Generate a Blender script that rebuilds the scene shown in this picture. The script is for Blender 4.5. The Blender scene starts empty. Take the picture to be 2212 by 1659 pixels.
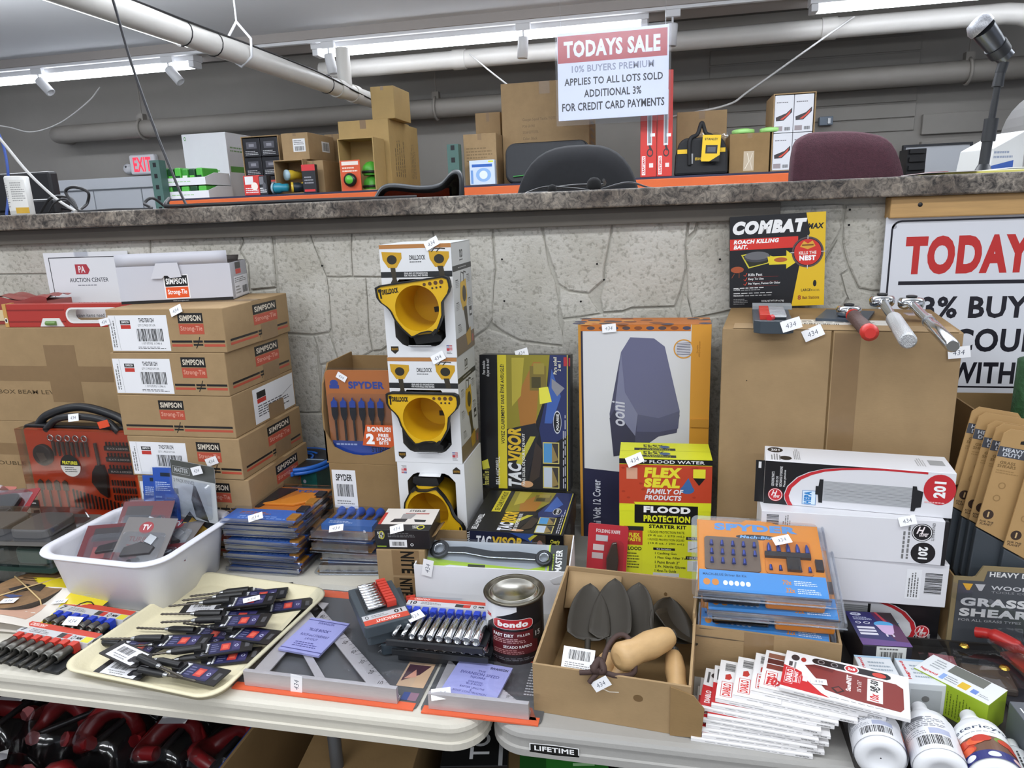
import bpy, math, random
from mathutils import Vector, Matrix
S = bpy.context.scene
COL = S.collection
R = random.Random(7)
# ------------------------------------------------------------------ camera, world, lights, exposure
FPX, CX, CY = 1540.0, 1106.0, 829.5
YAW, PITCH, ROLL, EYE = math.radians(12.2), math.radians(13.7), math.radians(2.2), 1.53
r0 = Vector((math.cos(YAW), math.sin(YAW), 0))
FW = Vector((-math.sin(YAW)*math.cos(PITCH), math.cos(YAW)*math.cos(PITCH), -math.sin(PITCH)))
u0 = r0.cross(FW)
RT = math.cos(ROLL)*r0 - math.sin(ROLL)*u0
UP = math.sin(ROLL)*r0 + math.cos(ROLL)*u0
CAM = Vector((0, 0, EYE))
cd = bpy.data.cameras.new('camera'); cam = bpy.data.objects.new('camera', cd); COL.objects.link(cam)
cd.sensor_width = 36; cd.lens = 36*FPX/2212; cd.clip_start = .02; cd.clip_end = 60
cam.matrix_world = Matrix(((RT.x, UP.x, -FW.x, 0), (RT.y, UP.y, -FW.y, 0), (RT.z, UP.z, -FW.z, EYE), (0, 0, 0, 1)))
S.camera = cam
S.view_settings.view_transform = 'Standard'; S.view_settings.look = 'None'
S.view_settings.gamma = 1; S.view_settings.use_curve_mapping = False
S.view_settings.exposure = 0.12
S.cycles.transparent_max_bounces = 32
w = bpy.data.worlds.new('world'); S.world = w; w.use_nodes = True
w.node_tree.nodes['Background'].inputs[0].default_value = (.80, .86, 1, 1)
w.node_tree.nodes['Background'].inputs[1].default_value = .62
def area(name, loc, size, power, rot=(0, 0, 0), col=(1, .97, .93)):
    l = bpy.data.lights.new(name, 'AREA'); l.shape = 'RECTANGLE'; l.size, l.size_y = size; l.energy = power; l.color = col
    o = bpy.data.objects.new(name, l); COL.objects.link(o); o.location = loc; o.rotation_euler = rot
    return o
# rows of fluorescent fixtures on the sales-floor ceiling (outside the frame, above and behind the camera)
for i, (x, y, p) in enumerate(((-1.2, .25, 26), (1.2, .25, 22), (-1.2, -1.6, 40), (1.4, -1.6, 40), (-1.2, -3.6, 30), (1.6, -3.6, 30), (-3.4, .3, 24), (-3.2, 3.2, 22), (.2, 3.3, 26), (2.6, 3.0, 16))):
    area('ceiling_fluorescent', (x, y, 2.83), (2.2, .30), p, col=(.93, .965, 1))
for i, (x, y, p) in enumerate(((-3.4, 2.75, 85), (-.6, 2.75, 85), (-1.2, -.6, 14), (2.4, 2.75, 68))):  # unseen upward lights added to brighten the ceiling, no lamp bodies there
    area('added_uplight', (x, y, 2.36), (2.2, 1.3), p, (math.pi, 0, 0), (.93, .965, 1))
# ------------------------------------------------------------------ helpers
def ray(x, y): return FW + (x-CX)/FPX*RT - (y-CY)/FPX*UP
def pz(x, y, z): d = ray(x, y); return CAM + d*((z-EYE)/d.z)
def py(x, y, Y): d = ray(x, y); return CAM + d*(Y/d.y)
def lin(h):
    h = h.lstrip('#'); o = []
    if len(h) == 3: h = ''.join(c*2 for c in h)
    for i in (0, 2, 4):
        c = int(h[i:i+2], 16)/255; o.append(c/12.92 if c <= .04045 else ((c+.055)/1.055)**2.4)
    return (*o, 1)
MC = {}
def mat(hx, rough=.5, metal=0., noise=None, bump=None, spec=.5, key=None, emit=0, coat=0, sub=0):
    k = key or (hx, rough, metal, noise, bump, spec, emit, coat)
    if k in MC: return MC[k]
    m = bpy.data.materials.new((key or 'm_')+hx.strip('#')); m.use_nodes = True; nt = m.node_tree; b = nt.nodes['Principled BSDF']
    c = lin(hx); b.inputs['Base Color'].default_value = c; b.inputs['Roughness'].default_value = rough
    b.inputs['Metallic'].default_value = metal; b.inputs['Specular IOR Level'].default_value = spec
    if coat: b.inputs['Coat Weight'].default_value = coat; b.inputs['Coat Roughness'].default_value = .08
    if emit: b.inputs['Emission Color'].default_value = c; b.inputs['Emission Strength'].default_value = emit
    if noise or bump:
        tc = nt.nodes.new('ShaderNodeTexCoord')
    if noise:
        sc, amt = noise[:2]; mp = nt.nodes.new('ShaderNodeMapping'); nt.links.new(tc.outputs['Object'], mp.inputs[0])
        if len(noise) > 2: mp.inputs['Scale'].default_value = noise[2]
        n = nt.nodes.new('ShaderNodeTexNoise'); n.inputs['Scale'].default_value = sc; n.inputs['Detail'].default_value = 6; n.inputs['Roughness'].default_value = .65
        nt.links.new(mp.outputs[0], n.inputs['Vector'])
        r = nt.nodes.new('ShaderNodeValToRGB'); e = r.color_ramp.elements
        e[0].position = .3; e[1].position = .7
        e[0].color = (c[0]*(1-amt), c[1]*(1-amt), c[2]*(1-amt), 1); e[1].color = tuple(min(1, v*(1+amt*.6)) for v in c[:3])+(1,)
        nt.links.new(n.outputs['Fac'], r.inputs[0]); nt.links.new(r.outputs[0], b.inputs['Base Color'])
    if bump:
        n = nt.nodes.new('ShaderNodeTexNoise'); n.inputs['Scale'].default_value = bump[0]; n.inputs['Detail'].default_value = 5
        mp = nt.nodes.new('ShaderNodeMapping'); nt.links.new(tc.outputs['Object'], mp.inputs[0]); nt.links.new(mp.outputs[0], n.inputs['Vector'])
        if len(bump) > 2: mp.inputs['Scale'].default_value = bump[2]
        u = nt.nodes.new('ShaderNodeBump'); u.inputs['Strength'].default_value = bump[1]; u.inputs['Distance'].default_value = .01
        nt.links.new(n.outputs['Fac'], u.inputs['Height']); nt.links.new(u.outputs[0], b.inputs['Normal'])
    MC[k] = m; return m
def clear(hx='#fafcff', base=.05, rough=.10, key='clear', gain=.20):
    k = (key, hx, base, rough, gain)
    if k in MC: return MC[k]
    m = bpy.data.materials.new('clear_plastic'); m.use_nodes = True; nt = m.node_tree; nt.nodes.clear()
    o = nt.nodes.new('ShaderNodeOutputMaterial'); mx = nt.nodes.new('ShaderNodeMixShader')
    t = nt.nodes.new('ShaderNodeBsdfTransparent'); t.inputs[0].default_value = lin(hx)
    g = nt.nodes.new('ShaderNodeBsdfGlossy'); g.inputs['Roughness'].default_value = rough
    lw = nt.nodes.new('ShaderNodeLayerWeight'); lw.inputs[0].default_value = .35
    ma = nt.nodes.new('ShaderNodeMath'); ma.operation = 'MULTIPLY_ADD'; ma.inputs[1].default_value = gain; ma.inputs[2].default_value = base; ma.use_clamp = True
    nt.links.new(lw.outputs['Fresnel'], ma.inputs[0]); nt.links.new(ma.outputs[0], mx.inputs[0])
    nt.links.new(t.outputs[0], mx.inputs[1]); nt.links.new(g.outputs[0], mx.inputs[2]); nt.links.new(mx.outputs[0], o.inputs[0])
    MC[k] = m; return m
def P(hx, rough=.42): return mat(hx, rough)
class MB:
    """collects geometry for ONE mesh object"""
    def __init__(s): s.v = []; s.f = []; s.mi = []; s.sm = []; s.mats = []; s.T = None
    def m(s, m):
        if m not in s.mats: s.mats.append(m)
        return s.mats.index(m)
    def add(s, vs, fs, m, smooth=False, T=None):
        o = len(s.v); T = T or s.T
        s.v += [tuple(T @ Vector(v)) if T else tuple(v) for v in vs]
        i = s.m(m)
        for f in fs: s.f.append(tuple(o+k for k in f)); s.mi.append(i); s.sm.append(smooth)
        return s
    def box(s, x0, y0, z0, x1, y1, z1, m, T=None):
        vs = [(x, y, z) for z in (z0, z1) for y in (y0, y1) for x in (x0, x1)]
        return s.add(vs, [(0, 2, 3, 1), (4, 5, 7, 6), (0, 1, 5, 4), (1, 3, 7, 5), (3, 2, 6, 7), (2, 0, 4, 6)], m, T=T)
    def prism(s, pts, z0, z1, m, T=None, smooth=False, top=None):
        n = len(pts); a = sum(pts[i][0]*pts[(i+1) % n][1]-pts[(i+1) % n][0]*pts[i][1] for i in range(n))
        if a < 0: pts = pts[::-1]
        tp = pts if top is None else (top[::-1] if a < 0 else top)
        vs = [(x, y, z0) for x, y in pts]+[(x, y, z1) for x, y in tp]
        s.add(vs, [tuple(range(n-1, -1, -1)), tuple(range(n, 2*n))], m, T=T)
        o = len(s.v)-2*n; i = s.m(m)
        for k in range(n): s.f.append((o+k, o+(k+1) % n, o+n+(k+1) % n, o+n+k)); s.mi.append(i); s.sm.append(smooth)
        return s
    def tube(s, path, r, m, n=8, T=None, caps=True, closed=False):
        path = [Vector(p) for p in path]; k = len(path); rs = r if isinstance(r, (list, tuple)) else [r]*k
        vs = []; pu = None
        for i, p in enumerate(path):
            d = (path[(i+1) % k]-path[i-1]) if closed else (path[min(i+1, k-1)]-path[max(i-1, 0)])
            if d.length < 1e-9: d = Vector((0, 0, 1))
            d.normalize()
            if pu is None:
                a = Vector((0, 0, 1)) if abs(d.z) < .9 else Vector((1, 0, 0)); pu = (a-d*a.dot(d)).normalized()
            else:
                pu = pu-d*pu.dot(d)
                pu = pu.normalized() if pu.length > 1e-6 else Vector((1, 0, 0))
            w2 = d.cross(pu)
            for j in range(n):
                t = 2*math.pi*j/n; vs.append(p+rs[i]*(math.cos(t)*pu+math.sin(t)*w2))
        fs = []
        for i in range(k if closed else k-1):
            i2 = (i+1) % k
            for j in range(n): fs.append((i*n+j, i*n+(j+1) % n, i2*n+(j+1) % n, i2*n+j))
        s.add(vs, fs, m, True, T)
        if caps and not closed: s.add(vs[:n], [tuple(range(n-1, -1, -1))], m, T=T); s.add(vs[-n:], [tuple(range(n))], m, T=T)
        return s
    def lathe(s, prof, m, n=32, T=None, mats=None, smooth=True, a0=0, a1=2*math.pi):
        full = abs(a1-a0-2*math.pi) < 1e-6; nn = n if full else n+1
        vs = [(r*math.cos(a0+(a1-a0)*j/n), r*math.sin(a0+(a1-a0)*j/n), z) for r, z in prof for j in range(nn)]
        o = len(s.v); s.add(vs, [], m, T=T)
        for i in range(len(prof)-1):
            mi = s.m(mats[i] if mats else m)
            for j in range(n):
                j2 = (j+1) % nn; s.f.append((o+i*nn+j, o+i*nn+j2, o+(i+1)*nn+j2, o+(i+1)*nn+j)); s.mi.append(mi); s.sm.append(smooth)
        return s
    def disc(s, r, z, m, n=32, T=None): return s.add([(r*math.cos(2*math.pi*j/n), r*math.sin(2*math.pi*j/n), z) for j in range(n)], [tuple(range(n))], m, T=T)
    def grid(s, fn, nu, nv, m, smooth=True, T=None):
        vs = [fn(i/nu, j/nv) for j in range(nv+1) for i in range(nu+1)]
        return s.add(vs, [(j*(nu+1)+i, j*(nu+1)+i+1, (j+1)*(nu+1)+i+1, (j+1)*(nu+1)+i) for j in range(nv) for i in range(nu)], m, smooth, T)
    def mesh(s, name):
        me = bpy.data.meshes.new(name); me.from_pydata(s.v, [], s.f); me.polygons.foreach_set('material_index', s.mi); me.polygons.foreach_set('use_smooth', s.sm)
        for m in s.mats: me.materials.append(m)
        me.update(); return me
    def obj(s, name, parent=None, loc=(0, 0, 0), rot=(0, 0, 0), bev=0, seg=2, solid=0, M=None, label=None):
        o = bpy.data.objects.new(name, s.mesh(name)); COL.objects.link(o); o.parent = parent
        if M is not None: o.matrix_local = M
        else: o.location = loc; o.rotation_euler = rot
        if solid: b = o.modifiers.new('solid', 'SOLIDIFY'); b.thickness = solid; b.offset = 0
        if bev: b = o.modifiers.new('bevel', 'BEVEL'); b.width = bev; b.segments = seg; b.limit_method = 'ANGLE'; b.angle_limit = .6
        if label: o['label'] = label
        return o
def tag(o, label, cat, group=None, kind=None):
    o['label'] = label
    if cat: o['category'] = cat
    if group: o['group'] = group
    if kind: o['kind'] = kind
    return o
def thing(name, label, cat, loc=(0, 0, 0), rz=0, group=None, rx=0, ry=0):
    o = bpy.data.objects.new(name, None); COL.objects.link(o); o.empty_display_size = .05
    o.location = loc; o.rotation_euler = (rx, ry, rz); return tag(o, label, cat, group)
def struct(o): o['kind'] = 'structure'; return o
def dup(root, parent=None):
    c = root.copy(); COL.objects.link(c); c.parent = parent
    for ch in list(root.children): dup(ch, c)
    return c
# ------------------------------------------------------------------ lettering and flat print
TX = {}
def glyphs(txt, bold=.0, shear=0.):
    k = (txt, bold, shear)
    if k not in TX:
        cu = bpy.data.curves.new('t', 'FONT'); cu.body = txt; cu.resolution_u = 4 if len(txt) < 9 else 2; cu.offset = bold; cu.shear = shear; cu.space_line = .9; cu.space_character = 1+bold*2.2; cu.align_x = 'CENTER'
        ob = bpy.data.objects.new('t', cu); me = ob.to_mesh()
        vs = [tuple(v.co) for v in me.vertices]; fs = [tuple(p.vertices) for p in me.polygons]; ob.to_mesh_clear()
        bpy.data.objects.remove(ob); bpy.data.curves.remove(cu)
        xs = [v[0] for v in vs] or [0, 1]; ys = [v[1] for v in vs] or [0, 1]
        TX[k] = ([((v[0]-min(xs))/(max(xs)-min(xs) or 1), (v[1]-min(ys))/(max(ys)-min(ys) or 1)) for v in vs], fs)
    return TX[k]
def slabs(vs, fs, dx):
    """cut wide faces into narrow vertical strips so that print can follow a curved surface"""
    V = list(vs); F = []
    def cut(p, x, keep_right):
        o = []
        for i in range(len(p)):
            a, b = p[i], p[(i+1) % len(p)]; ia = (a[0] >= x) == keep_right or a[0] == x; ib = (b[0] >= x) == keep_right or b[0] == x
            if ia: o.append(a)
            if ia != ib: t = (x-a[0])/(b[0]-a[0]); o.append((x, a[1]+(b[1]-a[1])*t))
        return o
    for f in fs:
        p = [vs[i] for i in f]; lo, hi = min(q[0] for q in p), max(q[0] for q in p)
        if hi-lo <= dx*1.2: F.append(f); continue
        n = int(math.ceil((hi-lo)/dx)); rest = p
        for k in range(1, n+1):
            x = lo+(hi-lo)*k/n; part = cut(rest, x, False) if k < n else rest
            if k < n: rest = cut(rest, x, True)
            if len(part) > 2: F.append(tuple(range(len(V), len(V)+len(part)))); V += part
    return V, F
class Art:
    """flat print on a face; coordinates are fractions of the face (0..1 left-right, 0..1 bottom-top)"""
    def __init__(s, w, h, rough=.42): s.w, s.h, s.it, s.rough = w, h, [], rough
    def raw(s, vs, fs, c):
        xs = [v[0] for v in vs]; ys = [v[1] for v in vs]; b = (min(xs), min(ys), max(xs), max(ys)); L = 0
        for it in s.it:
            q = it[3]
            if b[0] < q[2] and q[0] < b[2] and b[1] < q[3] and q[1] < b[3]: L = max(L, it[4]+1)
        s.it.append((vs, fs, c, b, L)); return s
    def poly(s, pts, c): return s.raw(pts, [tuple(range(len(pts)))], c)
    def rect(s, x0, y0, x1, y1, c): return s.poly([(x0, y0), (x1, y0), (x1, y1), (x0, y1)], c)
    def ell(s, x, y, rx, ry, c, n=28, a0=0, a1=360):
        return s.poly([(x+rx*math.cos(math.radians(a0+(a1-a0)*k/n)), y+ry*math.sin(math.radians(a0+(a1-a0)*k/n))) for k in range(n if a1-a0 >= 360 else n+1)], c)
    def ring(s, x, y, rx, ry, t, c, n=28):
        vs = [(x+rx*q*math.cos(2*math.pi*k/n), y+ry*q*math.sin(2*math.pi*k/n)) for q in (1, 1-t) for k in range(n)]
        return s.raw(vs, [(k, (k+1) % n, n+(k+1) % n, n+k) for k in range(n)], c)
    def frame(s, x0, y0, x1, y1, t, c):
        tx, ty = t/s.w, t/s.h
        vs = [(x0, y0), (x1, y0), (x1, y1), (x0, y1), (x0+tx, y0+ty), (x1-tx, y0+ty), (x1-tx, y1-ty), (x0+tx, y1-ty)]
        return s.raw(vs, [(0, 1, 5, 4), (1, 2, 6, 5), (2, 3, 7, 6), (3, 0, 4, 7)], c)
    def line(s, pts, t, c):
        vs = []; fs = []
        for i, (x, y) in enumerate(pts):
            a = pts[max(i-1, 0)]; b = pts[min(i+1, len(pts)-1)]; dx, dy = (b[0]-a[0])*s.w, (b[1]-a[1])*s.h; l = math.hypot(dx, dy) or 1
            nx, ny = -dy/l*t/2/s.w, dx/l*t/2/s.h; vs += [(x+nx, y+ny), (x-nx, y-ny)]
        for i in range(len(pts)-1): fs.append((2*i+1, 2*i+3, 2*i+2, 2*i))
        return s.raw(vs, fs, c)
    def text(s, t, x0, y0, x1, y1, c, bold=.02, shear=0., rot=0):
        vs, fs = glyphs(t, bold, shear)
        g = {0: lambda a, b: (a, b), 90: lambda a, b: (1-b, a), -90: lambda a, b: (b, 1-a), 180: lambda a, b: (1-a, 1-b)}[rot]
        q = [g(a, b) for a, b in vs]
        return s.raw([(x0+(x1-x0)*a, y0+(y1-y0)*b) for a, b in q], fs, c)
    def bars(s, x0, y0, x1, y1, c='#1a1a1a', vert=True, seed=3):
        rr = random.Random(seed); vs = []; fs = []; p = 0.
        while p < 1:
            wd = rr.choice((.012, .02, .032)); a, b = p, min(1, p+wd); p += wd+rr.choice((.012, .02, .03)); o = len(vs)
            if vert: vs += [(x0+(x1-x0)*a, y0), (x0+(x1-x0)*b, y0), (x0+(x1-x0)*b, y1), (x0+(x1-x0)*a, y1)]
            else: vs += [(x0, y0+(y1-y0)*a), (x1, y0+(y1-y0)*a), (x1, y0+(y1-y0)*b), (x0, y0+(y1-y0)*b)]
            fs.append((o, o+1, o+2, o+3))
        return s.raw(vs, fs, c)
    def micro(s, x0, y0, x1, y1, n, c, seed=1, vert=False, fill=.45):
        """lines of print too small to read"""
        rr = random.Random(seed); vs = []; fs = []
        for i in range(n):
            p = 0; e = rr.uniform(.7, 1)
            while p < e:
                q = min(e, p+rr.uniform(.05, .14)); o = len(vs); a, b = (i+.5-fill/2)/n, (i+.5+fill/2)/n
                if vert: r = [(x0+(x1-x0)*a, y0+(y1-y0)*p), (x0+(x1-x0)*b, y0+(y1-y0)*p), (x0+(x1-x0)*b, y0+(y1-y0)*q), (x0+(x1-x0)*a, y0+(y1-y0)*q)]
                else: r = [(x0+(x1-x0)*p, y1-(y1-y0)*b), (x0+(x1-x0)*q, y1-(y1-y0)*b), (x0+(x1-x0)*q, y1-(y1-y0)*a), (x0+(x1-x0)*p, y1-(y1-y0)*a)]
                vs += r; fs.append((o, o+1, o+2, o+3)); p = q+.025
        return s.raw(vs, fs, c)
    def place(s, name, parent, M=None, frame=None, lift=.00025, bend=None, into=None):
        """frame = (origin, u, v): unit vectors of the face; bend(x,y,z) optional mapping of metric face coordinates"""
        mb = into or MB()
        if frame is not None:
            o, u, v = (Vector(q) for q in frame); n = u.cross(v)
        for vs, fs, c, b, L in s.it:
            d = lift+L*.00012; q = []
            if bend: vs, fs = slabs(vs, fs, .004/s.w)
            for x, y in vs:
                X, Y = x*s.w, y*s.h
                if bend: q.append(bend(X, Y, d))
                elif frame is not None: q.append(o+u*X+v*Y+n*d)
                else: q.append((X, Y, d))
            mb.add(q, fs, c if not isinstance(c, str) else P(c, s.rough))
        return mb if into else mb.obj(name, parent, M=M)
def faces(w, d, h):
    return dict(front=((0, 0, 0), (1, 0, 0), (0, 0, 1)), right=((w, 0, 0), (0, 1, 0), (0, 0, 1)), left=((0, d, 0), (0, -1, 0), (0, 0, 1)),
                top=((0, 0, h), (1, 0, 0), (0, 1, 0)), back=((w, d, 0), (-1, 0, 0), (0, 0, 1)))
KRAFT = mat('#a08663', .75, noise=(14, .10), bump=(90, .04, (1, 1, 6)), spec=.2, key='kraft')
KRAFT2 = mat('#8f744f', .75, noise=(9, .12), bump=(90, .04, (1, 1, 6)), spec=.2, key='kraft_dark')
TAPE = mat('#8a7050', .28, noise=(40, .06), key='packing_tape')
WHITE = mat('#e6e6ea', .45, noise=(6, .03), key='white_card')
LABELP = mat('#eeeef0', .5, key='label_paper')
BLACK = mat('#17171a', .4, key='black_plastic')
DKGREY = mat('#3a4046', .42, noise=(8, .06), key='dark_grey_plastic')
CHROME = mat('#d2d4d6', .14, 1., key='chrome')
STEEL = mat('#a9abad', .3, 1., noise=(60, .05, (1, 1, 8)), key='steel')
CLEAR = clear()
BLIST = clear('#f7f9fc', .07, .06, 'blister', .5)
EDGE = clear('#e4e9f2', .30, .22, 'thick_edge', .3)
def price_tag(parent, c, u, n, s=1., txt='434', mesh={}):
    """a small white paper lot ticket stuck on its thing; c = centre, u = reading direction, n = outward normal (parent space)"""
    if txt not in mesh:
        a = Art(.032, .019, .5); a.rect(0, 0, 1, 1, '#f2f2f4'); a.text(txt, .22, .28, .74, .70, '#2a3550', -.012, .15)
        mb = MB(); mb.box(-.016, -.0095, -.0002, .016, .0095, 0, LABELP)
        a.place('', None, frame=((-.016, -.0095, 0), (1, 0, 0), (0, 1, 0)), into=mb); mesh[txt] = mb.mesh('price_tag')
    o = bpy.data.objects.new('price_tag', mesh[txt]); COL.objects.link(o); o.parent = parent
    u = Vector(u).normalized(); n = Vector(n); n = (n-u*n.dot(u)).normalized(); v = n.cross(u); c = Vector(c)+n*.0016
    o.matrix_local = Matrix(((u.x*s, v.x*s, n.x*s, c.x), (u.y*s, v.y*s, n.y*s, c.y), (u.z*s, v.z*s, n.z*s, c.z), (0, 0, 0, 1)))
    return o
def arc(cx, cy, r, a0, a1, n=6, ry=None): return [(cx+r*math.cos(math.radians(a0+(a1-a0)*i/n)), cy+(ry or r)*math.sin(math.radians(a0+(a1-a0)*i/n))) for i in range(n+1)]
def rrect(x0, y0, x1, y1, r, n=4): return arc(x1-r, y0+r, r, -90, 0, n)+arc(x1-r, y1-r, r, 0, 90, n)+arc(x0+r, y1-r, r, 90, 180, n)+arc(x0+r, y0+r, r, 180, 270, n)
def bez(pts, n=8):
    """smooth curve through points (Catmull-Rom)"""
    p = [Vector(q) for q in pts]; p = [p[0]*2-p[1]]+p+[p[-1]*2-p[-2]]; o = []
    for i in range(1, len(p)-2):
        for k in range(n):
            t = k/n; o.append(.5*((2*p[i])+(p[i+1]-p[i-1])*t+(2*p[i-1]-5*p[i]+4*p[i+1]-p[i+2])*t*t+(3*p[i]-p[i-1]-3*p[i+1]+p[i+2])*t**3))
    return o+[p[-2]]
# ------------------------------------------------------------------ the room
def room():
    M = mat('#6a6762', .8, noise=(3, .10), bump=(8, .1), key='floor_concrete')
    mb = MB(); mb.box(-9, -6, -.1, 7, 6.6, 0, M); struct(mb.obj('floor'))
    C = mat('#c9cbd0', .8, noise=(2, .02), key='ceiling_paint')
    mb = MB(); mb.box(-9, -6, 2.85, 7, 5.22, 3.0, C); struct(mb.obj('ceiling'))
    B = mat('#a39d99', .75, noise=(2, .05), key='beam_paint')
    mb = MB(); mb.box(-9, 5.221, 2.79, 7, 5.62, 3.0, B); struct(mb.obj('trim_1'))
    G = mat('#96928c', .75, noise=(1.3, .08), key='wall_grey')
    mb = MB(); mb.box(-9, 5.621, 2.95, 7, 6.6, 3.05, mat('#6a6763', .8, key='recess_grey')); struct(mb.obj('ceiling_recess'))
    mb = MB(); mb.box(-9, 6.4, 0, 7, 6.6, 2.95, G); wb = struct(mb.obj('wall_back'))
    # siding boards of the back wall behind the chairs (thin horizontal grooves in the photo's right half)
    SB = mat('#918d87', .75, noise=(1.5, .06), key='siding')
    zs = [2.02, 2.12, 2.235, 2.35, 2.47, 2.60, 2.72, 2.84]
    mb = MB(); mb.box(.35, 6.385, 2.02, 1.9, 6.40, 2.03, SB)
    for a, b in zip(zs, zs[1:]):
        p = MB(); p.box(.35, 6.385, a, 1.9, 6.3998, b-.012, SB); p.obj('siding_board', wb, bev=.004)
    for z0, z1, y in ((1.98, 2.13, 6.36), (1.72, 1.93, 6.34)):
        p = MB(); p.box(1.95, y, z0, 6, 6.3998, z1, G); p.obj('wall_panel', wb, bev=.006)
    # low stone-faced wall of the counter
    MOR = mat('#b6b3a9', .9, noise=(30, .10), bump=(120, .3), key='mortar')
    mb = MB(); mb.box(-3.2, 1.80, 0, 2.2, 1.94, 1.5265, MOR); wf = struct(mb.obj('wall_front'))
    ST = mat('#cbc8be', .88, key='stone'); nt = ST.node_tree; b = nt.nodes['Principled BSDF']
    tc = nt.nodes.new('ShaderNodeTexCoord'); n1 = nt.nodes.new('ShaderNodeTexNoise'); n1.inputs['Scale'].default_value = 105; n1.inputs['Detail'].default_value = 5
    n2 = nt.nodes.new('ShaderNodeTexNoise'); n2.inputs['Scale'].default_value = 7; n2.inputs['Detail'].default_value = 5
    for n in (n1, n2): nt.links.new(tc.outputs['Object'], n.inputs['Vector'])
    r = nt.nodes.new('ShaderNodeValToRGB'); e = r.color_ramp.elements; e[0].position = .33; e[0].color = lin('#aeaba2'); e[1].position = .47; e[1].color = lin('#cfccc4')
    r2 = nt.nodes.new('ShaderNodeValToRGB'); e = r2.color_ramp.elements; e[0].position = .3; e[0].color = lin('#dcdad4'); e[1].position = .75; e[1].color = (1, 1, 1, 1)
    mx = nt.nodes.new('ShaderNodeMix'); mx.data_type = 'RGBA'; mx.blend_type = 'MULTIPLY'; mx.inputs[0].default_value = 1
    nt.links.new(n1.outputs['Fac'], r.inputs[0]); nt.links.new(n2.outputs['Fac'], r2.inputs[0]); nt.links.new(r.outputs[0], mx.inputs[6]); nt.links.new(r2.outputs[0], mx.inputs[7]); nt.links.new(mx.outputs[2], b.inputs['Base Color'])
    bu = nt.nodes.new('ShaderNodeBump'); bu.inputs['Strength'].default_value = .55; bu.inputs['Distance'].default_value = .006; nt.links.new(n1.outputs['Fac'], bu.inputs['Height']); nt.links.new(bu.outputs[0], b.inputs['Normal'])
    z1 = lambda x, y: (440+x/2.6976, 450+y/2.6976); z2 = lambda x, y: (1180+x/2.6976, 420+y/2.6976); z3 = lambda x, y: (x/3.16, 440+y/3.16)
    stones = [(z1, p) for p in (
        [(417, 118), (610, 118), (650, 230), (690, 330), (720, 400), (735, 520), (745, 700), (735, 720), (640, 735), (470, 725), (455, 600), (430, 350)],
        [(618, 118), (865, 118), (862, 250), (870, 395), (800, 400), (720, 398), (690, 320), (645, 215)],
        [(870, 118), (1330, 105), (1345, 180), (1340, 300), (1200, 402), (873, 395), (864, 250)],
        [(725, 408), (945, 402), (955, 520), (965, 720), (985, 830), (930, 860), (790, 885), (755, 780), (748, 690), (737, 520)],
        [(950, 402), (1200, 405), (1200, 860), (1075, 800), (1040, 825), (990, 830), (970, 700), (958, 520)],
        [(472, 732), (640, 742), (660, 790), (668, 900), (680, 1000), (690, 1185), (600, 1190), (515, 1180), (495, 1000)],
        [(646, 742), (735, 727), (750, 780), (785, 885), (740, 895), (680, 910), (665, 800)],
        [(690, 915), (790, 892), (1000, 850), (1040, 830), (1075, 808), (1200, 866), (1200, 1185), (700, 1185), (685, 1000)],
        [(515, 1190), (690, 1192), (1200, 1195), (1200, 1750), (540, 1750), (520, 1350)],
        [(1345, 105), (1680, 95), (1690, 250), (1700, 350), (1690, 480), (1685, 640), (1650, 700), (1500, 800), (1210, 850), (1210, 405), (1340, 310)],
        [(1690, 95), (1960, 90), (1990, 200), (2010, 330), (2050, 430), (2070, 560), (2065, 640), (2090, 720), (2100, 800), (1850, 770), (1750, 720), (1680, 670), (1690, 480), (1705, 350), (1697, 250)],
        [(1660, 700), (1745, 728), (1850, 778), (2100, 808), (2110, 1500), (1210, 1740), (1210, 860), (1500, 808)])]
    stones += [(z2, p) for p in (
        [(-28, 112), (385, 105), (375, 230), (340, 420), (335, 500), (250, 575), (130, 560), (72, 520), (40, 420), (0, 300)],
        [(395, 105), (830, 95), (810, 300), (815, 430), (785, 560), (750, 650), (640, 655), (500, 660), (440, 680), (330, 685), (315, 600), (340, 500), (345, 420), (380, 250)],
        [(75, 535), (130, 567), (245, 583), (270, 630), (318, 690), (200, 712), (95, 722), (78, 640)],
        [(100, 732), (200, 720), (330, 694), (440, 688), (500, 668), (750, 660), (770, 700), (765, 900), (700, 1900), (100, 1900), (90, 900)],
        [(900, 92), (1240, 70), (1700, 55), (1735, 60), (1720, 190), (1690, 250), (1600, 400), (1400, 600), (1000, 690), (850, 720), (825, 600), (820, 440), (815, 300), (870, 230)],
        [(840, 95), (890, 92), (862, 215), (825, 245)],
        [(850, 727), (1040, 700), (1380, 630), (1380, 1900), (860, 1900), (775, 780), (775, 690), (800, 560), (818, 600)],
        [(1745, 60), (2300, 40), (2300, 560), (1900, 560), (1820, 545), (1765, 430), (1740, 350), (1725, 280), (1730, 190)],
        [(1695, 258), (1715, 285), (1735, 360), (1755, 430), (1710, 460), (1740, 570), (1755, 600), (1700, 690), (1390, 690), (1390, 630), (1600, 415)],
        [(1763, 442), (1815, 552), (1880, 570), (2300, 568), (2300, 1900), (1390, 1900), (1390, 700), (1700, 700), (1765, 605), (1745, 560), (1720, 465)],
        [(2310, 40), (3000, 20), (3000, 1900), (2310, 1900)])]
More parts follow.
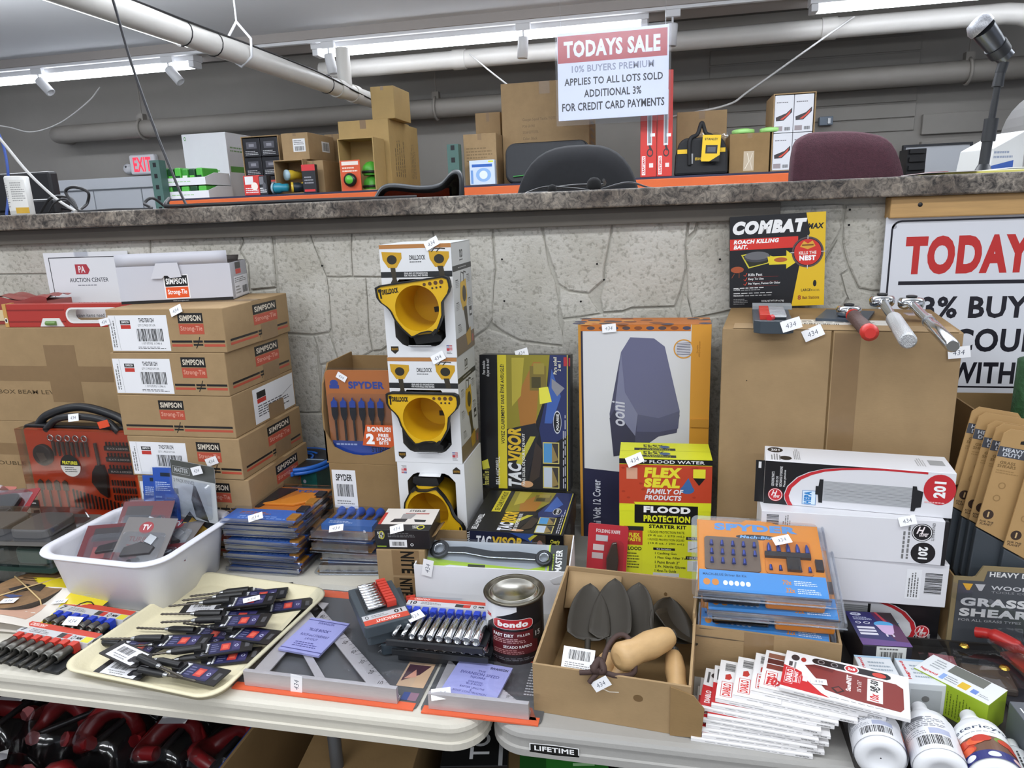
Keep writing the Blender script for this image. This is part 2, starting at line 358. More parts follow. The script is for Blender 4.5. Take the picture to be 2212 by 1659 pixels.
    stones += [(z3, p) for p in (
        [(-420, 200), (1028, 190), (1030, 400), (700, 470), (-420, 480)], [(-420, 490), (700, 480), (1030, 410), (1030, 1100), (-420, 1100)], [(-420, 1110), (1030, 1110), (1030, 2600), (-420, 2600)],
        [(1038, 190), (1640, 172), (1665, 255), (1640, 320), (1700, 420), (1705, 590), (1038, 600)],
        [(1650, 172), (1850, 168), (1870, 300), (1890, 570), (1720, 588), (1708, 420), (1650, 320), (1675, 260)],
        [(1725, 598), (1890, 580), (1910, 800), (1930, 1000), (1960, 1700), (1725, 1700)], [(1038, 610), (1715, 600), (1715, 1700), (1038, 1700)])]
    for f, pts in stones:
        q = [py(*f(*p), 1.80) for p in pts]; q = [(v.x, max(v.z, .02)) for v in q]
        q = [(x, min(z, 1.522)) for x, z in q]
        cx = sum(a for a, _ in q)/len(q); cz = sum(b for _, b in q)/len(q)
        dep = .004+R.random()*.003
        sh = lambda k: [(x+(cx-x)/(math.hypot(cx-x, cz-z)+1e-6)*k, z+(cz-z)/(math.hypot(cx-x, cz-z)+1e-6)*k) for x, z in q]
        mb = MB(); T = Matrix(((1, 0, 0, 0), (0, 0, -1, 1.7995), (0, 1, 0, 0), (0, 0, 0, 1)))
        mb.prism(sh(.0008), 0, dep*.5, ST, T=T)
        mb.prism(sh(.0008), dep*.5, dep, ST, T=T, top=sh(.0045)); mb.obj('stone', wf)
    # small nail holes in the stone facing
    for x, y in ((697, 574), (1085, 560), (1090, 650), (1290, 570), (1305, 604), (1255, 651), (1500, 470), (1555, 560), (1168, 484), (1833, 486), (1835, 453)):
        c = py(x, y, 1.788); m2 = MB(); m2.lathe([(.0001, 0), (.0022, 0), (.0026, .004)], BLACK, 8, T=Matrix.Translation(c) @ Matrix.Rotation(math.radians(90), 4, 'X')); m2.obj('nail_hole', wf)
    TR = mat('#5d574f', .6, noise=(6, .12), key='dark_trim')
    mb = MB(); mb.box(-3.2, 1.772, 1.486, .262, 1.7999, 1.5265, TR); struct(mb.obj('trim_2', bev=.002))
    WD = mat('#c29a63', .5, noise=(5, .18, (1, 6, 14)), key='pine')
    a = py(1925, 432, 1.755); b2 = py(1930, 472, 1.755)
    mb = MB(); mb.box(a.x, 1.755, b2.z, 2.2, 1.7999, 1.5265, WD)
    o = struct(mb.obj('trim_3', bev=.003)); c = py(1988, 442, 1.7545); m2 = MB(); m2.lathe([(.0001, .001), (.004, .001), (.005, 0)], BLACK, 12, T=Matrix.Translation(c) @ Matrix.Rotation(math.radians(90), 4, 'X')); m2.obj('screw_hole', o)
def counter():
    L = bpy.data.materials.new('laminate'); L.use_nodes = True; nt = L.node_tree; b = nt.nodes['Principled BSDF']; b.inputs['Roughness'].default_value = .38
    tc = nt.nodes.new('ShaderNodeTexCoord'); n1 = nt.nodes.new('ShaderNodeTexNoise'); n1.inputs['Scale'].default_value = 55; n1.inputs['Detail'].default_value = 7; n1.inputs['Roughness'].default_value = .72; n1.inputs['Distortion'].default_value = 1.1
    n2 = nt.nodes.new('ShaderNodeTexNoise'); n2.inputs['Scale'].default_value = 9; n2.inputs['Detail'].default_value = 4
    r = nt.nodes.new('ShaderNodeValToRGB'); e = r.color_ramp.elements; e[0].position = .36; e[0].color = lin('#332f2c'); e[1].position = .66; e[1].color = lin('#b6ab9b')
    for p, c in ((.45, '#6c655d'), (.52, '#8a8278')): q = e.new(p); q.color = lin(c)
    r2 = nt.nodes.new('ShaderNodeValToRGB'); e = r2.color_ramp.elements; e[0].position = .35; e[0].color = lin('#a8a09c'); e[1].position = .65; e[1].color = (1, 1, 1, 1)
    mx = nt.nodes.new('ShaderNodeMix'); mx.data_type = 'RGBA'; mx.blend_type = 'MULTIPLY'; mx.inputs[0].default_value = 1
    for n in (n1, n2): nt.links.new(tc.outputs['Object'], n.inputs['Vector'])
    nt.links.new(n1.outputs['Fac'], r.inputs[0]); nt.links.new(n2.outputs['Fac'], r2.inputs[0]); nt.links.new(r.outputs[0], mx.inputs[6]); nt.links.new(r2.outputs[0], mx.inputs[7]); nt.links.new(mx.outputs[2], b.inputs['Base Color'])
    mb = MB(); mb.box(-3.2, 1.735, 1.527, 2.2, 2.34, 1.569, L); o = mb.obj('countertop', bev=.004, seg=3)
    tag(o, 'long mottled brown laminate countertop running above the stone wall', 'countertop')
    # closed counter front continues to the floor behind the stone wall
def folding_table(name, label, x0, x1, y0, y1, hx, badge):
    t = thing(name, label, 'table', ((x0+x1)/2, (y0+y1)/2, 0)); cx, cy = (x0+x1)/2, (y0+y1)/2
    M = mat(hx, .5, noise=(5, .05), bump=(160, .06), key='table_'+hx)
    w, d = x1-x0, y1-y0; mb = MB()
    prof = [(.012, .740), (.004, .738), (.001, .733), (0, .726), (.0025, .7245), (.0025, .7075), (-.001, .706), (-.001, .694), (.012, .692)]
    rings = [rrect(-w/2+i, -d/2+i, w/2-i, d/2-i, .06, 8) for i, z in prof]; n = len(rings[0])
    vs = [(x, y, z) for (i, z), rg in zip(prof, rings) for x, y in rg]
    fs = [tuple(range(n))[::1]]+[(k*n+(j+1) % n, k*n+j, (k+1)*n+j, (k+1)*n+(j+1) % n)[::1] for k in range(len(prof)-1) for j in range(n)]+[tuple((len(prof)-1)*n+j for j in range(n-1, -1, -1))]
    mb.add(vs, fs, M, False); top = mb.obj('tabletop', t)
    for s in (-1, 1):
        lg = MB(); x = s*(w/2-.32)
        for yy in (-d/2+.12, d/2-.12): lg.tube([(x, yy, .692), (x, yy, .0)], .0127, mat('#6d6f72', .4, .6, key='leg_grey'))
        lg.tube([(x, -d/2+.12, .12), (x, d/2-.12, .12)], .0127, mat('#6d6f72', .4, .6, key='leg_grey')); lg.obj('leg_frame', t)
    if badge:
        a = Art(.078, .019); a.poly([(0, .08), (.5, 0), (1, .08), (1, .92), (.5, 1), (0, .92)], '#f0f0f0'); a.poly([(.02, .15), (.5, .08), (.98, .15), (.98, .85), (.5, .92), (.02, .85)], '#0d0d0d'); a.text('LIFETIME', .10, .28, .90, .74, '#f4f4f4', .03)
        c = py(1143, 1600, y0-.002); a.place('badge', top, frame=((c.x-cx, y0-cy+.001, .7015), (1, 0, 0), (0, 0, 1)), lift=.002)
    return t
room(); counter()
TZ = .74
folding_table('folding_table', 'off-white plastic folding table holding the tray and basin', -2.13, -.272, .922, 1.682, '#cbc6b9', False)
folding_table('folding_table', 'grey plastic folding table with a black and white badge on its edge', -.264, 1.57, .932, 1.69, '#a3a19d', True)
# ------------------------------------------------------------------ ceiling lamps, pipes, hanging things
WPAINT = mat('#dcdde0', .45, key='white_paint_metal')
def lamps():
    EM = mat('#f4f8ff', .4, emit=9, key='lit_tube')
    for lab, xa, xb, ya in (('lit fluorescent strip lamp at the left end of the ceiling beam', -260, 425, None), ('lit fluorescent strip lamp behind the hanging sale sign', 690, 1392, None), ('lit fluorescent strip lamp at the top right above the microphone', 1756, 2420, None)):
        a = py(xa, 205-xa*.0915, 5.36).x; b = py(xb, 205-xb*.0915, 5.36).x
        t = thing('fluorescent_lamp', lab, 'ceiling lamp', ((a+b)/2, 5.36, 2.79), group='strip lamps on the beam'); L = (b-a)/2
        m = MB(); m.box(-L-.03, -.06, -.05, L+.03, .06, -.0005, WPAINT); m.obj('housing', t, bev=.004)
        for yy in (-.032, .032): m = MB(); m.tube([(-L+.02, yy, -.075), (L-.02, yy, -.075)], .019, EM, 12); m.obj('lamp_tube', t)
        for s in (-1, 1): m = MB(); m.box(s*L-.022, -.055, -.095, s*L+.022, .055, -.05, WPAINT); m.obj('end_cap', t, bev=.004)
    t = thing('spotlight_track', 'thin white lighting track along the beam edge', 'track', (-1.6, 5.255, 2.79))
    m = MB(); m.box(-4.5, -.018, -.02, 4.2, .018, -.0005, WPAINT); m.obj('rail', t)
    for lab, x, y, rz, tilt in (('white track spotlight nearest the left edge, aimed right', 80, 150, 0, 42), ('white track spotlight left of the hanging black cable', 362, 132, 0, 40), ('white track spotlight above the white pipe tee', 708, 92, 0, 8), ('white track spotlight just left of the hanging sale sign', 1130, 62, 0, -5), ('track spotlight peeking out at the right corner of the sale sign', 1453, 42, 0, -4)):
        p = py(x, y, 5.255); t = thing('track_spotlight', lab, 'spotlight', (p.x, 5.255, 2.77), group='track spotlights')
        m = MB(); m.box(-.05, -.02, -.045, .05, .02, -.0003, WPAINT); m.obj('adapter', t, bev=.004)
        m = MB(); m.tube([(0, 0, -.045), (0, 0, -.085)], .007, WPAINT); m.obj('stem', t)
        T = Matrix.Translation((0, 0, -.085)) @ Matrix.Rotation(math.radians(-tilt), 4, 'Y')
        m = MB(); m.lathe([(.001, 0), (.034, 0), (.036, -.01), (.036, -.135), (.031, -.137), (.028, -.12), (.001, -.118)], WPAINT, 20, T=T); m.obj('lamp_head', t)
def pipes():
    W = mat('#d3d1cc', .4, noise=(3, .05), key='white_pvc'); G = mat('#8f8a83', .6, noise=(4, .06), key='grey_pipe')
    a = pz(300, 38, 2.42); x = a.x
    t = thing('drain_pipe', 'white plastic drain pipe slanting across the upper left with a cable strapped on', 'pipe', (x, 3.5, 2.42))
    m = MB(); m.tube([(0, -4, 0), (0, 2.45, 0)], .057, W, 24); m.obj('pipe_run', t)
    for yy in (1.55, 1.82, 2.3): m = MB(); m.tube([(0, yy, 0), (0, yy+.09, 0)], .064, W, 24); m.obj('coupling', t)
    m = MB(); m.tube([(0, 1.72, 0), (0, 1.72, .29)], .05, W, 20); m.obj('riser', t)
    m = MB(); m.tube(bez([(.03, -4, .055), (.05, -1.2, .035), (.02, -.6, .058), (.045, -.1, .045), (.02, .5, .058), (.05, 1.2, .04), (.06, 1.75, .0), (.05, 2.2, -.02)]), .006, BLACK, 6); m.obj('strapped_cable', t)
    for yy in (-.15, .1, 1.4): m = MB(); m.tube([(.06*math.cos(k*math.pi/8), yy, .06*math.sin(k*math.pi/8)) for k in range(16)], .003, BLACK, 5, closed=True); m.obj('cable_tie', t)
    m = MB(); m.tube([(0, .35, .43), (0, .35, .16)], .005, WPAINT); m.tube([(0, .35, .16), (-.075, .35, .07), (-.068, .35, -.02), (0, .35, -.068), (.068, .35, -.02), (.075, .35, .07), (0, .35, .16)], .007, WPAINT); m.obj('hanger', t)
    z = py(1000, 128, 5.62+.1).z
    t = thing('ceiling_pipe', 'white horizontal pipe tucked behind the strip lamps', 'pipe', (0, 5.72, z)); m = MB()
    m.tube([(-2.7, 0, 0), (2.2, 0, 0)]+[(2.2+.35*math.sin(k*.26), 0, -.35*(1-math.cos(k*.26))) for k in range(1, 7)]+[(2.56, 0, -.5)], .066, W, 24); m.obj('pipe_run', t)
    for xx in (-1.6, -.2, 1.05): m = MB(); m.tube([(xx, 0, 0), (xx+.1, 0, 0)], .073, W, 24); m.obj('coupling', t)
    t = thing('wall_pipe', 'thick grey painted pipe running along the back wall', 'pipe', (0, 6.2, 2.395))
    m = MB(); m.tube([(-5.75, .19, 0), (-5.72, .02, 0), (-5.6, 0, 0), (5, 0, 0)], .078, G, 28); m.obj('pipe_run', t)
    for px in (303, 943, 2082):
        xx = py(px, 230, 6.2).x; m = MB(); m.tube([(xx, 0, .55), (xx, 0, .1)], .006, G)
        m.tube([(xx, .088*math.cos(k*math.pi/10), .088*math.sin(k*math.pi/10)) for k in range(20)], .012, G, 6, closed=True); m.box(xx-.03, -.03, .07, xx+.03, .03, .13, G); m.obj('pipe_hanger', t)
def wires():
    WW = mat('#c9c8c6', .5, key='white_wire')
    def wire(name, lab, pts, r, m, cat='cable'):
        mb = MB(); mb.tube(bez(pts), r, m, 6); return tag(mb.obj(name), lab, cat)
    wire('sagging_wire', 'thin white wire sagging across the upper left back wall', [py(-40, 265, 6.0), py(20, 275, 6.0), py(70, 285, 6.0), py(130, 265, 6.0), py(190, 220, 6.0), py(216, 188, 6.0)], .006, WW)
    wire('sagging_wire', 'thin white wire drooping between the drain pipe and the strip lamp', [py(620, 148, 5.9), py(690, 156, 5.9), py(760, 156, 5.9), py(830, 130, 5.9)], .007, WW)
    wire('slanting_wire', 'thin white wire slanting down to the tall tan carton', [py(1015, 117, 5.63), py(1060, 155, 5.5), py(1096, 183, 5.2)], .006, WW)
    wire('slanting_wire', 'white wire slanting from the right strip lamp down to the red boxes', [py(1845, 36, 5.63), py(1740, 110, 5.5), py(1620, 195, 5.3), py(1570, 227, 5.2), py(1450, 253, 5.0)], .007, WW)
    t = wire('hanging_cable', 'black cable hanging from the ceiling down onto the counter', [py(225, -60, 1.95), py(250, 20, 1.93), py(285, 140, 1.9), py(335, 280, 1.86), py(385, 405, 1.83), py(404, 446, 1.80), Vector((py(404, 446, 1.80).x+.004, 1.79, 1.574))], .0042, mat('#26262b', .4, key='cable_black'))
    z = 1.574; CB = mat('#1d1d20', .45, key='cable_rubber')
    a = [py(1460-0, 400, 1.9)]
    wire('counter_cable', 'thick black cable lying along the front edge of the counter', [Vector((py(358, 428, 1.76).x, 1.775, 1.595)), Vector((py(357, 450, 1.74).x, 1.745, 1.582)), Vector((py(366, 459, 1.735).x, 1.735, 1.5745)), Vector((py(440, 455, 1.75).x, 1.742, z)), Vector((py(560, 444, 1.78).x, 1.76, z)), Vector((py(700, 438, 1.8).x, 1.78, z)), Vector((py(900, 430, 1.9).x, 1.9, z))], .0055, CB)
    wire('coiled_cable', 'loose black cable coiled on the left end of the counter', [Vector((py(82, 440, 1.95).x, 1.95, z)), py(110, 428, 1.95), py(150, 427, 1.93), py(165, 450, 1.9), py(150, 430, 1.9), py(142, 412, 1.9), py(160, 404, 1.9), py(190, 415, 1.9), py(188, 440, 1.9), Vector((py(175, 458, 1.85).x, 1.85, z)), Vector((py(240, 455, 1.85).x, 1.86, z)), Vector((py(300, 455, 1.85).x, 1.9, z)), py(312, 440, 1.92), py(330, 428, 1.95), Vector((py(360, 440, 2.0).x, 2.0, z))], .0045, CB)
    wire('curled_cable', 'thin black cable curl under the white wire on the counter', [Vector((py(105, 458, 1.85).x, 1.85, z)), py(118, 438, 1.85), py(140, 430, 1.86), py(158, 444, 1.87), Vector((py(180, 462, 1.87).x, 1.87, z)), Vector((py(250, 455, 1.9).x, 1.9, z))], .003, CB)
    wire('white_cable', 'white twisted cable slanting down to the left end of the counter', [py(-60, 235, 1.9), py(0, 300, 1.9), py(60, 372, 1.9), py(120, 428, 1.9), Vector((py(165, 462, 1.85).x, 1.85, z))], .0045, WW)
    wire('blue_cable', 'blue network cable at the far left end of the counter', [py(-30, 240, 2.0), py(2, 300, 1.98), py(16, 360, 1.96), py(18, 420, 1.95), Vector((py(14, 464, 1.93).x, 1.93, z))], .004, mat('#2d4fa0', .45, key='cable_blue'))
def sale_sign():
    SY = 4.5; a = py(1203, 73, SY); b = py(1446, 50, SY); c = py(1206, 262, SY)
    w, h = b.x-a.x, a.z-c.z
    t = thing('sale_sign', 'hanging white sale sign with a red title band in a clear sleeve', 'sign', (a.x, SY, c.z))
    m = MB(); m.box(0, 0, 0, w, .012, h, mat('#dfe3ee', .35, key='sign_board')); m.obj('board', t, bev=.001)
    A = Art(w, h, .3); RD = '#b3292d'; K = '#15171f'
    A.rect(.005, .66, .985, .965, RD); A.text('TODAYS SALE', .06, .715, .925, .905, '#e9ebf2', .045)
    A.text('10% BUYERS PREMIUM', .13, .545, .87, .625, '#8e93a3', .02); A.text('APPLIES TO ALL LOTS SOLD', .06, .40, .95, .485, K, .025)
    A.text('ADDITIONAL 3%', .24, .255, .76, .345, K, .025); A.text('FOR CREDIT CARD PAYMENTS', .035, .105, .965, .20, K, .025)
    A.place('lettering', t, frame=faces(w, .012, h)['front'])
    m = MB(); m.box(-.012, -.006, -.03, w+.012, -.0045, h+.012, clear('#f8f9fc', .02, .25, 'sleeve', .12)); m.obj('clear_sleeve', t)
    for x in (.02, w-.02): m = MB(); m.tube([(x, .006, h), (x, .006, h+.02), (x, .006, 2.85-c.z)], .0012, BLIST, 5); m.obj('hook', t)
lamps(); pipes(); wires(); sale_sign()
# ------------------------------------------------------------------ back wall fittings
def back_fittings():
    a = py(284, 336, 6.38); b = py(347, 378, 6.38); w, h = .285, .185
    t = thing('exit_sign', 'lit white exit sign with red letters on the back wall', 'exit sign', (a.x, 6.38, a.z-h))
    m = MB(); m.box(0, -.05, 0, w, .019, h, mat('#d9d9dd', .35, key='exit_white')); m.obj('housing', t, bev=.02, seg=4)
    A = Art(w, h); A.text('EXIT', .16, .14, .84, .86, mat('#e8384f', .4, emit=.8, key='exit_red'), .03); A.place('letters', t, frame=((0, -.0502, 0), (1, 0, 0), (0, 0, 1)))
    m = MB(); m.lathe([(.001, -.05), (.04, -.045), (.05, -.02), (.04, .01), (.01, .02)], mat('#cfd0d3', .3, key='lamp_white'), 20, T=Matrix.Translation((-.045, -.03, .07)) @ Matrix.Rotation(math.radians(65), 4, 'X')); m.obj('emergency_lamp', t)
    a = py(95, 392, 6.1); b = py(520, 392, 6.1)
    t = thing('white_cabinet', 'low white wall cabinet under the exit sign', 'cabinet', (a.x, 6.1, 0)); w = b.x-a.x; h = a.z
    WC = mat('#c9cdd2', .5, key='cabinet_white')
    m = MB(); m.box(0, .03, 0, w, .29, h, WC); m.obj('body', t); m = MB(); m.box(-.02, -.01, h-.10, w+.02, .03, h+.0, WC); m.obj('cornice', t, bev=.005)
    n = 4
    for k in range(n): m = MB(); m.box(w*k/n+.006, .008, 1.0, w*(k+1)/n-.006, .0295, h-.11, WC); m.obj('door', t, bev=.003)
    a = py(1956, 318, 6.3); b = py(2086, 400, 6.3)
    t = thing('whiteboard', 'framed whiteboard on the back wall right of the burgundy chair', 'whiteboard', (a.x, 6.3, b.z-.3)); w, h = b.x-a.x, a.z-b.z+.3
    m = MB(); m.box(0, 0, 0, w, .035, h, mat('#d5d9de', .3, key='wb')); m.obj('panel', t)
    for x0, z0, x1, z1 in ((-.015, -.015, w+.015, 0), (-.015, h, w+.015, h+.015), (-.015, 0, 0, h), (w, 0, w+.015, h)): m = MB(); m.box(x0, -.012, z0, x1, .038, z1, mat('#33353a', .5, key='wbf')); m.obj('frame_rail', t)
    a = py(1963, 322, 5.6); b = py(2004, 322, 5.6); t = thing('black_file_rack', 'black slotted tray standing before the whiteboard', 'file rack', (a.x, 5.6, 0)); w = b.x-a.x; h = a.z
    m = MB(); m.box(0, .02, 0, w, .2, h, BLACK); m.obj('body', t)
    for k in range(7): m = MB(); m.box(.01, -.002, h-.03-.055*k, w-.01, .0195, h-.055*k, BLACK); m.obj('slat', t)
    a = py(1768, 272, 6.36); t = thing('junction_box', 'small grey metal junction box on the back wall', 'junction box', (a.x, 6.36, a.z)); m = MB(); m.box(0, -.03, 0, .1, .039, .065, mat('#6f7a86', .5, .3, key='jb')); m.obj('body', t, bev=.004); m = MB(); m.box(.06, -.04, .01, .08, -.0305, .05, STEEL); m.obj('switch', t)
    a = py(2168, 200, 4.5)
    t = thing('grey_cabinet_panel', 'large pale grey panel with a rounded top corner at the right edge', 'panel', (a.x, 4.0, 0)); m = MB(); h = py(2190, 165, 4.0).z
    m.prism(arc(.25, h-.25, .25, 180, 90, 8)+[(1.4, h), (1.4, 0), (0, 0)], 0, .5, mat('#aaa9a8', .5, key='pg'), T=Matrix(((1, 0, 0, 0), (0, 0, -1, .5), (0, 1, 0, 0), (0, 0, 0, 1)))); m.obj('shell', t, bev=.02)
back_fittings()
# ------------------------------------------------------------------ pallet rack and what stands on it
RY = 4.6; SZ = 1.695
def rack():
    OR = mat('#d9652f', .45, noise=(3, .08), key='rack_orange'); GR = mat('#4b6a63', .5, noise=(5, .1), key='rack_green')
    x = [py(352, 440, RY).x, py(986, 400, RY).x, 1.1]
    t = thing('pallet_rack', 'orange and green pallet rack behind the counter', 'rack', (x[0], RY, 0))
    for i in range(2):
        m = MB(); a, b = x[i]-x[0]+.05, x[i+1]-x[0]-.03
        m.box(a, 0, SZ-.105, b, .05, SZ-.012, OR); m.obj('beam', t, bev=.004); m = MB(); m.box(a, 0, SZ-.012, b, .052, SZ-.001, mat('#2c2b45', .5, key='beam_top')); m.obj('beam_edge', t)
        m = MB(); m.box(a, .95, SZ-.105, b, 1.0, SZ-.001, OR); m.obj('beam', t, bev=.004)
        m = MB(); m.box(a, .053, SZ-.03, b, .949, SZ-.001, KRAFT2); m.obj('deck', t)
    for i, (xx, top) in enumerate(((-.03, py(350, 345, RY).z), (x[1]-x[0]-.02, py(985, 311, RY).z), (x[2]-x[0], SZ-.02))):
        for yy in (0, .93):
            m = MB(); m.box(xx-.03, yy, 0, xx+.045, yy+.07, top, GR)
            z = SZ-.08
            while z < top-.03:
                m.box(xx-.005, yy-.0012, z, xx+.02, yy-.0002, z+.03, BLACK); z += .075
            m.obj('upright', t)
rack()
def carton(name, label, cat, x0, x1, yt, Y=4.64, z0=SZ, d=.4, m=None, ztop=None, group='cartons on the pallet rack', tape=True, rz=0, yref=None):
    a = py(x0, yt, Y); b = py(x1, yt, Y); w = b.x-a.x; h = (ztop or a.z)-z0
    t = thing(name, label, cat, (a.x, Y, z0), rz, group); mb = MB(); mb.box(0, 0, 0, w, d, h, m or KRAFT); mb.obj('body', t, bev=.003)
    if tape:
        A = Art(w, h); A.rect(.44, .88, .56, 1, TAPE); A.place('tape', t, frame=faces(w, d, h)['front'])
        A = Art(w, d); A.rect(.44, 0, .56, 1, TAPE); A.place('tape_top', t, frame=faces(w, d, h)['top'])
    t['dims'] = (w, d, h); return t, w, d, h
def open_front(name, label, cat, x0, x1, yt, Y, d, z0=SZ, m=KRAFT, group='open cartons on the pallet rack'):
    a = py(x0, yt, Y); b = py(x1, yt, Y); w = b.x-a.x; h = a.z-z0; t = thing(name, label, cat, (a.x, Y, z0), 0, group); k = .006
    for n, q in (('base', (0, 0, 0, w, d, k)), ('back_panel', (0, d-k, k, w, d, h)), ('side_panel', (0, 0, k, k, d-k, h)), ('side_panel', (w-k, 0, k, w, d-k, h)), ('top_panel', (k, 0, h-k, w-k, d-k, h))):
        mb = MB(); mb.box(*q, m); mb.obj(n, t)
    return t, w, d, h
def rack_goods():
    PK = '#3b3b3f'
    t, w, d, h = carton('white_carton', 'tall white carton with a green logo behind the green produce trays', 'carton', 391, 486, 291, 5.0, d=.42, m=WHITE, tape=False)
    A = Art(w, h); A.ring(.07, .93, .025, .03, .4, '#4c9a3a'); A.ell(.30, .42, .09, .045, '#6db848', a0=0, a1=180); A.micro(.45, .40, .9, .45, 1, '#8cbf78'); A.place('print', t, frame=faces(w, d, h)['front'])
    A = Art(d, h); A.rect(.05, .40, .9, .49, '#6aa84f'); A.micro(.1, .70, .8, .8, 2, '#86a878'); A.place('print_side', t, frame=faces(w, d, h)['right'])
    for i, (zz, lab) in enumerate(((SZ, 'lower white display tray of green packs on the rack'), (SZ+.092, 'upper white display tray of green packs on the rack'))):
        a = py(346-i*4, 400, 4.675); b = py(449-i*4, 400, 4.675); w = b.x-a.x; d = .30; t = thing('display_tray', lab, 'display tray', (a.x, 4.675, zz), 0, 'display trays of green packs')
        m = MB(); m.box(0, 0, 0, w, d, .006, WHITE); m.box(0, 0, .006, w, .005, .052, WHITE); m.box(0, d-.005, .006, w, d, .085, WHITE)
        for xx in (0, w-.005): m.prism([(0.0051, .006), (d-.0051, .006), (d-.0051, .085), (.12, .085), (0.0051, .052)], xx, xx+.005, WHITE, T=Matrix(((0, 0, 1, 0), (1, 0, 0, 0), (0, 1, 0, 0), (0, 0, 0, 1))))
        m.obj('tray', t); A = Art(w, .052); A.ell(.12, .5, .05, .2, '#79b957'); A.micro(.22, .38, .85, .62, 1, '#9cc98a'); A.place('print', t, frame=((0, 0, 0), (1, 0, 0), (0, 0, 1)))
        if i == 1:
            for k in range(6):
                g = thing('green_pack', '%s of the green and black packs in the upper white tray' % ('leftmost', 'second from left', 'third from left', 'fourth from left', 'fifth from left', 'rightmost')[k], 'pack', (a.x+.02+k*(w-.04)/6, 4.685, zz+.007), 0, 'green packs in the upper tray')
                m = MB(); m.box(.002, 0, 0, (w-.04)/6-.004, .2, .105+.02*R.random(), mat(('#3f9a3a', '#1f4a2c', '#57b848')[k % 3], .3)); m.obj('wrapper', g, bev=.01); m = MB(); m.box(.008, -.0015, .02, (w-.04)/6-.012, -.0003, .06, mat(('#d9e8d2', '#63c04a', '#153d22')[k % 3], .3)); m.obj('label_patch', g)
        else:
            for k in range(5):
                g = thing('green_pack', 'green pack showing under the upper white tray, %s of five' % ('first', 'second', 'third', 'fourth', 'fifth')[k], 'pack', (a.x+.02+k*(w-.04)/5, 4.685, zz+.007), 0, 'green packs in the lower tray')
                m = MB(); m.box(.002, 0, 0, (w-.04)/5-.004, .2, .080, mat(('#57b848', '#1f4a2c')[k % 2], .3)); m.obj('wrapper', g, bev=.008)
    t, w, d, h = open_front('display_carton', 'open brown carton filled with black blister packs on the rack', 'carton', 519, 600, 296, 4.86, .25)
    o = t.location
    for r in range(3):
        for c in range(2):
            g = thing('blister_pack', 'black blister pack in the open brown carton, %s row, %s' % (('bottom', 'middle', 'top')[r], ('left', 'right')[c]), 'blister pack', (o.x+.008+c*(w-.016)/2, 4.865, SZ+.0065+r*(h-.016)/3), 0, 'black blister packs in the carton')
            pw, ph = (w-.016)/2-.003, (h-.016)/3-.003; m = MB(); m.box(0, 0, 0, pw, .04, ph, mat('#202024', .25)); m.obj('shell', g, bev=.004)
            A = Art(pw, ph); A.rect(.2, .45, .8, .8, '#4a4a52' if r else '#c8423a'); A.micro(.12, .1, .88, .35, 3, '#b9b9bd'); A.rect(.35, .55, .65, .7, '#8a8a92'); A.place('print', g, frame=((0, 0, 0), (1, 0, 0), (0, 0, 1)))
    for x0, lab, c1, c2 in ((524, 'red and white boxed gadget before the black blister packs', '#c93a34', '#e0dfe0'), (557, 'slim black boxed gadget before the black blister packs', '#2a2a2e', '#77777d')):
        t, w, d, h = carton('gadget_box', lab, 'box', x0, x0+(36 if x0 == 524 else 18), 380, 4.60+.012, d=.06, m=mat(c1, .35), tape=False, group='gadget boxes on the rack'); A = Art(w, h); A.rect(.1, .55, .6, .95, c2); A.micro(.1, .1, .9, .4, 3, '#e8e8ea'); A.ell(.65, .45, .2, .2, '#efe3da' if x0 == 524 else '#55555b'); A.place('print', t, frame=faces(w, d, h)['front'])
    t, w, d, h = open_front('open_carton', 'open brown carton holding blue and yellow lanterns', 'carton', 590, 653, 347, 4.64, .2); o = t.location; zt = o.z+h
    for k, (dx, dz, c) in enumerate(((-.02, 0, '#1f7f96'), (.10, 0, '#1d2a33'), (.05, .085, '#d8b83a'), (.16, .002, '#e0c23c'))):
        g = thing('pocket_lantern', ('teal pocket lantern lying at the front of the open carton', 'black pocket lantern lying in the open carton', 'yellow capped lantern on top of the lantern heap', 'yellow and black lantern at the right of the lantern heap')[k], 'lantern', (o.x+.02+dx, 4.62+.03*k, SZ+.0405+dz), .5*k, 'lanterns in the open carton')
        m = MB(); T = Matrix.Rotation(math.radians(90), 4, 'Y'); m.lathe([(.001, 0), (.03, 0), (.034, .01), (.034, .04), (.026, .06), (.026, .10), (.001, .102)], mat(c, .35), 16, T=T); m.obj('barrel', g); m = MB(); m.lathe([(.001, -.012), (.036, -.01), (.036, .004)], mat('#c9a92e' if k % 2 else '#9fb8c4', .3), 16, T=T); m.obj('bezel', g)
    t, w, d, h = carton('labelled_carton', 'small brown carton with a white label above the lanterns', 'carton', 606, 664, 289, 4.70, zt+.0005, .40)
    A = Art(w, h); A.rect(.42, .30, .88, .78, '#dcdcdc'); A.micro(.46, .55, .84, .74, 3, '#555'); A.bars(.48, .34, .82, .5); A.place('label', t, frame=faces(w, d, h)['front']); A = Art(d, h); A.rect(.5, .35, .8, .75, '#d8d8d8'); A.bars(.54, .4, .76, .7); A.place('label_side', t, frame=faces(w, d, h)['right'])
    carton('plain_carton', 'plain brown carton right of the lantern carton', 'carton', 655, 697, 348, 4.70, d=.36)
    carton('plain_carton', 'brown carton standing behind the labelled small carton', 'carton', 700, 735, 291, 5.15, d=.35)
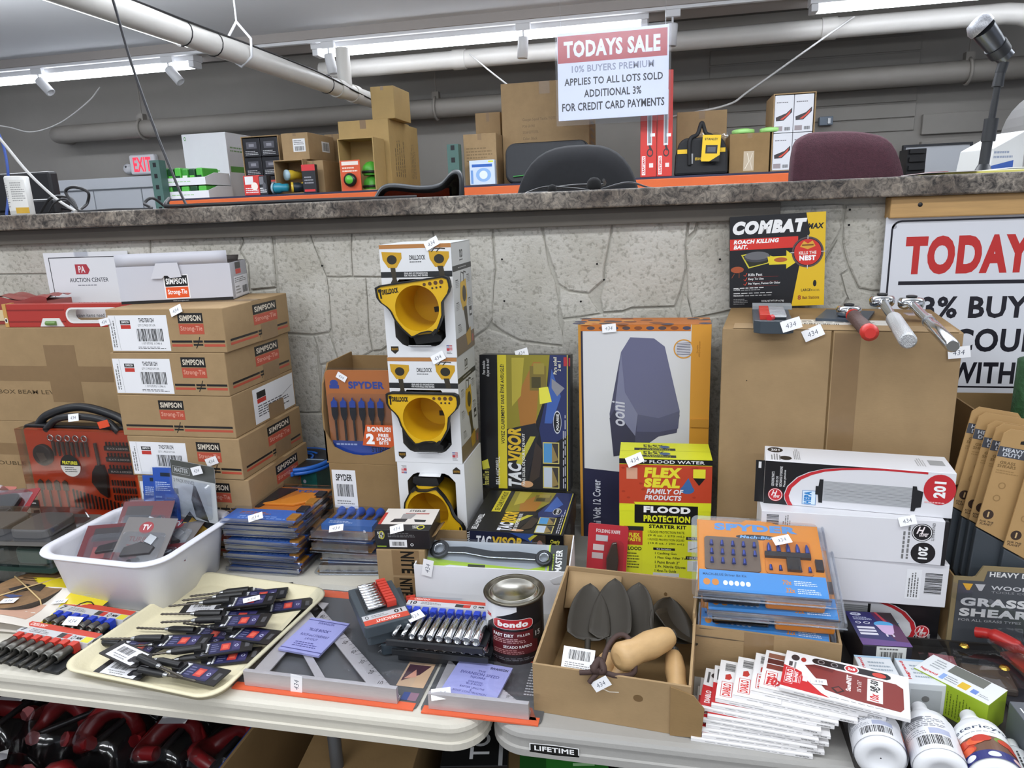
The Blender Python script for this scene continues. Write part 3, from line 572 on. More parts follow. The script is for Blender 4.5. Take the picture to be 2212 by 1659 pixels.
    t, w, d, h = carton('bulb_box', 'slim black box with a red top flap before the lantern carton', 'box', 650, 679, 356, 4.60+.012, d=.04, m=mat('#26262b', .35), tape=False, group='gadget boxes on the rack'); A = Art(w, h); A.rect(0, .78, 1, 1, '#cf3236'); A.rect(.1, .04, .9, .12, '#cf3236'); A.micro(.15, .3, .85, .6, 3, '#9a9aa0'); A.place('print', t, frame=faces(w, d, h)['front'])
    # tan stack
    t, w, d, h = carton('tan_carton', 'big tan carton under the topmost box of the rack', 'carton', 729, 838, 263, 4.86, d=.42, m=mat('#b2955f', .7, noise=(6, .08), key='tan_card')); TAN = MC['tan_card']; zt = SZ+h; X = t.location.x
    A = Art(d, h); A.micro(.2, .2, .7, .75, 5, '#6e5a38', vert=True, fill=.3); A.place('print_side', t, frame=faces(w, d, h)['right'])
    t, w2, d2, h2 = carton('tan_carton', 'tan carton behind the big tan one, pipe ending above it', 'carton', 842, 876, 272, 5.32, d=.26, m=TAN)
    A = Art(d2, h2); A.micro(.2, .2, .7, .75, 4, '#6e5a38', vert=True, fill=.3); A.place('print_side', t, frame=faces(w2, d2, h2)['right'])
    carton('tan_carton', 'topmost tan carton of the rack, in front of the drain pipe end', 'carton', 799, 849, 188, 4.88, zt+.0005, .32, m=TAN)
    t, w, d, h = open_front('open_carton', 'open tan carton holding two green safety hats', 'carton', 728, 805, 300, 4.645, .2, m=TAN); o = t.location
    for k in range(2):
        g = thing('green_headgear', ('upper lime green and black headgear in the open tan carton', 'lower lime green and black headgear in the open tan carton')[k], 'headgear', (o.x+w*.72, 4.75, SZ+.10-.094*k), .3, 'green headgear in the open carton'); m = MB()
        m.lathe([(.055, 0), (.062, .02), (.055, .06), (.03, .085), (.001, .092)], mat('#58b53c', .35), 20); m.obj('shell', g); m = MB(); m.lathe([(.0555, .012), (.066, .014), (.066, .028), (.061, .030)], mat('#202522', .4), 20); m.obj('band', g)
    a = py(732, 347, 4.6); b = py(775, 347, 4.6); w = b.x-a.x; h = a.z-SZ; g = thing('orange_pack', 'orange blister card with a round green tool before the open tan carton', 'blister card', (a.x, 4.61, SZ), 0); m = MB(); m.box(0, 0, 0, w, .006, h, mat('#d5562e', .4)); m.obj('card', g); A = Art(w, h); A.rect(.08, .84, .92, .96, '#e9ded4'); A.micro(.1, .6, .9, .8, 2, '#f0d9c8'); A.place('print', g, frame=faces(w, .006, h)['front'])
    m = MB(); T = Matrix.Translation((w/2, -.001, h*.36)) @ Matrix.Rotation(math.radians(90), 4, 'X'); m.lathe([(.042, 0), (.044, .02), (.03, .032), (.001, .036)], mat('#1b1f1c', .3), 20, T=T); m.obj('tool_ring', g); m = MB(); m.lathe([(.028, .033), (.02, .042), (.001, .045)], mat('#5ab83f', .3), 20, T=T); m.obj('tool_button', g)
    # middle bay
    t, w, d, h = carton('brown_carton', 'short brown carton right of the teal rack post', 'carton', 1000, 1071, 291, 4.68, d=.3); A = Art(w, h); A.micro(.08, .45, .9, .75, 5, '#7d6542'); A.place('print', t, frame=faces(w, d, h)['front'])
    t, w, d, h = carton('brown_carton', 'brown carton half hidden left of the tall lettered carton', 'carton', 1026, 1080, 245, 5.05, d=.3)
    t, w, d, h = carton('tall_carton', 'tall brown carton lettered with an order number behind the sale sign', 'carton', 1081, 1272, 182, 4.86, d=.45); TX_ = '#7a6240'
    A = Art(w, h); A.text('Googan Squad Tackle TOTE', .24, .62, .62, .655, TX_); 
    for k, s in enumerate(('PO# GB1901', 'SKU# GSTTOTEL', 'Color: Black', 'Qty/CTN 12PCS')): A.text(s, .24, .56-.06*k, .24+.014*len(s), .59-.06*k, TX_)
    A.place('lettering', t, frame=faces(w, d, h)['front']); A = Art(w, h); A.text('Total CTNs Number:  CTNS 1334', .25, .315, .72, .345, TX_); A.place('count_line', t, frame=faces(w, d, h)['front']); A = Art(d, h); A.micro(.2, .3, .8, .7, 6, '#6f5836'); A.place('print_side', t, frame=faces(w, d, h)['right'])
    a = py(1012, 347, 4.6); b = py(1067, 347, 4.6); w = b.x-a.x; h = a.z-SZ; g = thing('filter_pack', 'blue and white boxed pack before the short brown carton', 'box', (a.x, 4.612, SZ)); m = MB(); m.box(0, 0, 0, w, .05, h, mat('#cfdcef', .3)); m.obj('body', g, bev=.003); A = Art(w, h); A.rect(.1, .72, .9, .84, '#2f63b8'); A.ell(.55, .4, .3, .28, '#8fb6e6'); A.ell(.55, .4, .16, .17, '#e6eef8'); A.rect(.75, .9, .95, .97, '#d8dc4a'); A.rect(.05, .05, .14, .6, '#6f9ad6'); A.place('print', g, frame=faces(w, .05, h)['front'])
    a = py(1088, 297, 4.6); b = py(1268, 297, 4.6); w = b.x-a.x; h = py(1150, 305, 4.6).z-SZ-.005; g = thing('black_zip_case', 'black padded zip case leaning behind the black chair', 'case', (a.x, 4.615, SZ), 0, rx=-.06); m = MB(); m.prism(rrect(0, 0, w, h, .06, 6), 0, .12, mat('#26282c', .55, noise=(30, .1), key='case_cloth'), T=Matrix(((1, 0, 0, 0), (0, 0, -1, .12), (0, 1, 0, 0), (0, 0, 0, 1)))); m.obj('shell', g, bev=.012); m = MB(); m.tube([(x, .05, z) for x, z in rrect(-.003, .001, w+.003, h+.003, .06, 6)], .006, BLACK, 6, closed=True); m.obj('zip', g); m = MB(); m.tube([(.05, -.008, .04), (.2, -.008, .05)], .004, mat('#3b8a45', .4)); m.obj('green_pull', g)
    for k, (x0, x1, top, lab) in enumerate(((1384, 1420, 150, 'left one of two tall red saw boxes beside the sale sign'), (1421, 1455, 150, 'right one of two tall red saw boxes, its top beside the sale sign'))):
        t, w, d, h = carton('red_tool_box', lab, 'box', x0, x1, top+k*2, 4.62, d=.14, m=mat('#cf3a33', .35), tape=False, group='tall red boxes on the rack'); A = Art(w, h)
        A.rect(.42, .30, .72, .82, '#d9dadc'); A.rect(.48, .32, .66, .80, '#8b8d92'); A.ring(.60, .23, .20, .04, .35, '#3a3234'); A.line([(.55, .30), (.68, .25)], .012, '#3a3234'); A.rect(.1, .02, .32, .2, '#f0eeee'); A.text('CRAFTSMAN', .13, .03, .29, .19, '#cf3a33', .04, rot=90); A.rect(.55, .09, .8, .13, '#e9dcd8'); A.rect(.62, .38, .9, .41, '#f0eeee'); A.place('print', t, frame=faces(w, d, h)['front'])
    t, w, d, h = carton('taped_carton', 'brown carton wrapped in torn clear tape behind the tool bag', 'carton', 1463, 1571, 243, 4.95, d=.3)
    m = MB(); m.grid(lambda u, v: (w*.45+u*w*.58, -.012+.006*math.sin(9*u+5*v), h*.45+v*h*.2+.008*math.sin(14*u)), 10, 5, BLIST); m.obj('torn_tape', t)
    a = py(1457, 370, 4.6); b = py(1573, 370, 4.6); w = b.x-a.x; g = thing('tool_bag', 'black and yellow fabric tool bag with a yellow hang tag', 'tool bag', (a.x, 4.62, SZ)); BK = mat('#1c1d20', .7, noise=(40, .15), key='bag_cloth'); YL = mat('#e2b81f', .5, key='bag_yellow')
    m = MB(); m.prism([(0, 0), (w, 0), (w*.99, .13), (w*.90, .20), (w*.82, .215), (w*.18, .215), (w*.08, .19), (.005, .12)], 0, .2, BK, T=Matrix(((1, 0, 0, 0), (0, 0, -1, .2), (0, 1, 0, 0), (0, 0, 0, 1)))); m.obj('body', g, bev=.015)
    m = MB(); m.tube(bez([(w*.28, -.004, .06), (w*.28, -.008, .20), (w*.42, .02, .235), (w*.5, .03, .30), (w*.58, .03, .24), (w*.72, -.004, .20), (w*.72, -.004, .06)]), .012, BK); m.obj('handle', g)
    for x0, x1 in ((.05, .24), (.76, .94)): m = MB(); m.box(w*x0, -.003, .125, w*x1, -.0003, .15, YL); m.obj('yellow_trim', g)
    A = Art(w, .2); A.rect(.30, .33, .345, .62, '#9a9a9c'); A.text('STANLEY', .38, .42, .56, .50, '#d9b32a', .04); A.place('logo', g, frame=((0, -.001, 0), (1, 0, 0), (0, 0, 1)))
    A = Art(.105, .15); A.rect(0, 0, 1, 1, '#e6be22'); A.text('STANLEY', .12, .80, .85, .89, '#1b1b1b', .03); A.rect(.2, .3, .85, .62, '#26262a'); A.rect(.3, .36, .75, .55, '#55585f'); A.poly([(.45, 0), (1, 0), (1, .25)], '#1b1b1b'); A.place('hang_tag', g, frame=((w*.49, -.03, .075), (1, 0, -.05), (.05, 0, 1)))
    t, w, d, h = carton('brown_carton', 'brown carton topped with lime green tubs beside the tool bag', 'carton', 1577, 1664, 290, 4.66, d=.3, m=KRAFT2); A = Art(w, h); A.rect(.36, .05, .62, .55, '#bfae96'); A.line([(.4, .1), (.5, .3), (.45, .5)], .004, '#e5dccb'); A.line([(.58, .08), (.52, .3), (.58, .5)], .004, '#d9cfbd'); A.place('torn_label', t, frame=faces(w, d, h)['front']); o = t.location
    for k in range(2):
        g = thing('green_lid', ('left lime green tub on the brown carton beside the tool bag', 'right lime green tub on the brown carton beside the tool bag')[k], 'tub', (o.x+.08+.16*k, 4.72, SZ+h+.0005), 0, 'lime green tubs'); m = MB(); m.lathe([(.001, 0), (.062, 0), (.066, .006), (.066, .022), (.058, .026), (.001, .026)], mat('#9fd67e', .35), 24); m.obj('cap', g); m = MB(); m.lathe([(.03, .0262), (.034, .031), (.038, .0262)], mat('#8cc96a', .35), 24); m.obj('rim', g)  # lids, each a flat cap with a raised rim
    t, w, d, h = open_front('display_carton', 'tall carton of white tool case boxes left of the burgundy chair', 'carton', 1672, 1764, 203, 4.66, .32); o = t.location
    for r in range(2):
        for c in range(2):
            pw, ph = (w-.016)/2-.003, (h-.016)/2-.002; g = thing('tool_case_box', 'white boxed tool case in the tall carton, %s %s' % (('lower', 'upper')[r], ('left', 'right')[c]), 'box', (o.x+.008+c*(w-.016)/2, 4.664, SZ+.0065+r*(h-.014)/2), 0, 'white tool case boxes'); m = MB(); m.box(0, 0, 0, pw, .3, ph, mat('#d6d7dc', .4)); m.obj('body', g, bev=.002)
            A = Art(pw, ph); A.poly([(.08, .42), (.62, .52), (.92, .66), (.92, .54), (.5, .33), (.1, .32)], '#3a3436'); A.poly([(.3, .36), (.6, .46), (.85, .6), (.8, .5), (.45, .35)], '#cf4a38'); A.micro(.1, .78, .9, .84, 1, '#77777c'); A.bars(.55, .06, .85, .15); A.rect(.06, .05, .45, .18, '#9a8f92'); A.place('print', g, frame=((0, 0, 0), (1, 0, 0), (0, 0, 1)))
rack_goods()
# ------------------------------------------------------------------ chairs behind the counter and things on it
def chairs():
    def back(name, label, xs, yt, Y, m, frame, zlow=1.05, r=.09, mesh=False, tilt=.12, rz=0, bulge=.05, prof=None):
        a = py(xs[0], yt, Y); b = py(xs[1], yt, Y); w = b.x-a.x; zt = py((xs[0]+xs[1])/2, yt, Y).z
        t = thing(name, label, 'chair', ((a.x+b.x)/2, Y, 0), rz, 'office chairs behind the counter')
        h = zt-zlow; pts = prof(w, h) if prof else rrect(-w/2, 0, w/2, h, r, 8)
        mb = MB(); n = len(pts)
        f = lambda x, z, s: (x, (.03 if s else 0)+bulge*(2*x/w)**2*-1+z*tilt+.02*s, zlow+z)
        c = (0, h*.55)
        rg = []
        for q, dy in ((1, 0), (.97, -.018), (.8, -.03), (.4, -.036)):
            rg.append([(c[0]+(x-c[0])*q, c[1]+(z-c[1])*q, dy) for x, z in pts])
        vs = [(x, -bulge*(2*x/w)**2+z*tilt+dy, zlow+z) for g in rg for x, z, dy in g]+[(0, c[1]*tilt-.037, zlow+c[1])]
        fs = [(k*n+j, k*n+(j+1) % n, (k+1)*n+(j+1) % n, (k+1)*n+j) for k in range(3) for j in range(n)]+[(3*n+j, 3*n+(j+1) % n, 4*n) for j in range(n)]
        vb = [(x, y+.05 if k < n else y, z) for k, (x, y, z) in enumerate(vs[:n])]; o = len(vs); vs += vb
        fs += [(o+j, o+(j+1) % n, (j+1) % n, j) for j in range(n)]+[tuple(range(o+n-1, o-1, -1))]
        mb.add(vs, fs, m, True); mb.obj('backrest', t)
        if frame: mb = MB(); mb.tube([(x, -bulge*(2*x/w)**2+z*tilt+.012, zlow+z) for x, z in pts], .014, frame, 8, closed=True); mb.obj('back_frame', t)
        mb = MB(); mb.prism(rrect(-.24, -.24, .24, .24, .08, 6), .44, .53, m, T=Matrix.Translation((0, .28, 0))); mb.obj('seat', t, bev=.02)
        mb = MB(); mb.tube([(0, .08, .5), (0, .04, .8), (0, zlow*tilt+.06, zlow+.1)], .025, BLACK); mb.obj('back_post', t)
        mb = MB(); mb.tube([(0, .28, .44), (0, .28, .09)], .028, BLACK); mb.obj('column', t)
        for k in range(5): mb = MB(); a5 = k*2*math.pi/5; mb.tube([(0, .28, .10), (.3*math.cos(a5), .28+.3*math.sin(a5), .065)], [.025, .016], BLACK); mb.obj('leg', t); mb = MB(); mb.lathe([(.001, -.012), (.028, -.012), (.032, 0), (.028, .012), (.001, .012)], BLACK, 14, T=Matrix.Translation((.3*math.cos(a5), .28+.3*math.sin(a5), .0325)) @ Matrix.Rotation(1.57, 4, 'X')); mb.obj('caster', t)
        return t
    back('office_chair', 'black fabric office chair with a rounded back in the middle of the counter', (1105, 1386), 309, 2.62, mat('#15161a', .85, noise=(60, .2), key='chair_black'), None, r=.17, zlow=1.10, prof=lambda w, h: [(w/2*math.copysign(abs(math.cos(a))**.72, math.cos(a)), h*.5+h*.5*math.copysign(abs(math.sin(a))**.72, math.sin(a))) for a in [2*math.pi*(i+.5)/40 for i in range(40)]])
    back('office_chair', 'burgundy fabric office chair at the right of the counter', (1716, 1985), 277, 2.66, mat('#4b2933', .9, noise=(90, .25), bump=(300, .3), key='chair_burgundy'), None, zlow=1.12, rz=.0, prof=lambda w, h: [(p.x, p.y) for p in bez([(w*.40, 0, 0), (w*.49, h*.45, 0), (w*.44, h*.72, 0), (w*.33, h*.92, 0), (w*.12, h*.985, 0), (-w*.2, h*1.0, 0), (-w*.40, h*.985, 0), (-w*.49, h*.90, 0), (-w*.5, h*.6, 0), (-w*.42, 0, 0)], 4)])
    def pr(w, h):
        top = bez([(-w/2, h*.80, 0), (-w*.44, h*.895, 0), (-w*.33, h*.945, 0), (0, h*.925, 0), (w*.25, h*.935, 0), (w*.42, h*1.0, 0), (w*.5, h*.97, 0), (w*.47, h*.75, 0)], 5)
        return [(-w*.36, 0), (w*.36, 0)]+[(p.x, p.y) for p in top][::-1]
    t = back('office_chair', 'mesh backed office chair with a curved dark grey rim at the left', (800, 992), 380, 2.55, clear('#7a675c', .0, .6, 'meshcloth', .03), mat('#26292d', .35, key='chair_rim'), zlow=1.05, prof=pr, tilt=.08)
def counter_things():
    z = 1.5695
    p = py(2124, 362, 2.12); t = thing('desk_microphone', 'silver and black microphone on a desk stand at the right', 'microphone', (p.x, 2.12, z)); BK = mat('#24262a', .45, key='mic_black')
    m = MB(); m.lathe([(.001, 0), (.07, 0), (.07, .008), (.02, .014), (.012, .03)], BK, 28); m.obj('base', t)
    m = MB(); m.tube([(0, 0, .02), (.004, 0, .12)], .012, BK, 14); m.tube([(.004, 0, .085), (.006, 0, .14)], .016, BK, 14); m.obj('lower_pole', t)
    m = MB(); m.tube([(.006, 0, .13), (.012, 0, .235)], .008, BK, 12); m.obj('upper_pole', t); m = MB(); m.tube([(.011, 0, .215), (.014, 0, .25)], [.013, .011], BK, 12); m.tube([(.014, 0, .248), (.018, -.002, .272)], .012, BK, 12); m.obj('knuckle', t)
    a = py(2112, 68, 2.12)-Vector((p.x, 2.12, z)); b = py(2160, 112, 2.12)-Vector((p.x, 2.12, z)); d = (b-a).normalized(); a = a+Vector((0, -.03, 0)); b = b+Vector((0, .0, 0))
    m = MB(); m.tube([a, a+(b-a)*.5, b, b+d*.025], [.027, .025, .021, .019], mat('#5f6267', .3, .8, key='mic_silver'), 20); m.obj('mic_body', t)
    m = MB(); m.tube([a-d*.03, a-d*.027, a-d*.012, a-d*.001], [.008, .022, .031, .030], mat('#b9bbc0', .45, .7, noise=(400, .5), key='mic_mesh'), 20); m.obj('mic_grille', t)
    m = MB(); m.tube([a+(b-a)*.72, a+(b-a)*1.05], [.026, .025], BK, 18); m.tube([a+(b-a)*.85, Vector((.018, -.002, .272))], .011, BK, 10); m.obj('mic_clip', t)
    t = thing('drink_canister', 'white printed canister with a yellow patch on the left counter end', 'canister', (py(51, 466, 1.87).x, 1.87, z)); rr = .032; h = py(51, 380, 1.87).z-z
    m = MB(); m.lathe([(.001, 0), (rr-.003, 0), (rr, .004), (rr, h-.004), (rr-.003, h), (rr-.005, h-.004), (.001, h-.005)], mat('#d9d9d6', .35), 36); m.obj('can', t)
    A = Art(.09, h); A.rect(.02, .12, .98, .9, '#e4e3df'); A.micro(.05, .2, .45, .85, 12, '#8a8a88'); A.micro(.55, .35, .95, .85, 9, '#9a9a98', 3); A.rect(.6, .05, .98, .2, '#d2a83a'); A.place('label', t, bend=lambda X, Y, d: ((rr+d)*math.sin((X-.045)/rr), -(rr+d)*math.cos((X-.045)/rr), Y))
    t = thing('black_monitor', 'black screen edge at the far left end of the counter', 'monitor', (-2.42, 2.25, z)); m = MB(); m.box(-.28, -.02, .02, .30, .02, .155, BLACK); m.obj('screen', t, bev=.008); m = MB(); m.prism(rrect(-.12, -.04, .12, .04, .03), 0, .02, BLACK); m.obj('stand', t)
    t = thing('black_adapter', 'black power adapter behind the printed canister', 'adapter', (py(85, 462, 1.98).x, 1.98, z)); m = MB(); m.box(-.035, 0, 0, .06, .07, .05, BLACK); m.obj('body', t, bev=.008); m = MB(); m.tube([(.06, .03, .02), (.10, .04, .01), (.14, .02, .004)], .003, BLACK); m.obj('cord', t)
    # headset and its leads before the black chair
    t = thing('headset', 'black headset with foam ends lying before the black chair', 'headset', (py(1260, 400, 2.0).x, 2.0, z)); m = MB(); m.tube(bez([(-.095, .03, .012), (-.06, .08, .02), (0, .10, .022), (.05, .06, .02), (.055, 0, .03)]), .004, BLACK); m.obj('headband', t)
    for x, y, r in ((.03, -.01, .020), (-.085, 0, .013)):
        m = MB(); m.lathe([(.001, 0), (r*.8, .1*r), (r, r*.7), (r*.9, r*1.4), (r*.5, r*1.8), (.001, r*1.9)], mat('#141416', .9, key='foam'), 18, T=Matrix.Translation((x, y, 0))); m.obj('ear_foam', t)
    m = MB(); m.tube(bez([(.04, 0, .004), (.12, -.02, .02), (.18, .0, .004), (.23, -.02, .003)]), .0025, mat('#4a4a4e', .4)); m.obj('lead', t); m = MB(); m.tube(bez([(-.09, 0, .004), (-.13, -.03, .004), (-.16, .0, .004), (-.11, .05, .02), (-.03, .0, .012), (.02, -.03, .004)]), .0025, BLACK); m.obj('lead', t)
    # papers and box at the right end
    a = py(1970, 380, 1.95); t = thing('paper_stack', 'yellow legal pad with loose papers at the right counter end', 'papers', (a.x, 1.80, z)); YP = mat('#e3dc7a', .6, key='yellow_paper'); 
    m = MB(); m.box(.035, .04, 0, .26, .32, .006, YP); m.obj('yellow_pad', t); m = MB(); m.box(-.01, .02, .0062, .10, .2, .0075, mat('#d9d5d6', .6)); m.obj('sheet', t); m = MB(); m.box(0, .02, .0077, .035, .2, .0085, mat('#b53a40', .5)); m.obj('red_strip', t); m = MB(); m.box(.12, .1, .0062, .22, .28, .009, LABELP); m.obj('sheet', t)
    a = py(2112, 366, 2.25); b = py(2176, 300, 2.25); t = thing('parts_box', 'white box with a blue stripe behind the microphone stand', 'box', (a.x, 2.18, z), .35); w = .10; h = .095; m = MB(); m.prism([(0, 0), (w, 0), (w, h+.02), (.01, h*.75)], 0, .12, mat('#cfd0ce', .5), T=Matrix(((1, 0, 0, 0), (0, 0, -1, .12), (0, 1, 0, 0), (0, 0, 0, 1)))); m.obj('body', t, bev=.002)
    A = Art(w, h); A.poly([(.05, .12), (.7, .22), (.7, .42), (.05, .28)], '#3557a0'); A.micro(.1, .45, .7, .7, 2, '#8f98aa'); A.place('print', t, frame=faces(w, .12, h)['front'])
    t = thing('green_folder', 'dark green folder lying at the far right of the counter', 'folder', (py(2175, 372, 1.95).x, 1.95, z)); m = MB(); m.box(0, 0, 0, .2, .26, .012, mat('#4a4f45', .6)); m.obj('cover', t, bev=.002); m = MB(); m.box(.004, .004, .0122, .19, .25, .0145, LABELP); m.obj('sheet', t)
chairs(); counter_things()
# ------------------------------------------------------------------ goods on the left table
YZ = Matrix(((1, 0, 0, 0), (0, 0, -1, 0), (0, 1, 0, 0), (0, 0, 0, 1)))   # (x, y, z) -> (x, -z, y): prisms standing upright, z grows towards the viewer
def ringp(mb, outer, inner, z0, z1, m, T=None):
    n = len(outer); vs = [(x, y, z) for z in (z0, z1) for r in (outer, inner) for x, y in r]; fs = []
    for k in range(n):
        j = (k+1) % n; fs += [(2*n+k, 2*n+j, 3*n+j, 3*n+k), (j, k, n+k, n+j), (k, j, 2*n+j, 2*n+k), (n+j, n+k, 3*n+k, 3*n+j)]
    return mb.add(vs, fs, m, T=T)
def tb(name, label, cat, pL, pR, z0=TZ, top=None, h=None, d=.1, group=None, m=None, body=True, bev=.0015):
    a, b = pz(*pL, z0), pz(*pR, z0); w = (b-a).length; rz = math.atan2(b.y-a.y, b.x-a.x)
    if top: h = py(*top, a.y).z-z0
    t = thing(name, label, cat, a, rz, group)
    if body: mb = MB(); mb.box(0, 0, 0, w, d, h, m or KRAFT); mb.obj('body', t, bev=bev)
    return t, w, d, h
def at_box(name, label, cat, x, y, z, w, d, h, m, rz=0, group=None, bev=.0015):
    t = thing(name, label, cat, (x, y, z), rz, group); mb = MB(); mb.box(0, 0, 0, w, d, h, m); mb.obj('body', t, bev=bev); return t
INK = '#5c4a30'
# two long cartons under the red level
for k, (z, lab) in enumerate(((TZ, 'lower long brown carton behind the orange tool kit'), (TZ+.2655, 'upper long brown carton carrying the red level'))):
    t = at_box('long_carton', lab, 'carton', -2.25, 1.60, z, .985, .18, .265, KRAFT, group='level cartons'); A = Art(.985, .265)
    if k: A.text('STABILITE DOUBLE VIEW BOX BEAM LEVEL', .12, .30, .655, .345, INK, .01); A.rect(0, .44, 1, .60, TAPE); A.rect(.62, .22, .72, .82, TAPE)
    else: A.text('STABILITE  DOUBLE VIEW', .20, .50, .57, .545, INK, .01); A.text('Qty/ctn: 6PC', .22, .42, .36, .455, INK, .0); A.text('6PC', .33, .33, .37, .37, INK, .0); A.text('MADE IN CHINA', .22, .25, .37, .285, INK, .0); A.rect(0, .62, .6, .75, TAPE)
    A.place('print', t, frame=faces(.985, .18, .265)['front'])
# red box-beam level
zt = TZ+.531; p0 = py(18, 690, 1.605); p1 = py(268, 690, 1.605)
t = thing('spirit_level', 'red box beam level with a white ringed grip hole on the upper carton', 'level', (p0.x, 1.605, zt)); L = p1.x-p0.x+.03; H = .062; RD = mat('#b0382f', .35, key='level_red'); T = Matrix.Translation((0, .026, 0)) @ YZ
hx0, hx1 = L*.48, L*.90; m = MB(); m.box(0, 0, 0, hx0-.004, .026, H, RD); m.box(hx1+.004, 0, 0, L, .026, H, RD)
ringp(m, rrect(hx0-.004, 0, hx1+.004, H, .0005, 5), rrect(hx0, .012, hx1, H-.012, (H-.024)/2-.0005, 5), 0, .026, RD, T=T); m.obj('beam', t, bev=.001)
for zz in (.014, .045): m = MB(); m.box(.001, -.0012, zz, hx0-.006, -.0002, zz+.003, mat('#8f2a24', .4)); m.obj('rib', t)
m = MB(); ringp(m, rrect(hx0-.001, .010, hx1+.001, H-.010, .020, 5), rrect(hx0+.004, .0145, hx1-.004, H-.0145, .016, 5), -.001, .0275, mat('#e8e6e4', .4), T=T); m.obj('grip_ring', t)
m = MB(); m.prism([(L*.26, .002), (L*.45, .002), (L*.42, .024), (L*.29, .024)], .0262, .0285, mat('#e4e2de', .4), T=T); v = m.obj('vial_frame', t); m = MB(); m.tube([(L*.315, -.0035, .011), (L*.395, -.0035, .011)], .006, mat('#6d8f4e', .15), 10); m.obj('vial', v)
m = MB(); m.box(-.012, -.001, -.0003+.0008, -.0003, .028, H+.001, mat('#c99a55', .5)); m.obj('end_label', t); A = Art(.012, H); A.ell(.5, .3, .45, .12, '#e8e0d0'); A.ell(.5, .3, .25, .07, '#222'); A.place('end_print', t, frame=((-.012, -.0011, 0), (1, 0, 0), (0, 0, 1)))
price_tag(t, (L-.03, -.001, -.012), (1, 0, .25), (0, -1, 0))
t = thing('wrapped_pack', 'red and pink wrapped pack lying behind the red level', 'pack', (p0.x-.12, 1.66, zt)); m = MB(); m.grid(lambda u, v: (u*.2, v*.09, .072+.006*math.sin(9*u)+.004*math.sin(14*v+u*5)), 12, 6, mat('#a85a55', .35)); m.grid(lambda u, v: (u*.2, 0, .072*v+v*.006*math.sin(9*u)), 12, 2, mat('#98403c', .35)); m.box(.002, .002, 0, .198, .088, .064, mat('#a85a55', .4)); m.obj('wrapping', t); m = MB(); m.box(.01, -.003, .01, .12, -.0005, .04, mat('#d9c8a0', .4)); m.obj('label_patch', t)
# policy notice
a = py(92, 547, 1.785); w = py(275, 547, 1.785).x-a.x; h = .30
t = thing('policy_notice', 'white printed pickup policy notice fixed to the stone wall', 'notice', (a.x, 1.785, a.z-h)); m = MB(); m.box(0, 0, 0, w, .002, h, mat('#e4e6ea', .4)); m.obj('sheet', t)
A = Art(w, h, .4); A.frame(.055, .04, .96, .955, .0022, '#2b2b30'); A.poly([(.36, .79), (.50, .79), (.53, .83), (.50, .885), (.36, .885)], '#b23a45'); A.text('PA', .395, .805, .475, .87, '#f2e6e8', .03); A.text('AUCTION CENTER', .27, .715, .73, .755, '#3a3c46', .005); A.micro(.36, .675, .66, .695, 1, '#7b7d86'); A.text('PICKUP POLICY:', .33, .475, .73, .52, '#3a3c46', .0); A.text('All auction items need to be picked up', .16, .365, .94, .41, '#3a3c46', .0); A.text('within 3 business days', .3, .29, .78, .33, '#3a3c46', .0); A.text('We appreciate your cooperation', .3, .05, .9, .09, '#3a3c46', .0); A.place('print', t, frame=faces(w, .002, h)['front'])
m = MB(); m.grid(lambda u, v: (w*(.38+.16*u), -.003-.003*math.sin(6*u), h-.012+.02*v), 6, 3, BLIST); m.obj('clear_sleeve', t)
# strapping-company cartons
CB = '#1e1c1b'; CR = '#b5503b'
def tie_logo(A, x0, y0, x1, y1, fl=1):
    my = y0+(y1-y0)*.5; A.rect(x0, my+.01, x1, y1, CB); A.text('SIMPSON', x0+(x1-x0)*.07, my+(y1-my)*.25, x1-(x1-x0)*.07, y1-(y1-my)*.2, '#d8cdbb', .03); A.rect(x0, y0, x1, my-.005, CR); A.text('Strong-Tie', x0+(x1-x0)*.06, y0+(my-y0)*.2, x1-(x1-x0)*.06, my-(my-y0)*.2, '#d79a86' if fl else '#f3e9e2', .02)
def stripes(A, x0, x1, y=.14):
    mid = (x0+x1)/2
    for a, b in ((x0, mid-.05), (mid+.05, x1)): A.rect(a, y+.09, b, y+.14, CB); A.rect(a, y, b, y+.055, CR)
    A.rect(mid-.04, y+.09, mid+.04, y+.14, CB); A.rect(mid-.04, y+.02, mid+.04, y+.06, CB); A.line([(mid-.02, y-.04), (mid+.005, y+.1), (mid+.02, y+.22)], .002, CB)
def tie_label(A, x0, y0, x1, y1):
    w, h = x1-x0, y1-y0; A.rect(x0, y0, x1, y1, '#e9e9ec'); q = lambda a, b, c, d: (x0+w*a, y0+h*b, x0+w*c, y0+h*d)
    A.rect(*q(.20, .75, .37, .86), CB); A.rect(*q(.20, .62, .37, .73), '#c0392f'); A.text('SIMPSON', *q(.22, .775, .35, .84), '#eee', .02); A.text('THD75812H', *q(.52, .80, .78, .92), '#26262a', .02); A.text('QTY: 2 PKGS OF 5 EA.', *q(.50, .68, .80, .75), '#333', .0); A.bars(*q(.46, .27, .90, .62)); A.text('1 07 07392 11346 6', *q(.52, .18, .86, .24), '#333', .0); A.micro(*q(.45, .05, .95, .13), 2, '#666'); A.micro(*q(.02, .1, .10, .9), 2, '#777', vert=True); A.line([(x0+w*.14, y0+h*.02), (x0+w*.12, y0+h*.98)], .0006, '#999')
CH, CW, CD = .1003, .298, .285
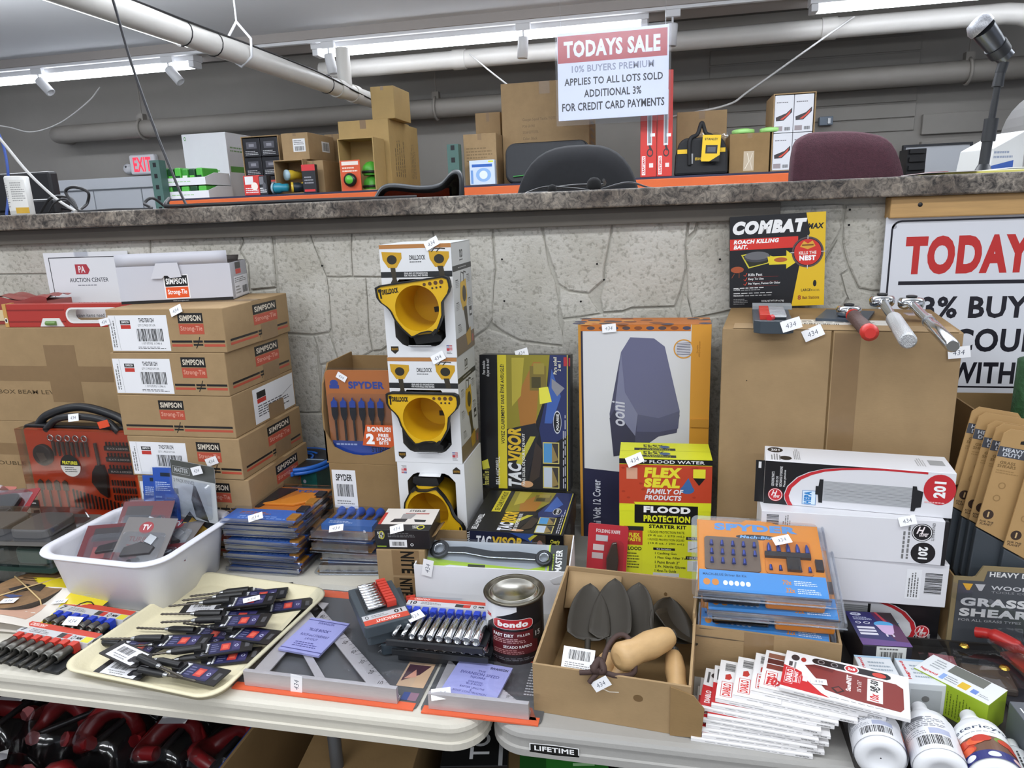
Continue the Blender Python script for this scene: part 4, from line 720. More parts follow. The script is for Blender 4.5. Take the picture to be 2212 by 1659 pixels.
for i, (x, rz) in enumerate(((-1.236, .004), (-1.238, .0), (-1.248, -.006), (-1.255, .006), (-1.256, 0), (-1.248, .004))):
    z = TZ+i*(CH+.0005); lab = ('bottom strapping carton of the stack, mostly hidden by clamshell packs', 'strapping carton second from the bottom, behind the knife pack', 'strapping carton third from the bottom, behind the packaged tools', 'strapping carton with only a logo on its front and a label on its side', 'labelled strapping carton second from the top of the stack', 'topmost brown strapping carton, under the opened white box')[i]
    t = at_box('strap_carton', lab, 'carton', x, 1.40, z, CW, CD, CH, KRAFT, rz, 'stacked strapping cartons', .002); f = faces(CW, CD, CH); A = Art(CW, CH); S_ = Art(CD, CH)
    if i == 3: tie_logo(A, .36, .42, .58, .88); stripes(A, .04, .98); S_.poly([(.30, .06), (.98, .06), (.98, .92), (.30, .92)], '#e2e3e6'); S_.rect(.36, .66, .50, .82, CB); S_.rect(.36, .54, .50, .65, '#c0392f'); S_.micro(.36, .2, .9, .5, 5, '#55565c'); S_.line([(.55, .3), (.95, .62)], .001, '#555')
    else:
        tie_logo(A, .62, .42, .83, .90); stripes(A, .54, .99); tie_label(A, .015, .04, .525, .86); tie_logo(S_, .42, .42, .80, .90); stripes(S_, .06, .96)
    S_.rect(.52, 0, .78, .40, TAPE)
    A.place('print', t, frame=f['front']); S_.place('print_side', t, frame=f['right']); A = Art(CW, CD); A.rect(.0, .42, 1, .58, TAPE); A.place('tape', t, frame=f['top'])
    if i == 5: price_tag(t, (.185, -.0005, CH-.004), (1, 0, .42), (0, -1, .3)); price_tag(t, (-.004, -.0015, .072), (1, 0, .2), (0, -1, 0), .85)
    if i == 2: price_tag(t, (.222, -.0012, .045), (1, 0, .35), (0, -1, 0))
# opened white box on top of the stack
z = TZ+6*(CH+.0005); a = pz(263, 658, z); b = pz(505, 647, z); w = (b-a).length; d, h = .135, .088; k = .0015; LG = mat('#c6c6ce', .5, key='lilac_white')
t = thing('opened_white_box', 'opened white box with an orange and black logo on top of the carton stack', 'box', a, math.atan2(b.y-a.y, b.x-a.x)); IN = mat('#2a221c', .6)
for n, q, mm in (('base', (0, 0, 0, w, d, k), BLACK), ('front_panel', (0, 0, k, w, k, h), LG), ('back_panel', (0, d-k, k, w, d, h), IN), ('end_panel', (0, k, k, k, d-k, h), LG), ('end_panel', (w-k, k, k, w, d-k, h), mat('#a2a2a8', .5))): m = MB(); m.box(*q, mm); m.obj(n, t)
m = MB(); m.grid(lambda u, v: (u*w*.985, .0008-.001*v, h+v*.030), 8, 2, LG); m.obj('raised_flap', t, solid=.001); m = MB(); m.grid(lambda u, v: (w*(.03+.9*u), d-.002+.012*v, h+v*.012), 6, 2, IN); m.obj('rear_flap', t, solid=.001)
m = MB(); m.prism([(w*.30, h-.030), (w*.36, h+.006), (w*.55, h+.006), (w*.57, h-.028), (w*.47, h-.030), (w*.45, h-.024), (w*.42, h-.024), (w*.40, h-.030)], .004, .006, mat('#cfcfd6', .5), T=YZ); m.obj('tuck_tab', t)
A = Art(w, h); A.rect(.40, .10, .62, .74, '#f2f0f0'); A.rect(.41, .43, .61, .72, '#141414'); A.text('SIMPSON', .42, .49, .60, .65, '#fff', .03); A.rect(.41, .12, .61, .41, '#e2561f'); A.text('Strong-Tie', .425, .18, .595, .35, '#fff', .02); A.rect(0, 0, 1, .08, '#1c1a1b'); A.text('www.strongtie.com', .46, .015, .60, .06, '#bbb', .0); A.place('logo', t, frame=faces(w, d, h)['front'])
A = Art(d, h); A.rect(.30, .80, .62, .98, '#333'); A.rect(.30, .66, .62, .79, '#c0392f'); A.rect(.15, .04, .98, .60, '#d5d5da'); A.micro(.2, .42, .92, .57, 3, '#555'); A.bars(.6, .1, .92, .3); A.micro(.2, .1, .5, .35, 3, '#777'); A.place('print_side', t, frame=faces(w, d, h)['right'])
# ---------------- orange tool kit
def tool_kit():
    a = pz(74, 1152, TZ); w = py(300, 1090, a.y).x-a.x; h = py(56, 925, a.y).z-TZ; hb = .028
    t = thing('tool_kit', 'orange and black drill accessory kit in a clear fronted carry case', 'tool kit', (a.x, a.y, TZ), 0); OR = mat('#cf4a22', .4, key='kit_orange'); BK = mat('#1d1e21', .4, key='kit_black'); GM = mat('#6e6660', .35, .8, key='gunmetal'); DK = mat('#2f2b2a', .4, .3, key='dark_steel')
    m = MB(); m.prism(rrect(0, 0, w, h, .012), 0, .03, BK, T=Matrix.Translation((0, .06, 0)) @ YZ); m.obj('case_back', t, bev=.003)
    m = MB(); m.prism(rrect(.008, .05, w-.008, h-.008, .008), .0302, .036, OR, T=Matrix.Translation((0, .06, 0)) @ YZ); m.obj('tray', t); Y0 = .0235
    hd = MB(); hd.tube(bez([(w*.08, .05, h-.01), (w*.2, .05, h+.022), (w*.5, .05, h+.045), (w*.8, .05, h+.022), (w*.92, .05, h-.01)]), .011, BK, 10); hd.obj('handle', t); hd = MB(); hd.tube(bez([(w*.22, .028, h-.012), (w*.34, .028, h+.018), (w*.54, .028, h+.026), (w*.76, .028, h+.016), (w*.86, .028, h-.012)]), .009, BK, 10); hd.obj('handle', t)
    def cyl(n, x, z, r, dp, m_, cap=None): q = MB(); q.lathe([(.001, dp), (r*.9, dp), (r, dp-.002), (r, 0)], m_, 20, T=Matrix.Translation((x, Y0, z)) @ Matrix.Rotation(math.pi/2, 4, 'X')); return q.obj(n, t)
    X = lambda u: w*u; Z = lambda v: h*v
    cyl('hole_saw', X(.175), Z(.735), w*.085, .010, DK); c = MB(); c.prism([(X(.13), Z(.76)), (X(.20), Z(.76)), (X(.22), Z(.70)), (X(.16), Z(.675))], .0102, .0115, GM, T=Matrix.Translation((0, Y0, 0)) @ YZ); c.obj('saw_core', t)
    for k in range(5): q = MB(); cx, cz = X(.27+.075*k), Z(.895); q.tube([(cx+.008*math.cos(s*math.pi/6), Y0-.004, cz+.008*math.sin(s*math.pi/6)) for s in range(12)], .0022, CHROME, 6, closed=True); q.obj('socket_ring', t)
    for k in range(8): q = MB(); q.tube([(X(.28+.042*k), Y0-.003, Z(.86)), (X(.28+.042*k), Y0-.003, Z(.80)), (X(.28+.042*k), Y0-.003, Z(.73))], [.0042, .0042, .0025], GM, 8); q.obj('nut_driver', t)
    for k in range(4):
        q = MB(); x = X(.09+.075*k); q.tube([(x, Y0-.003, Z(.24)), (x, Y0-.003, Z(.40))], .0025, GM, 6); q.prism([(x-.008, Z(.40)), (x+.008, Z(.40)), (x+.008, Z(.48)), (x, Z(.50)), (x-.008, Z(.48))], .001, .003, GM, T=Matrix.Translation((0, Y0, 0)) @ YZ); q.obj('spade_bit', t)
    for k in range(14): q = MB(); x = X(.38+.032*k); q.tube([(x, Y0-.003, Z(.24)), (x, Y0-.003, Z(.42-.009*k))], .0022, DK, 6); q.obj('drill_bit', t)
    q = MB(); q.prism([(X(.58), Z(.50)), (X(.60), Z(.60)), (X(.64), Z(.66)), (X(.70), Z(.66)), (X(.72), Z(.56)), (X(.70), Z(.36)), (X(.64), Z(.40))], .001, .009, DK, T=Matrix.Translation((0, Y0, 0)) @ YZ); q.obj('screwdriver_grip', t); q = MB(); q.tube([(X(.66), Y0-.004, Z(.66)), (X(.655), Y0-.004, Z(.86))], .004, GM, 8); q.obj('screwdriver_shaft', t)
    for r, zz in enumerate((.82, .72, .61)):
        q = MB(); q.box(X(.74), Y0-.008, Z(zz-.02), X(.97), Y0, Z(zz+.02), BK); rk = q.obj('bit_rack', t)
        for k in range(7): q = MB(); q.tube([(X(.755+.03*k), Y0-.004, Z(zz+.02)), (X(.755+.03*k), Y0-.004, Z(zz+.055))], .0022, DK, 6); q.obj('bit', rk)
        A = Art(w*.23, h*.04); A.text('BLACK & DECKER', .12, .3, .9, .72, '#b9b5b2', .02); A.place('rack_print', rk, frame=((X(.74), Y0-.008, Z(zz-.02)), (1, 0, 0), (0, 0, 1)))
    for r, zz in enumerate((.50, .43, .36)):
        for k in range(9): q = MB(); q.tube([(X(.75+.024*k), Y0-.004, Z(zz-.025)), (X(.75+.024*k), Y0-.004, Z(zz+.025))], .002, GM if k % 2 else DK, 6); q.obj('bit', t)
    m = MB(); m.box(.002, Y0-.020, .05, w-.002, Y0-.019, h-.004, clear('#f6f2f0', .03, .10, 'kitclear', .22)); m.box(.002, Y0-.019, h-.006, w-.002, .03, h-.004, clear('#f6f2f0', .03, .10, 'kitclear', .22)); m.box(.001, Y0-.019, .05, .002, .03, h-.004, clear('#f6f2f0', .03, .10, 'kitclear', .22)); m.obj('clear_cover', t)
    A = Art(.062, .062); A.ell(.5, .5, .48, .48, '#cfcac4'); A.ell(.5, .5, .48, .48, '#211d1c', a0=0, a1=180); A.text('FEATURES', .14, .55, .86, .70, '#d8d23a', .04); A.micro(.2, .2, .8, .46, 3, '#444'); A.place('sticker', t, frame=((X(.36), Y0-.0203, Z(.56)), (1, 0, 0), (0, 0, 1)))
    m = MB(); m.box(.006, 0.001, 0, w-.006, .0235, .048, OR); m.obj('sleeve', t); A = Art(w-.012, .05); A.rect(0, .55, 1, 1, '#151515'); A.ell(.06, .77, .03, .1, '#d4552a'); A.text('BLACK&DECKER', .11, .66, .55, .88, '#eee', .03); A.text('Complete Drilling & Screwdriving Set', .03, .36, .72, .46, '#3a1a10', .01); A.micro(.03, .05, .6, .26, 3, '#5a2a18'); A.place('sleeve_print', t, frame=((.006, .001, 0), (1, 0, 0), (0, 0, 1)))
    A = Art(.03, .045); A.rect(0, .5, 1, 1, '#151515'); A.rect(0, 0, 1, .5, '#d8b99a'); A.micro(.1, .7, .9, .9, 1, '#ddd'); A.poly([(.2, .1), (.9, .2), (.9, .4), (.3, .35)], '#5a1f18'); A.place('corner_sticker', t, frame=((.002, Y0-.0205, .05), (1, 0, 0), (0, 0, 1)))
    price_tag(t, (w*.52, .018, h+.026), (1, 0, .12), (0, -1, .3)); m = MB(); m.box(-.016, -.001, -.009, .016, 0, .009, mat('#e2502c', .5)); m.obj('orange_tag', t, M=Matrix.Translation((w*.78, .014, h+.012)) @ Matrix.Rotation(-.25, 4, 'Y'))
tool_kit()
# ---------------- clutter at the far left
def clam(name, label, x, y, z, w, d, h, rz, card, inner, group, tilt=(0, 0), shell=None, n=3, cat='clamshell pack'):
    """a hang card under a raised clear blister holding pieces"""
    t = thing(name, label, cat, (x, y, z), rz, group); t.rotation_euler = (tilt[0], tilt[1], rz); m = MB(); m.prism(rrect(0, 0, w, d, min(w, d)*.08), 0, .0015, card); m.obj('card', t)
    for k in range(n): q = MB(); c = inner[k % len(inner)]; ww = w*.8/n; q.prism(rrect(w*.1+k*ww+ww*.08, d*.18, w*.1+(k+1)*ww-ww*.08, d*.8, ww*.2), .0017, h*.75, c); q.obj('tool', t, bev=h*.12)
    m = MB(); m.prism(rrect(w*.06, d*.1, w*.94, d*.9, min(w, d)*.08), .0016, h, shell or BLIST, top=rrect(w*.09, d*.13, w*.91, d*.87, min(w, d)*.06)); m.obj('blister', t)
    return t
GREYC = mat('#55524e', .5); GRN = mat('#23372f', .4)
t = clam('bagged_tool', 'dull grey bagged tool on top of the far left heap', -1.62, 1.19, TZ+.100, .30, .17, .03, .08, GREYC, [mat('#5f5a54', .5)], 'bagged goods at the far left', n=2)
t = clam('bagged_tool', 'dark green bagged tool under the grey one at the far left', -1.60, 1.185, TZ+.045, .29, .17, .05, .03, GRN, [mat('#1e2a25', .4), mat('#2d4a3e', .4)], 'bagged goods at the far left', n=2)
t = clam('bagged_tool', 'lowest black bagged tool of the far left heap', -1.61, 1.19, TZ, .30, .18, .044, .0, mat('#2b2b2c', .5), [mat('#242526', .4)], 'bagged goods at the far left', n=2)
t = clam('red_card_pack', 'red and black blister card slanting beside the orange kit', -1.78, 1.30, TZ+.07, .26, .10, .02, .12, mat('#8e2228', .4), [mat('#1d1b1d', .3)], 'red cards at the far left', (.5, -.12), n=2)
t = clam('red_card_pack', 'salmon topped blister card at the very left edge', -1.90, 1.34, TZ+.10, .26, .10, .018, .05, mat('#b5675c', .4), [mat('#6a3a36', .3)], 'red cards at the far left', (.35, 0), n=1)
t = clam('lime_blister_pack', 'lime green blister pack with a black clip left of the basin', -1.39, 1.31, TZ, .17, .11, .075, .15, mat('#8f9a3a', .4), [mat('#8d8a86', .5)], None, n=1); m = MB(); m.prism([(.06, .045), (.13, .05), (.15, .09), (.05, .085)], .0755, .082, mat('#a9b33f', .4)); m.obj('lime_insert', t); m = MB(); m.box(.08, .06, .0822, .13, .085, .09, BLACK); m.obj('clip', t); price_tag(t, (.065, .02, .0765), (1, .35, 0), (0, -.5, 1), 1.15)
# sanding discs with a rubber band
c = pz(62, 1285, TZ+.012); t = thing('sanding_discs', 'thick round pack of brown sanding discs held by a rubber band', 'sanding discs', (c.x, c.y+.0, TZ)); rr = .082; DB = mat('#8a6a48', .7, noise=(40, .3)); m = MB()
m.lathe([(.001, 0), (rr-.002, 0), (rr, .002), (rr, .026), (rr-.001, .028)], mat('#3d362f', .8, noise=(200, .3)), 48); m.lathe([(rr-.001, .028), (.012, .028), (.012, .027)], DB, 48); m.disc(.0119, .027, BLACK, 24); m.obj('disc_stack', t)
A = Art(.164, .164); A.poly([(.25, .45), (.4, .6), (.55, .55), (.6, .7), (.7, .6), (.75, .45), (.55, .48), (.45, .35)], '#2a2320'); A.poly([(.3, .3), (.5, .25), (.62, .32), (.45, .33)], '#3a4a7a'); A.micro(.2, .66, .5, .76, 2, '#4a3a2a'); A.place('print', t, frame=((-.082, -.082, .0283), (1, 0, 0), (0, 1, 0)))
RB = mat('#c9ad7a', .5)
for ang in (-.5, .9): m = MB(); m.tube([((rr+.0015)*math.cos(ang)*s, (rr+.0015)*math.sin(ang)*s, zz) for s, zz in ((-1, .001), (-1, .0295), (0, .0305), (1, .0295), (1, .001))], .0016, RB, 6); m.obj('rubber_band', t)
price_tag(t, (.01, -.055, .0295), (1, .25, 0), (0, 0, 1))
# folded yellow/white packet
c = pz(75, 1345, TZ); t = thing('yellow_packet', 'crumpled yellow and white printed packet before the sanding discs', 'packet', (c.x-.12, c.y-.05, TZ), .12); f = lambda u, v: (u*.25, v*.17-.02*u, .012+.010*math.sin(3*u+1)+.006*math.sin(7*v+4*u)+.012*u*v)
PW = mat('#ddd6cc', .35); PYL = mat('#d9c52a', .3); PT = mat('#c9a08a', .4)
m = MB(); m.grid(lambda u, v: f(u*.62, v*.8), 10, 6, PW); m.grid(lambda u, v: f(.62+u*.38, v*.8), 8, 6, PYL); m.grid(lambda u, v: f(u, .8+v*.2), 12, 3, PYL); m.obj('front_sheet', t); m = MB(); m.grid(lambda u, v: (f(u, v)[0]*.98, f(u, v)[1]*.97, .001+.2*f(u, v)[2]), 8, 6, PW); m.obj('rear_sheet', t)
m = MB(); m.grid(lambda u, v: tuple(Vector(f(.1+u*.4, .15+v*.35))+Vector((0, 0, .0006))), 6, 4, PT); m.obj('picture_patch', t); m = MB(); m.grid(lambda u, v: tuple(Vector(f(.15+u*.2, .52+v*.25))+Vector((0, 0, .0006))), 4, 4, mat('#b58a3a', .4)); m.obj('ochre_patch', t); m = MB(); m.grid(lambda u, v: tuple(Vector(f(.2+u*.1, .04+v*.05))+Vector((0, 0, .0006))), 3, 2, mat('#1d1a1a', .4)); m.obj('black_patch', t)
m = MB(); m.tube([Vector(f(.72+.2*s, .35+.5*s*(1-s)+.2*s))+Vector((0, 0, .001)) for s in (0, .2, .4, .6, .8, 1)], .0012, BLACK, 5); m.tube([Vector(f(.66+.2*s, .25+.12*s))+Vector((0, 0, .001)) for s in (0, .3, .6, 1)], .0012, BLACK, 5); m.obj('print_script', t); price_tag(t, tuple(Vector(f(.6, .55))+Vector((0, 0, .001))), (1, .2, 0), (0, 0, 1), .9)
# ---------------- socket rails
def socket_rail(t, n, w, clip, sl, r0, r1, base, d=.055, bits=0, dark=False, text='7', stripe='#c4412e', holes=True, chip='#d8cf3a'):
    """one carded socket rail: black back plate, printed header, clips and sockets; sockets point to -y"""
    m = MB(); m.prism(rrect(-.004, -.022, w+.001, d+.010, .004), 0, .006, base); m.obj('back_plate', t, bev=.001)
    m = MB(); m.prism([(.004, d*.55), (w-.004, d*.55), (w-.004, d*.98), (.004, d*.98)], .006, .018, mat('#c3c3c6', .35), top=[(.004, d*.58), (w-.004, d*.58), (w-.004, d*.98), (.004, d*.98)]); hd = m.obj('header', t)
    A = Art(w-.008, d*.40); A.rect(0, .55, 1, 1, stripe); A.text('CRESCENT', .04, .66, .26, .9, '#f0dcd6', .02); A.text(text, .03, .08, .09 if len(text) < 2 else .12, .48, '#222', .03); A.micro(.15, .1, .42, .45, 3, '#777'); A.rect(.55, .08, .63, .5, '#333'); A.rect(.63, .08, .70, .5, '#c0392f'); A.ring(.75, .28, .02, .18, .35, '#222'); A.text('MM', .79, .18, .86, .42, '#222', .02); A.rect(.88, .05, .985, .52, chip); A.place('header_print', t, frame=((.004, d*.58, .018), (1, 0, 0), (0, 1, 0)))
    sm = mat('#77756f', .3, .9, key='dull_socket') if dark else CHROME
    for k in range(n):
        x = w*(.07+.86*(k+.5)/n); r = r0+(r1-r0)*k/max(1, n-1)
        m = MB(); m.box(x-r*.8, d*.36, .006, x+r*.8, d*.53, .006+r*1.9, clip); m.obj('clip', t, bev=.001)
        m = MB(); zc = .007+r; y0 = d*.35; T = Matrix.Translation((x, y0, zc)) @ Matrix.Rotation(math.pi/2, 4, 'X')
        m.lathe([(.001, 0), (r*.8, 0), (r*.86, .002), (r*.86, sl*.42), (r, sl*.5), (r, sl-.001), (r*.93, sl), (r*.7, sl), (r*.66, sl*.75), (.001, sl*.72)], sm, 18, T=T); m.obj('socket', t)
        if bits: m = MB(); m.lathe([(.001, sl-.004), (r*.5, sl-.004), (r*.5, sl+bits), (r*.4, sl+bits+.001), (.001, sl+bits+.001)], mat('#4b4945', .35, .8, key='bit_steel'), 10, T=T); m.obj('hex_bit', t)
    return t
BASEK = mat('#1f2022', .45, key='rail_black'); CRED = mat('#c33a2c', .4, key='clip_red'); CBLU = mat('#2440b8', .4, key='clip_blue')
a = pz(22, 1462, TZ); b = pz(180, 1425, TZ)
def rail_at(name, label, px, rz, n, w, clip, sl, r0, r1, z=TZ, d=.07, tag_at=None, group='socket rails before the basin', **k):
    a = pz(*px, z); t = thing(name, label, 'socket set', a, rz, group); socket_rail(t, n, w, clip, sl, r0, r1, BASEK, d, **k)
    return t
t = rail_at('socket_rail', 'bit socket rail with red clips, nearest the table edge', (-16, 1410), -.10, 7, .190, CRED, .034, .0085, .0095, d=.085, bits=.032, dark=True, z=TZ)
t = rail_at('socket_rail', 'bit socket rail with blue clips behind the red one', (74, 1360), -.10, 7, .185, CBLU, .022, .008, .009, d=.085, dark=True, z=TZ); price_tag(t, (.095, .012, .0255), (1, .12, 0), (0, -.35, 1), 1.1)
# ---------------- white basin
def basin():
    cx, cy, w, d, h, rz = -1.134, 1.262, .314, .276, .125, -.06
    t = thing('white_basin', 'scuffed white plastic basin full of packaged tools', 'basin', (cx, cy, TZ), rz); W = mat('#e3e4ec', .42, noise=(7, .05), key='basin_white')
    prof = [(.045, .004), (.042, 0), (.030, .003), (.012, h-.012), (.010, h-.004), (-.003, h-.005), (-.005, h-.002), (-.004, h), (.010, h+.0015), (.014, h-.003), (.016, h-.012), (.034, .007), (.05, .005)]
    rr = [rrect(-w/2+i, -d/2+i, w/2-i, d/2-i, max(.02, .058-i*.6), 8) for i, z in prof]; n = len(rr[0]); m = MB()
    def lip(x, y, z, i): return z-(.008*max(0, 1-abs(x+.02)/.09) if i < .011 and z > .1 and y < 0 else 0)
    vs = [(x, y, lip(x, y, z, i)) for (i, z), g in zip(prof, rr) for x, y in g]; fs = [(k*n+j, k*n+(j+1) % n, (k+1)*n+(j+1) % n, (k+1)*n+j)[::-1] for k in range(len(prof)-1) for j in range(n)]
    m.add(vs, fs, W, True); m.add(vs[:n], [tuple(range(n-1, -1, -1))], W); m.add(vs[-n:], [tuple(range(n))], W); m.obj('tub', t)
    A = Art(.2, .1); A.line([(.55, .2), (.57, .5), (.56, .8)], .002, '#8f9096'); A.line([(.50, .45), (.60, .55), (.72, .60)], .0015, '#a0a1a6'); A.line([(.3, .62), (.34, .7), (.33, .8)], .0012, '#a9aaaf'); A.line([(.7, .25), (.82, .36)], .001, '#a9aaaf'); A.line([(.2, .15), (.3, .18)], .001, '#b5b6ba')
    A.place('scuff_marks', t, frame=((-.1, -d/2+.0225, .012), (1, 0, 0), (0, .014/.1, 1)), lift=.0006)
    # packs standing and lying in the basin
    def pack(name, label, px, z, w, h, lean, rz, face, art, rim='#c9ccd2', roll=0):
        p = pz(*px, z); g = thing(name, label, 'blister pack', p, rz, 'packs in the white basin'); g.rotation_euler = (-lean, roll, rz); m = MB(); m.prism(rrect(0, 0, w, h, .008), 0, .0015, face, T=YZ); m.obj('card', g); A = Art(w, h); art(A, g); A.place('print', g, frame=((0, -.0015, 0), (1, 0, 0), (0, 0, 1)))
        m = MB(); m.add([(x, -.0055, y) for x, y in rrect(-.004, -.004, w+.004, h+.004, .01)], [tuple(range(20))], CLEAR); m.obj('clear_flange', g); m = MB(); m.prism(rrect(w*.08, h*.06, w*.92, h*.7, .01), .0058, .014, CLEAR, T=YZ, top=rrect(w*.12, h*.1, w*.88, h*.66, .008)); m.obj('clear_shell', g); return g
    def a_blue(A, g): A.rect(0, 0, 1, 1, '#2b58b4'); A.rect(.3, .86, .7, .92, '#123'); A.micro(.08, .62, .7, .78, 5, '#cfdcf5'); A.rect(.45, .2, .92, .58, '#3d6cc4'); A.micro(.5, .25, .9, .55, 4, '#274d9a'); A.micro(.06, .3, .4, .56, 4, '#8fb0e6')
    g = pack('hinge_pack', 'bright blue hanging pack with a black metal clip standing in the basin', (318, 1150), TZ+.06, .066, .15, .12, .0, mat('#2b58b4', .4), a_blue); m = MB(); m.box(.012, -.016, .0, .052, -.006, .05, mat('#2a2622', .35, .5)); m.obj('metal_clip', g, bev=.002)
    for k in range(2): m = MB(); m.lathe([(.001, .002), (.003, .0015), (.0035, 0)], CHROME, 10, T=Matrix.Translation((.02+.024*k, -.0162, .03)) @ Matrix.Rotation(math.pi/2, 4, 'X')); m.obj('rivet', g)
    g = pack('hinge_pack', 'second blue hanging pack half hidden behind the first', (340, 1142), TZ+.085, .066, .15, .12, .0, mat('#2b58b4', .4), a_blue)
    def a_kn(A, g): A.rect(0, 0, 1, 1, '#cfcfcc'); A.rect(0, .72, 1, 1, '#55564f'); A.text('MASTER', .08, .80, .40, .88, '#d8d8d4', .02); A.frame(.04, .77, .43, .90, .0008, '#d8d8d4'); A.text('2 PACK KNIVES', .04, .62, .52, .68, '#4a4b48', .01); A.poly([(.5, .05), (.42, .35), (.5, .62), (.55, .60), (.72, .2), (.8, 0)], '#2e2f30'); A.poly([(.52, .1), (.48, .35), (.53, .52), (.66, .2)], '#55585a'); [A.rect(.03, .40-.13*k, .13, .5-.13*k, '#6a6b68') for k in range(3)]
    g = pack('knife_pack', 'grey two pack knife card standing at the back of the basin', (380, 1112), TZ+.118, .128, .140, .02, -.16, mat('#a9a9a6', .4), a_kn, roll=.06); price_tag(g, (.085, -.008, .128), (1, 0, .35), (0, -1, 0))
    def a_olf(A, g): A.rect(0, 0, 1, 1, '#b18a2b'); A.rect(0, 0, .14, 1, '#1b1a18'); A.rect(0, .84, 1, 1, '#1b1a18'); A.text('OLYMPIA', .03, .2, .11, .7, '#d2a93a', .02, rot=90); A.poly([(.4, .3), (.6, .75), (.72, .7), (.6, .3)], '#6f6b66'); A.ell(.75, .2, .14, .12, '#3a332a')
    g = pack('yellow_blade_pack', 'mustard and black blade pack tilted in the basin', (352, 1185), TZ+.05, .095, .12, .35, -.05, mat('#b18a2b', .4), a_olf, roll=.62)
    def a_tv(A, g): A.rect(0, 0, 1, 1, '#6a2328'); A.rect(.1, .55, .6, .9, '#3b3536'); A.rect(.15, .1, .3, .4, '#b8433c'); A.rect(.4, .1, .5, .45, '#a8a3a0'); A.poly([(.5, .5), (.8, .7), (.9, .5)], '#2a2526'); A.micro(.55, .12, .9, .35, 3, '#d8cfcf')
    def a_tv2(A, g): A.rect(0, 0, 1, 1, '#77706c'); A.ell(.45, .80, .14, .12, '#a02e33'); A.text('TV', .37, .75, .53, .86, '#eee', .03); A.text('TURBOX', .2, .52, .75, .62, '#7a2a2c', .02); A.micro(.2, .36, .7, .48, 2, '#8a3a3a'); A.rect(0, 0, .5, .3, '#7d2a2d')
    spec = (('tv_gadget_pack', 'red boxed gadget pack lying along the left rim of the basin', (160, 1220), .085, .19, .10, 1.05, .32, '#6a2328', a_tv), ('tv_gadget_pack', 'grey round-topped gadget pack with a red screen logo in the basin', (228, 1228), .085, .12, .12, .9, .05, '#8c8683', a_tv2), ('tv_gadget_pack', 'dark grey gadget pack behind the logo pack in the basin', (235, 1190), .08, .12, .12, .85, .18, '#6a6462', a_tv), ('tv_gadget_pack', 'red pack lying deep at the left end of the basin', (140, 1212), .06, .12, .12, 1.2, -.2, '#6a2328', a_tv), ('tv_gadget_pack', 'red and grey pack lying deep in the basin middle', (290, 1200), .06, .12, .12, 1.1, -.1, '#5f2a2c', a_tv2), ('tv_gadget_pack', 'maroon pack wedged against the rear basin wall', (270, 1160), .07, .14, .09, .7, .3, '#5a2024', a_tv), ('tv_gadget_pack', 'dark slim pack slanting right of the grey logo pack', (235, 1236), .085, .15, .05, 1.1, .45, '#4a3a3a', a_tv), ('tv_gadget_pack', 'dark slim pack nearest the right rim of the basin', (270, 1228), .085, .115, .05, 1.1, .40, '#3d3336', a_tv))
    for k, (nm, lab, px, z, w_, h_, lean, rz_, c, art) in enumerate(spec):
        g = pack(nm, lab, px, TZ+z, w_, h_, lean, rz_, mat(c, .4), art)
        q = MB(); q.prism([(w_*.2, h_*.2), (w_*.75, h_*.28), (w_*.8, h_*.42), (w_*.5, h_*.5), (w_*.22, h_*.38)], .002, .010, mat('#2a2426', .35), T=YZ); q.obj('gadget', g, bev=.002); q = MB(); q.prism([(w_*.55, h_*.5), (w_*.72, h_*.44), (w_*.78, h_*.6), (w_*.62, h_*.66)], .002, .009, STEEL, T=YZ); q.obj('gadget_head', g, bev=.001)
        if k == 1: price_tag(g, (.02, -.016, .0), (1, 0, .1), (0, -1, 0), .75)
        if k == 4: price_tag(g, (.05, -.016, .02), (1, 0, -.5), (0, -1, 0), .75)
basin()
# ---------------- cafeteria tray with drill bit cards
TRZ = -.105; TC = Vector((-.872, 1.096, TZ))
def tray():
    w, d, h = .338, .362, .021; t = thing('serving_tray', 'cream plastic serving tray covered with carded drill bits', 'tray', TC, TRZ); W = mat('#d9d0b0', .5, noise=(8, .06), bump=(200, .1), key='tray_cream')
    prof = [(.03, 0), (.012, 0), (.004, h-.005), (-.002, h-.004), (-.003, h-.001), (0, h), (.006, h-.001), (.014, .004), (.022, .0025)]; rr = [rrect(-w/2+i, -d/2+i, w/2-i, d/2-i, .04, 8) for i, z in prof]; n = len(rr[0]); m = MB()
    fs = [(k*n+j, k*n+(j+1) % n, (k+1)*n+(j+1) % n, (k+1)*n+j)[::-1] for k in range(len(prof)-1) for j in range(n)]
    vs = [(x, y, z) for (i, z), g in zip(prof, rr) for x, y in g]; m.add(vs, fs, W, True); m.add(vs[:n], [tuple(range(n-1, -1, -1))], W); m.add(vs[-n:], [tuple(range(n))], W); m.obj('shell', t)
tray()
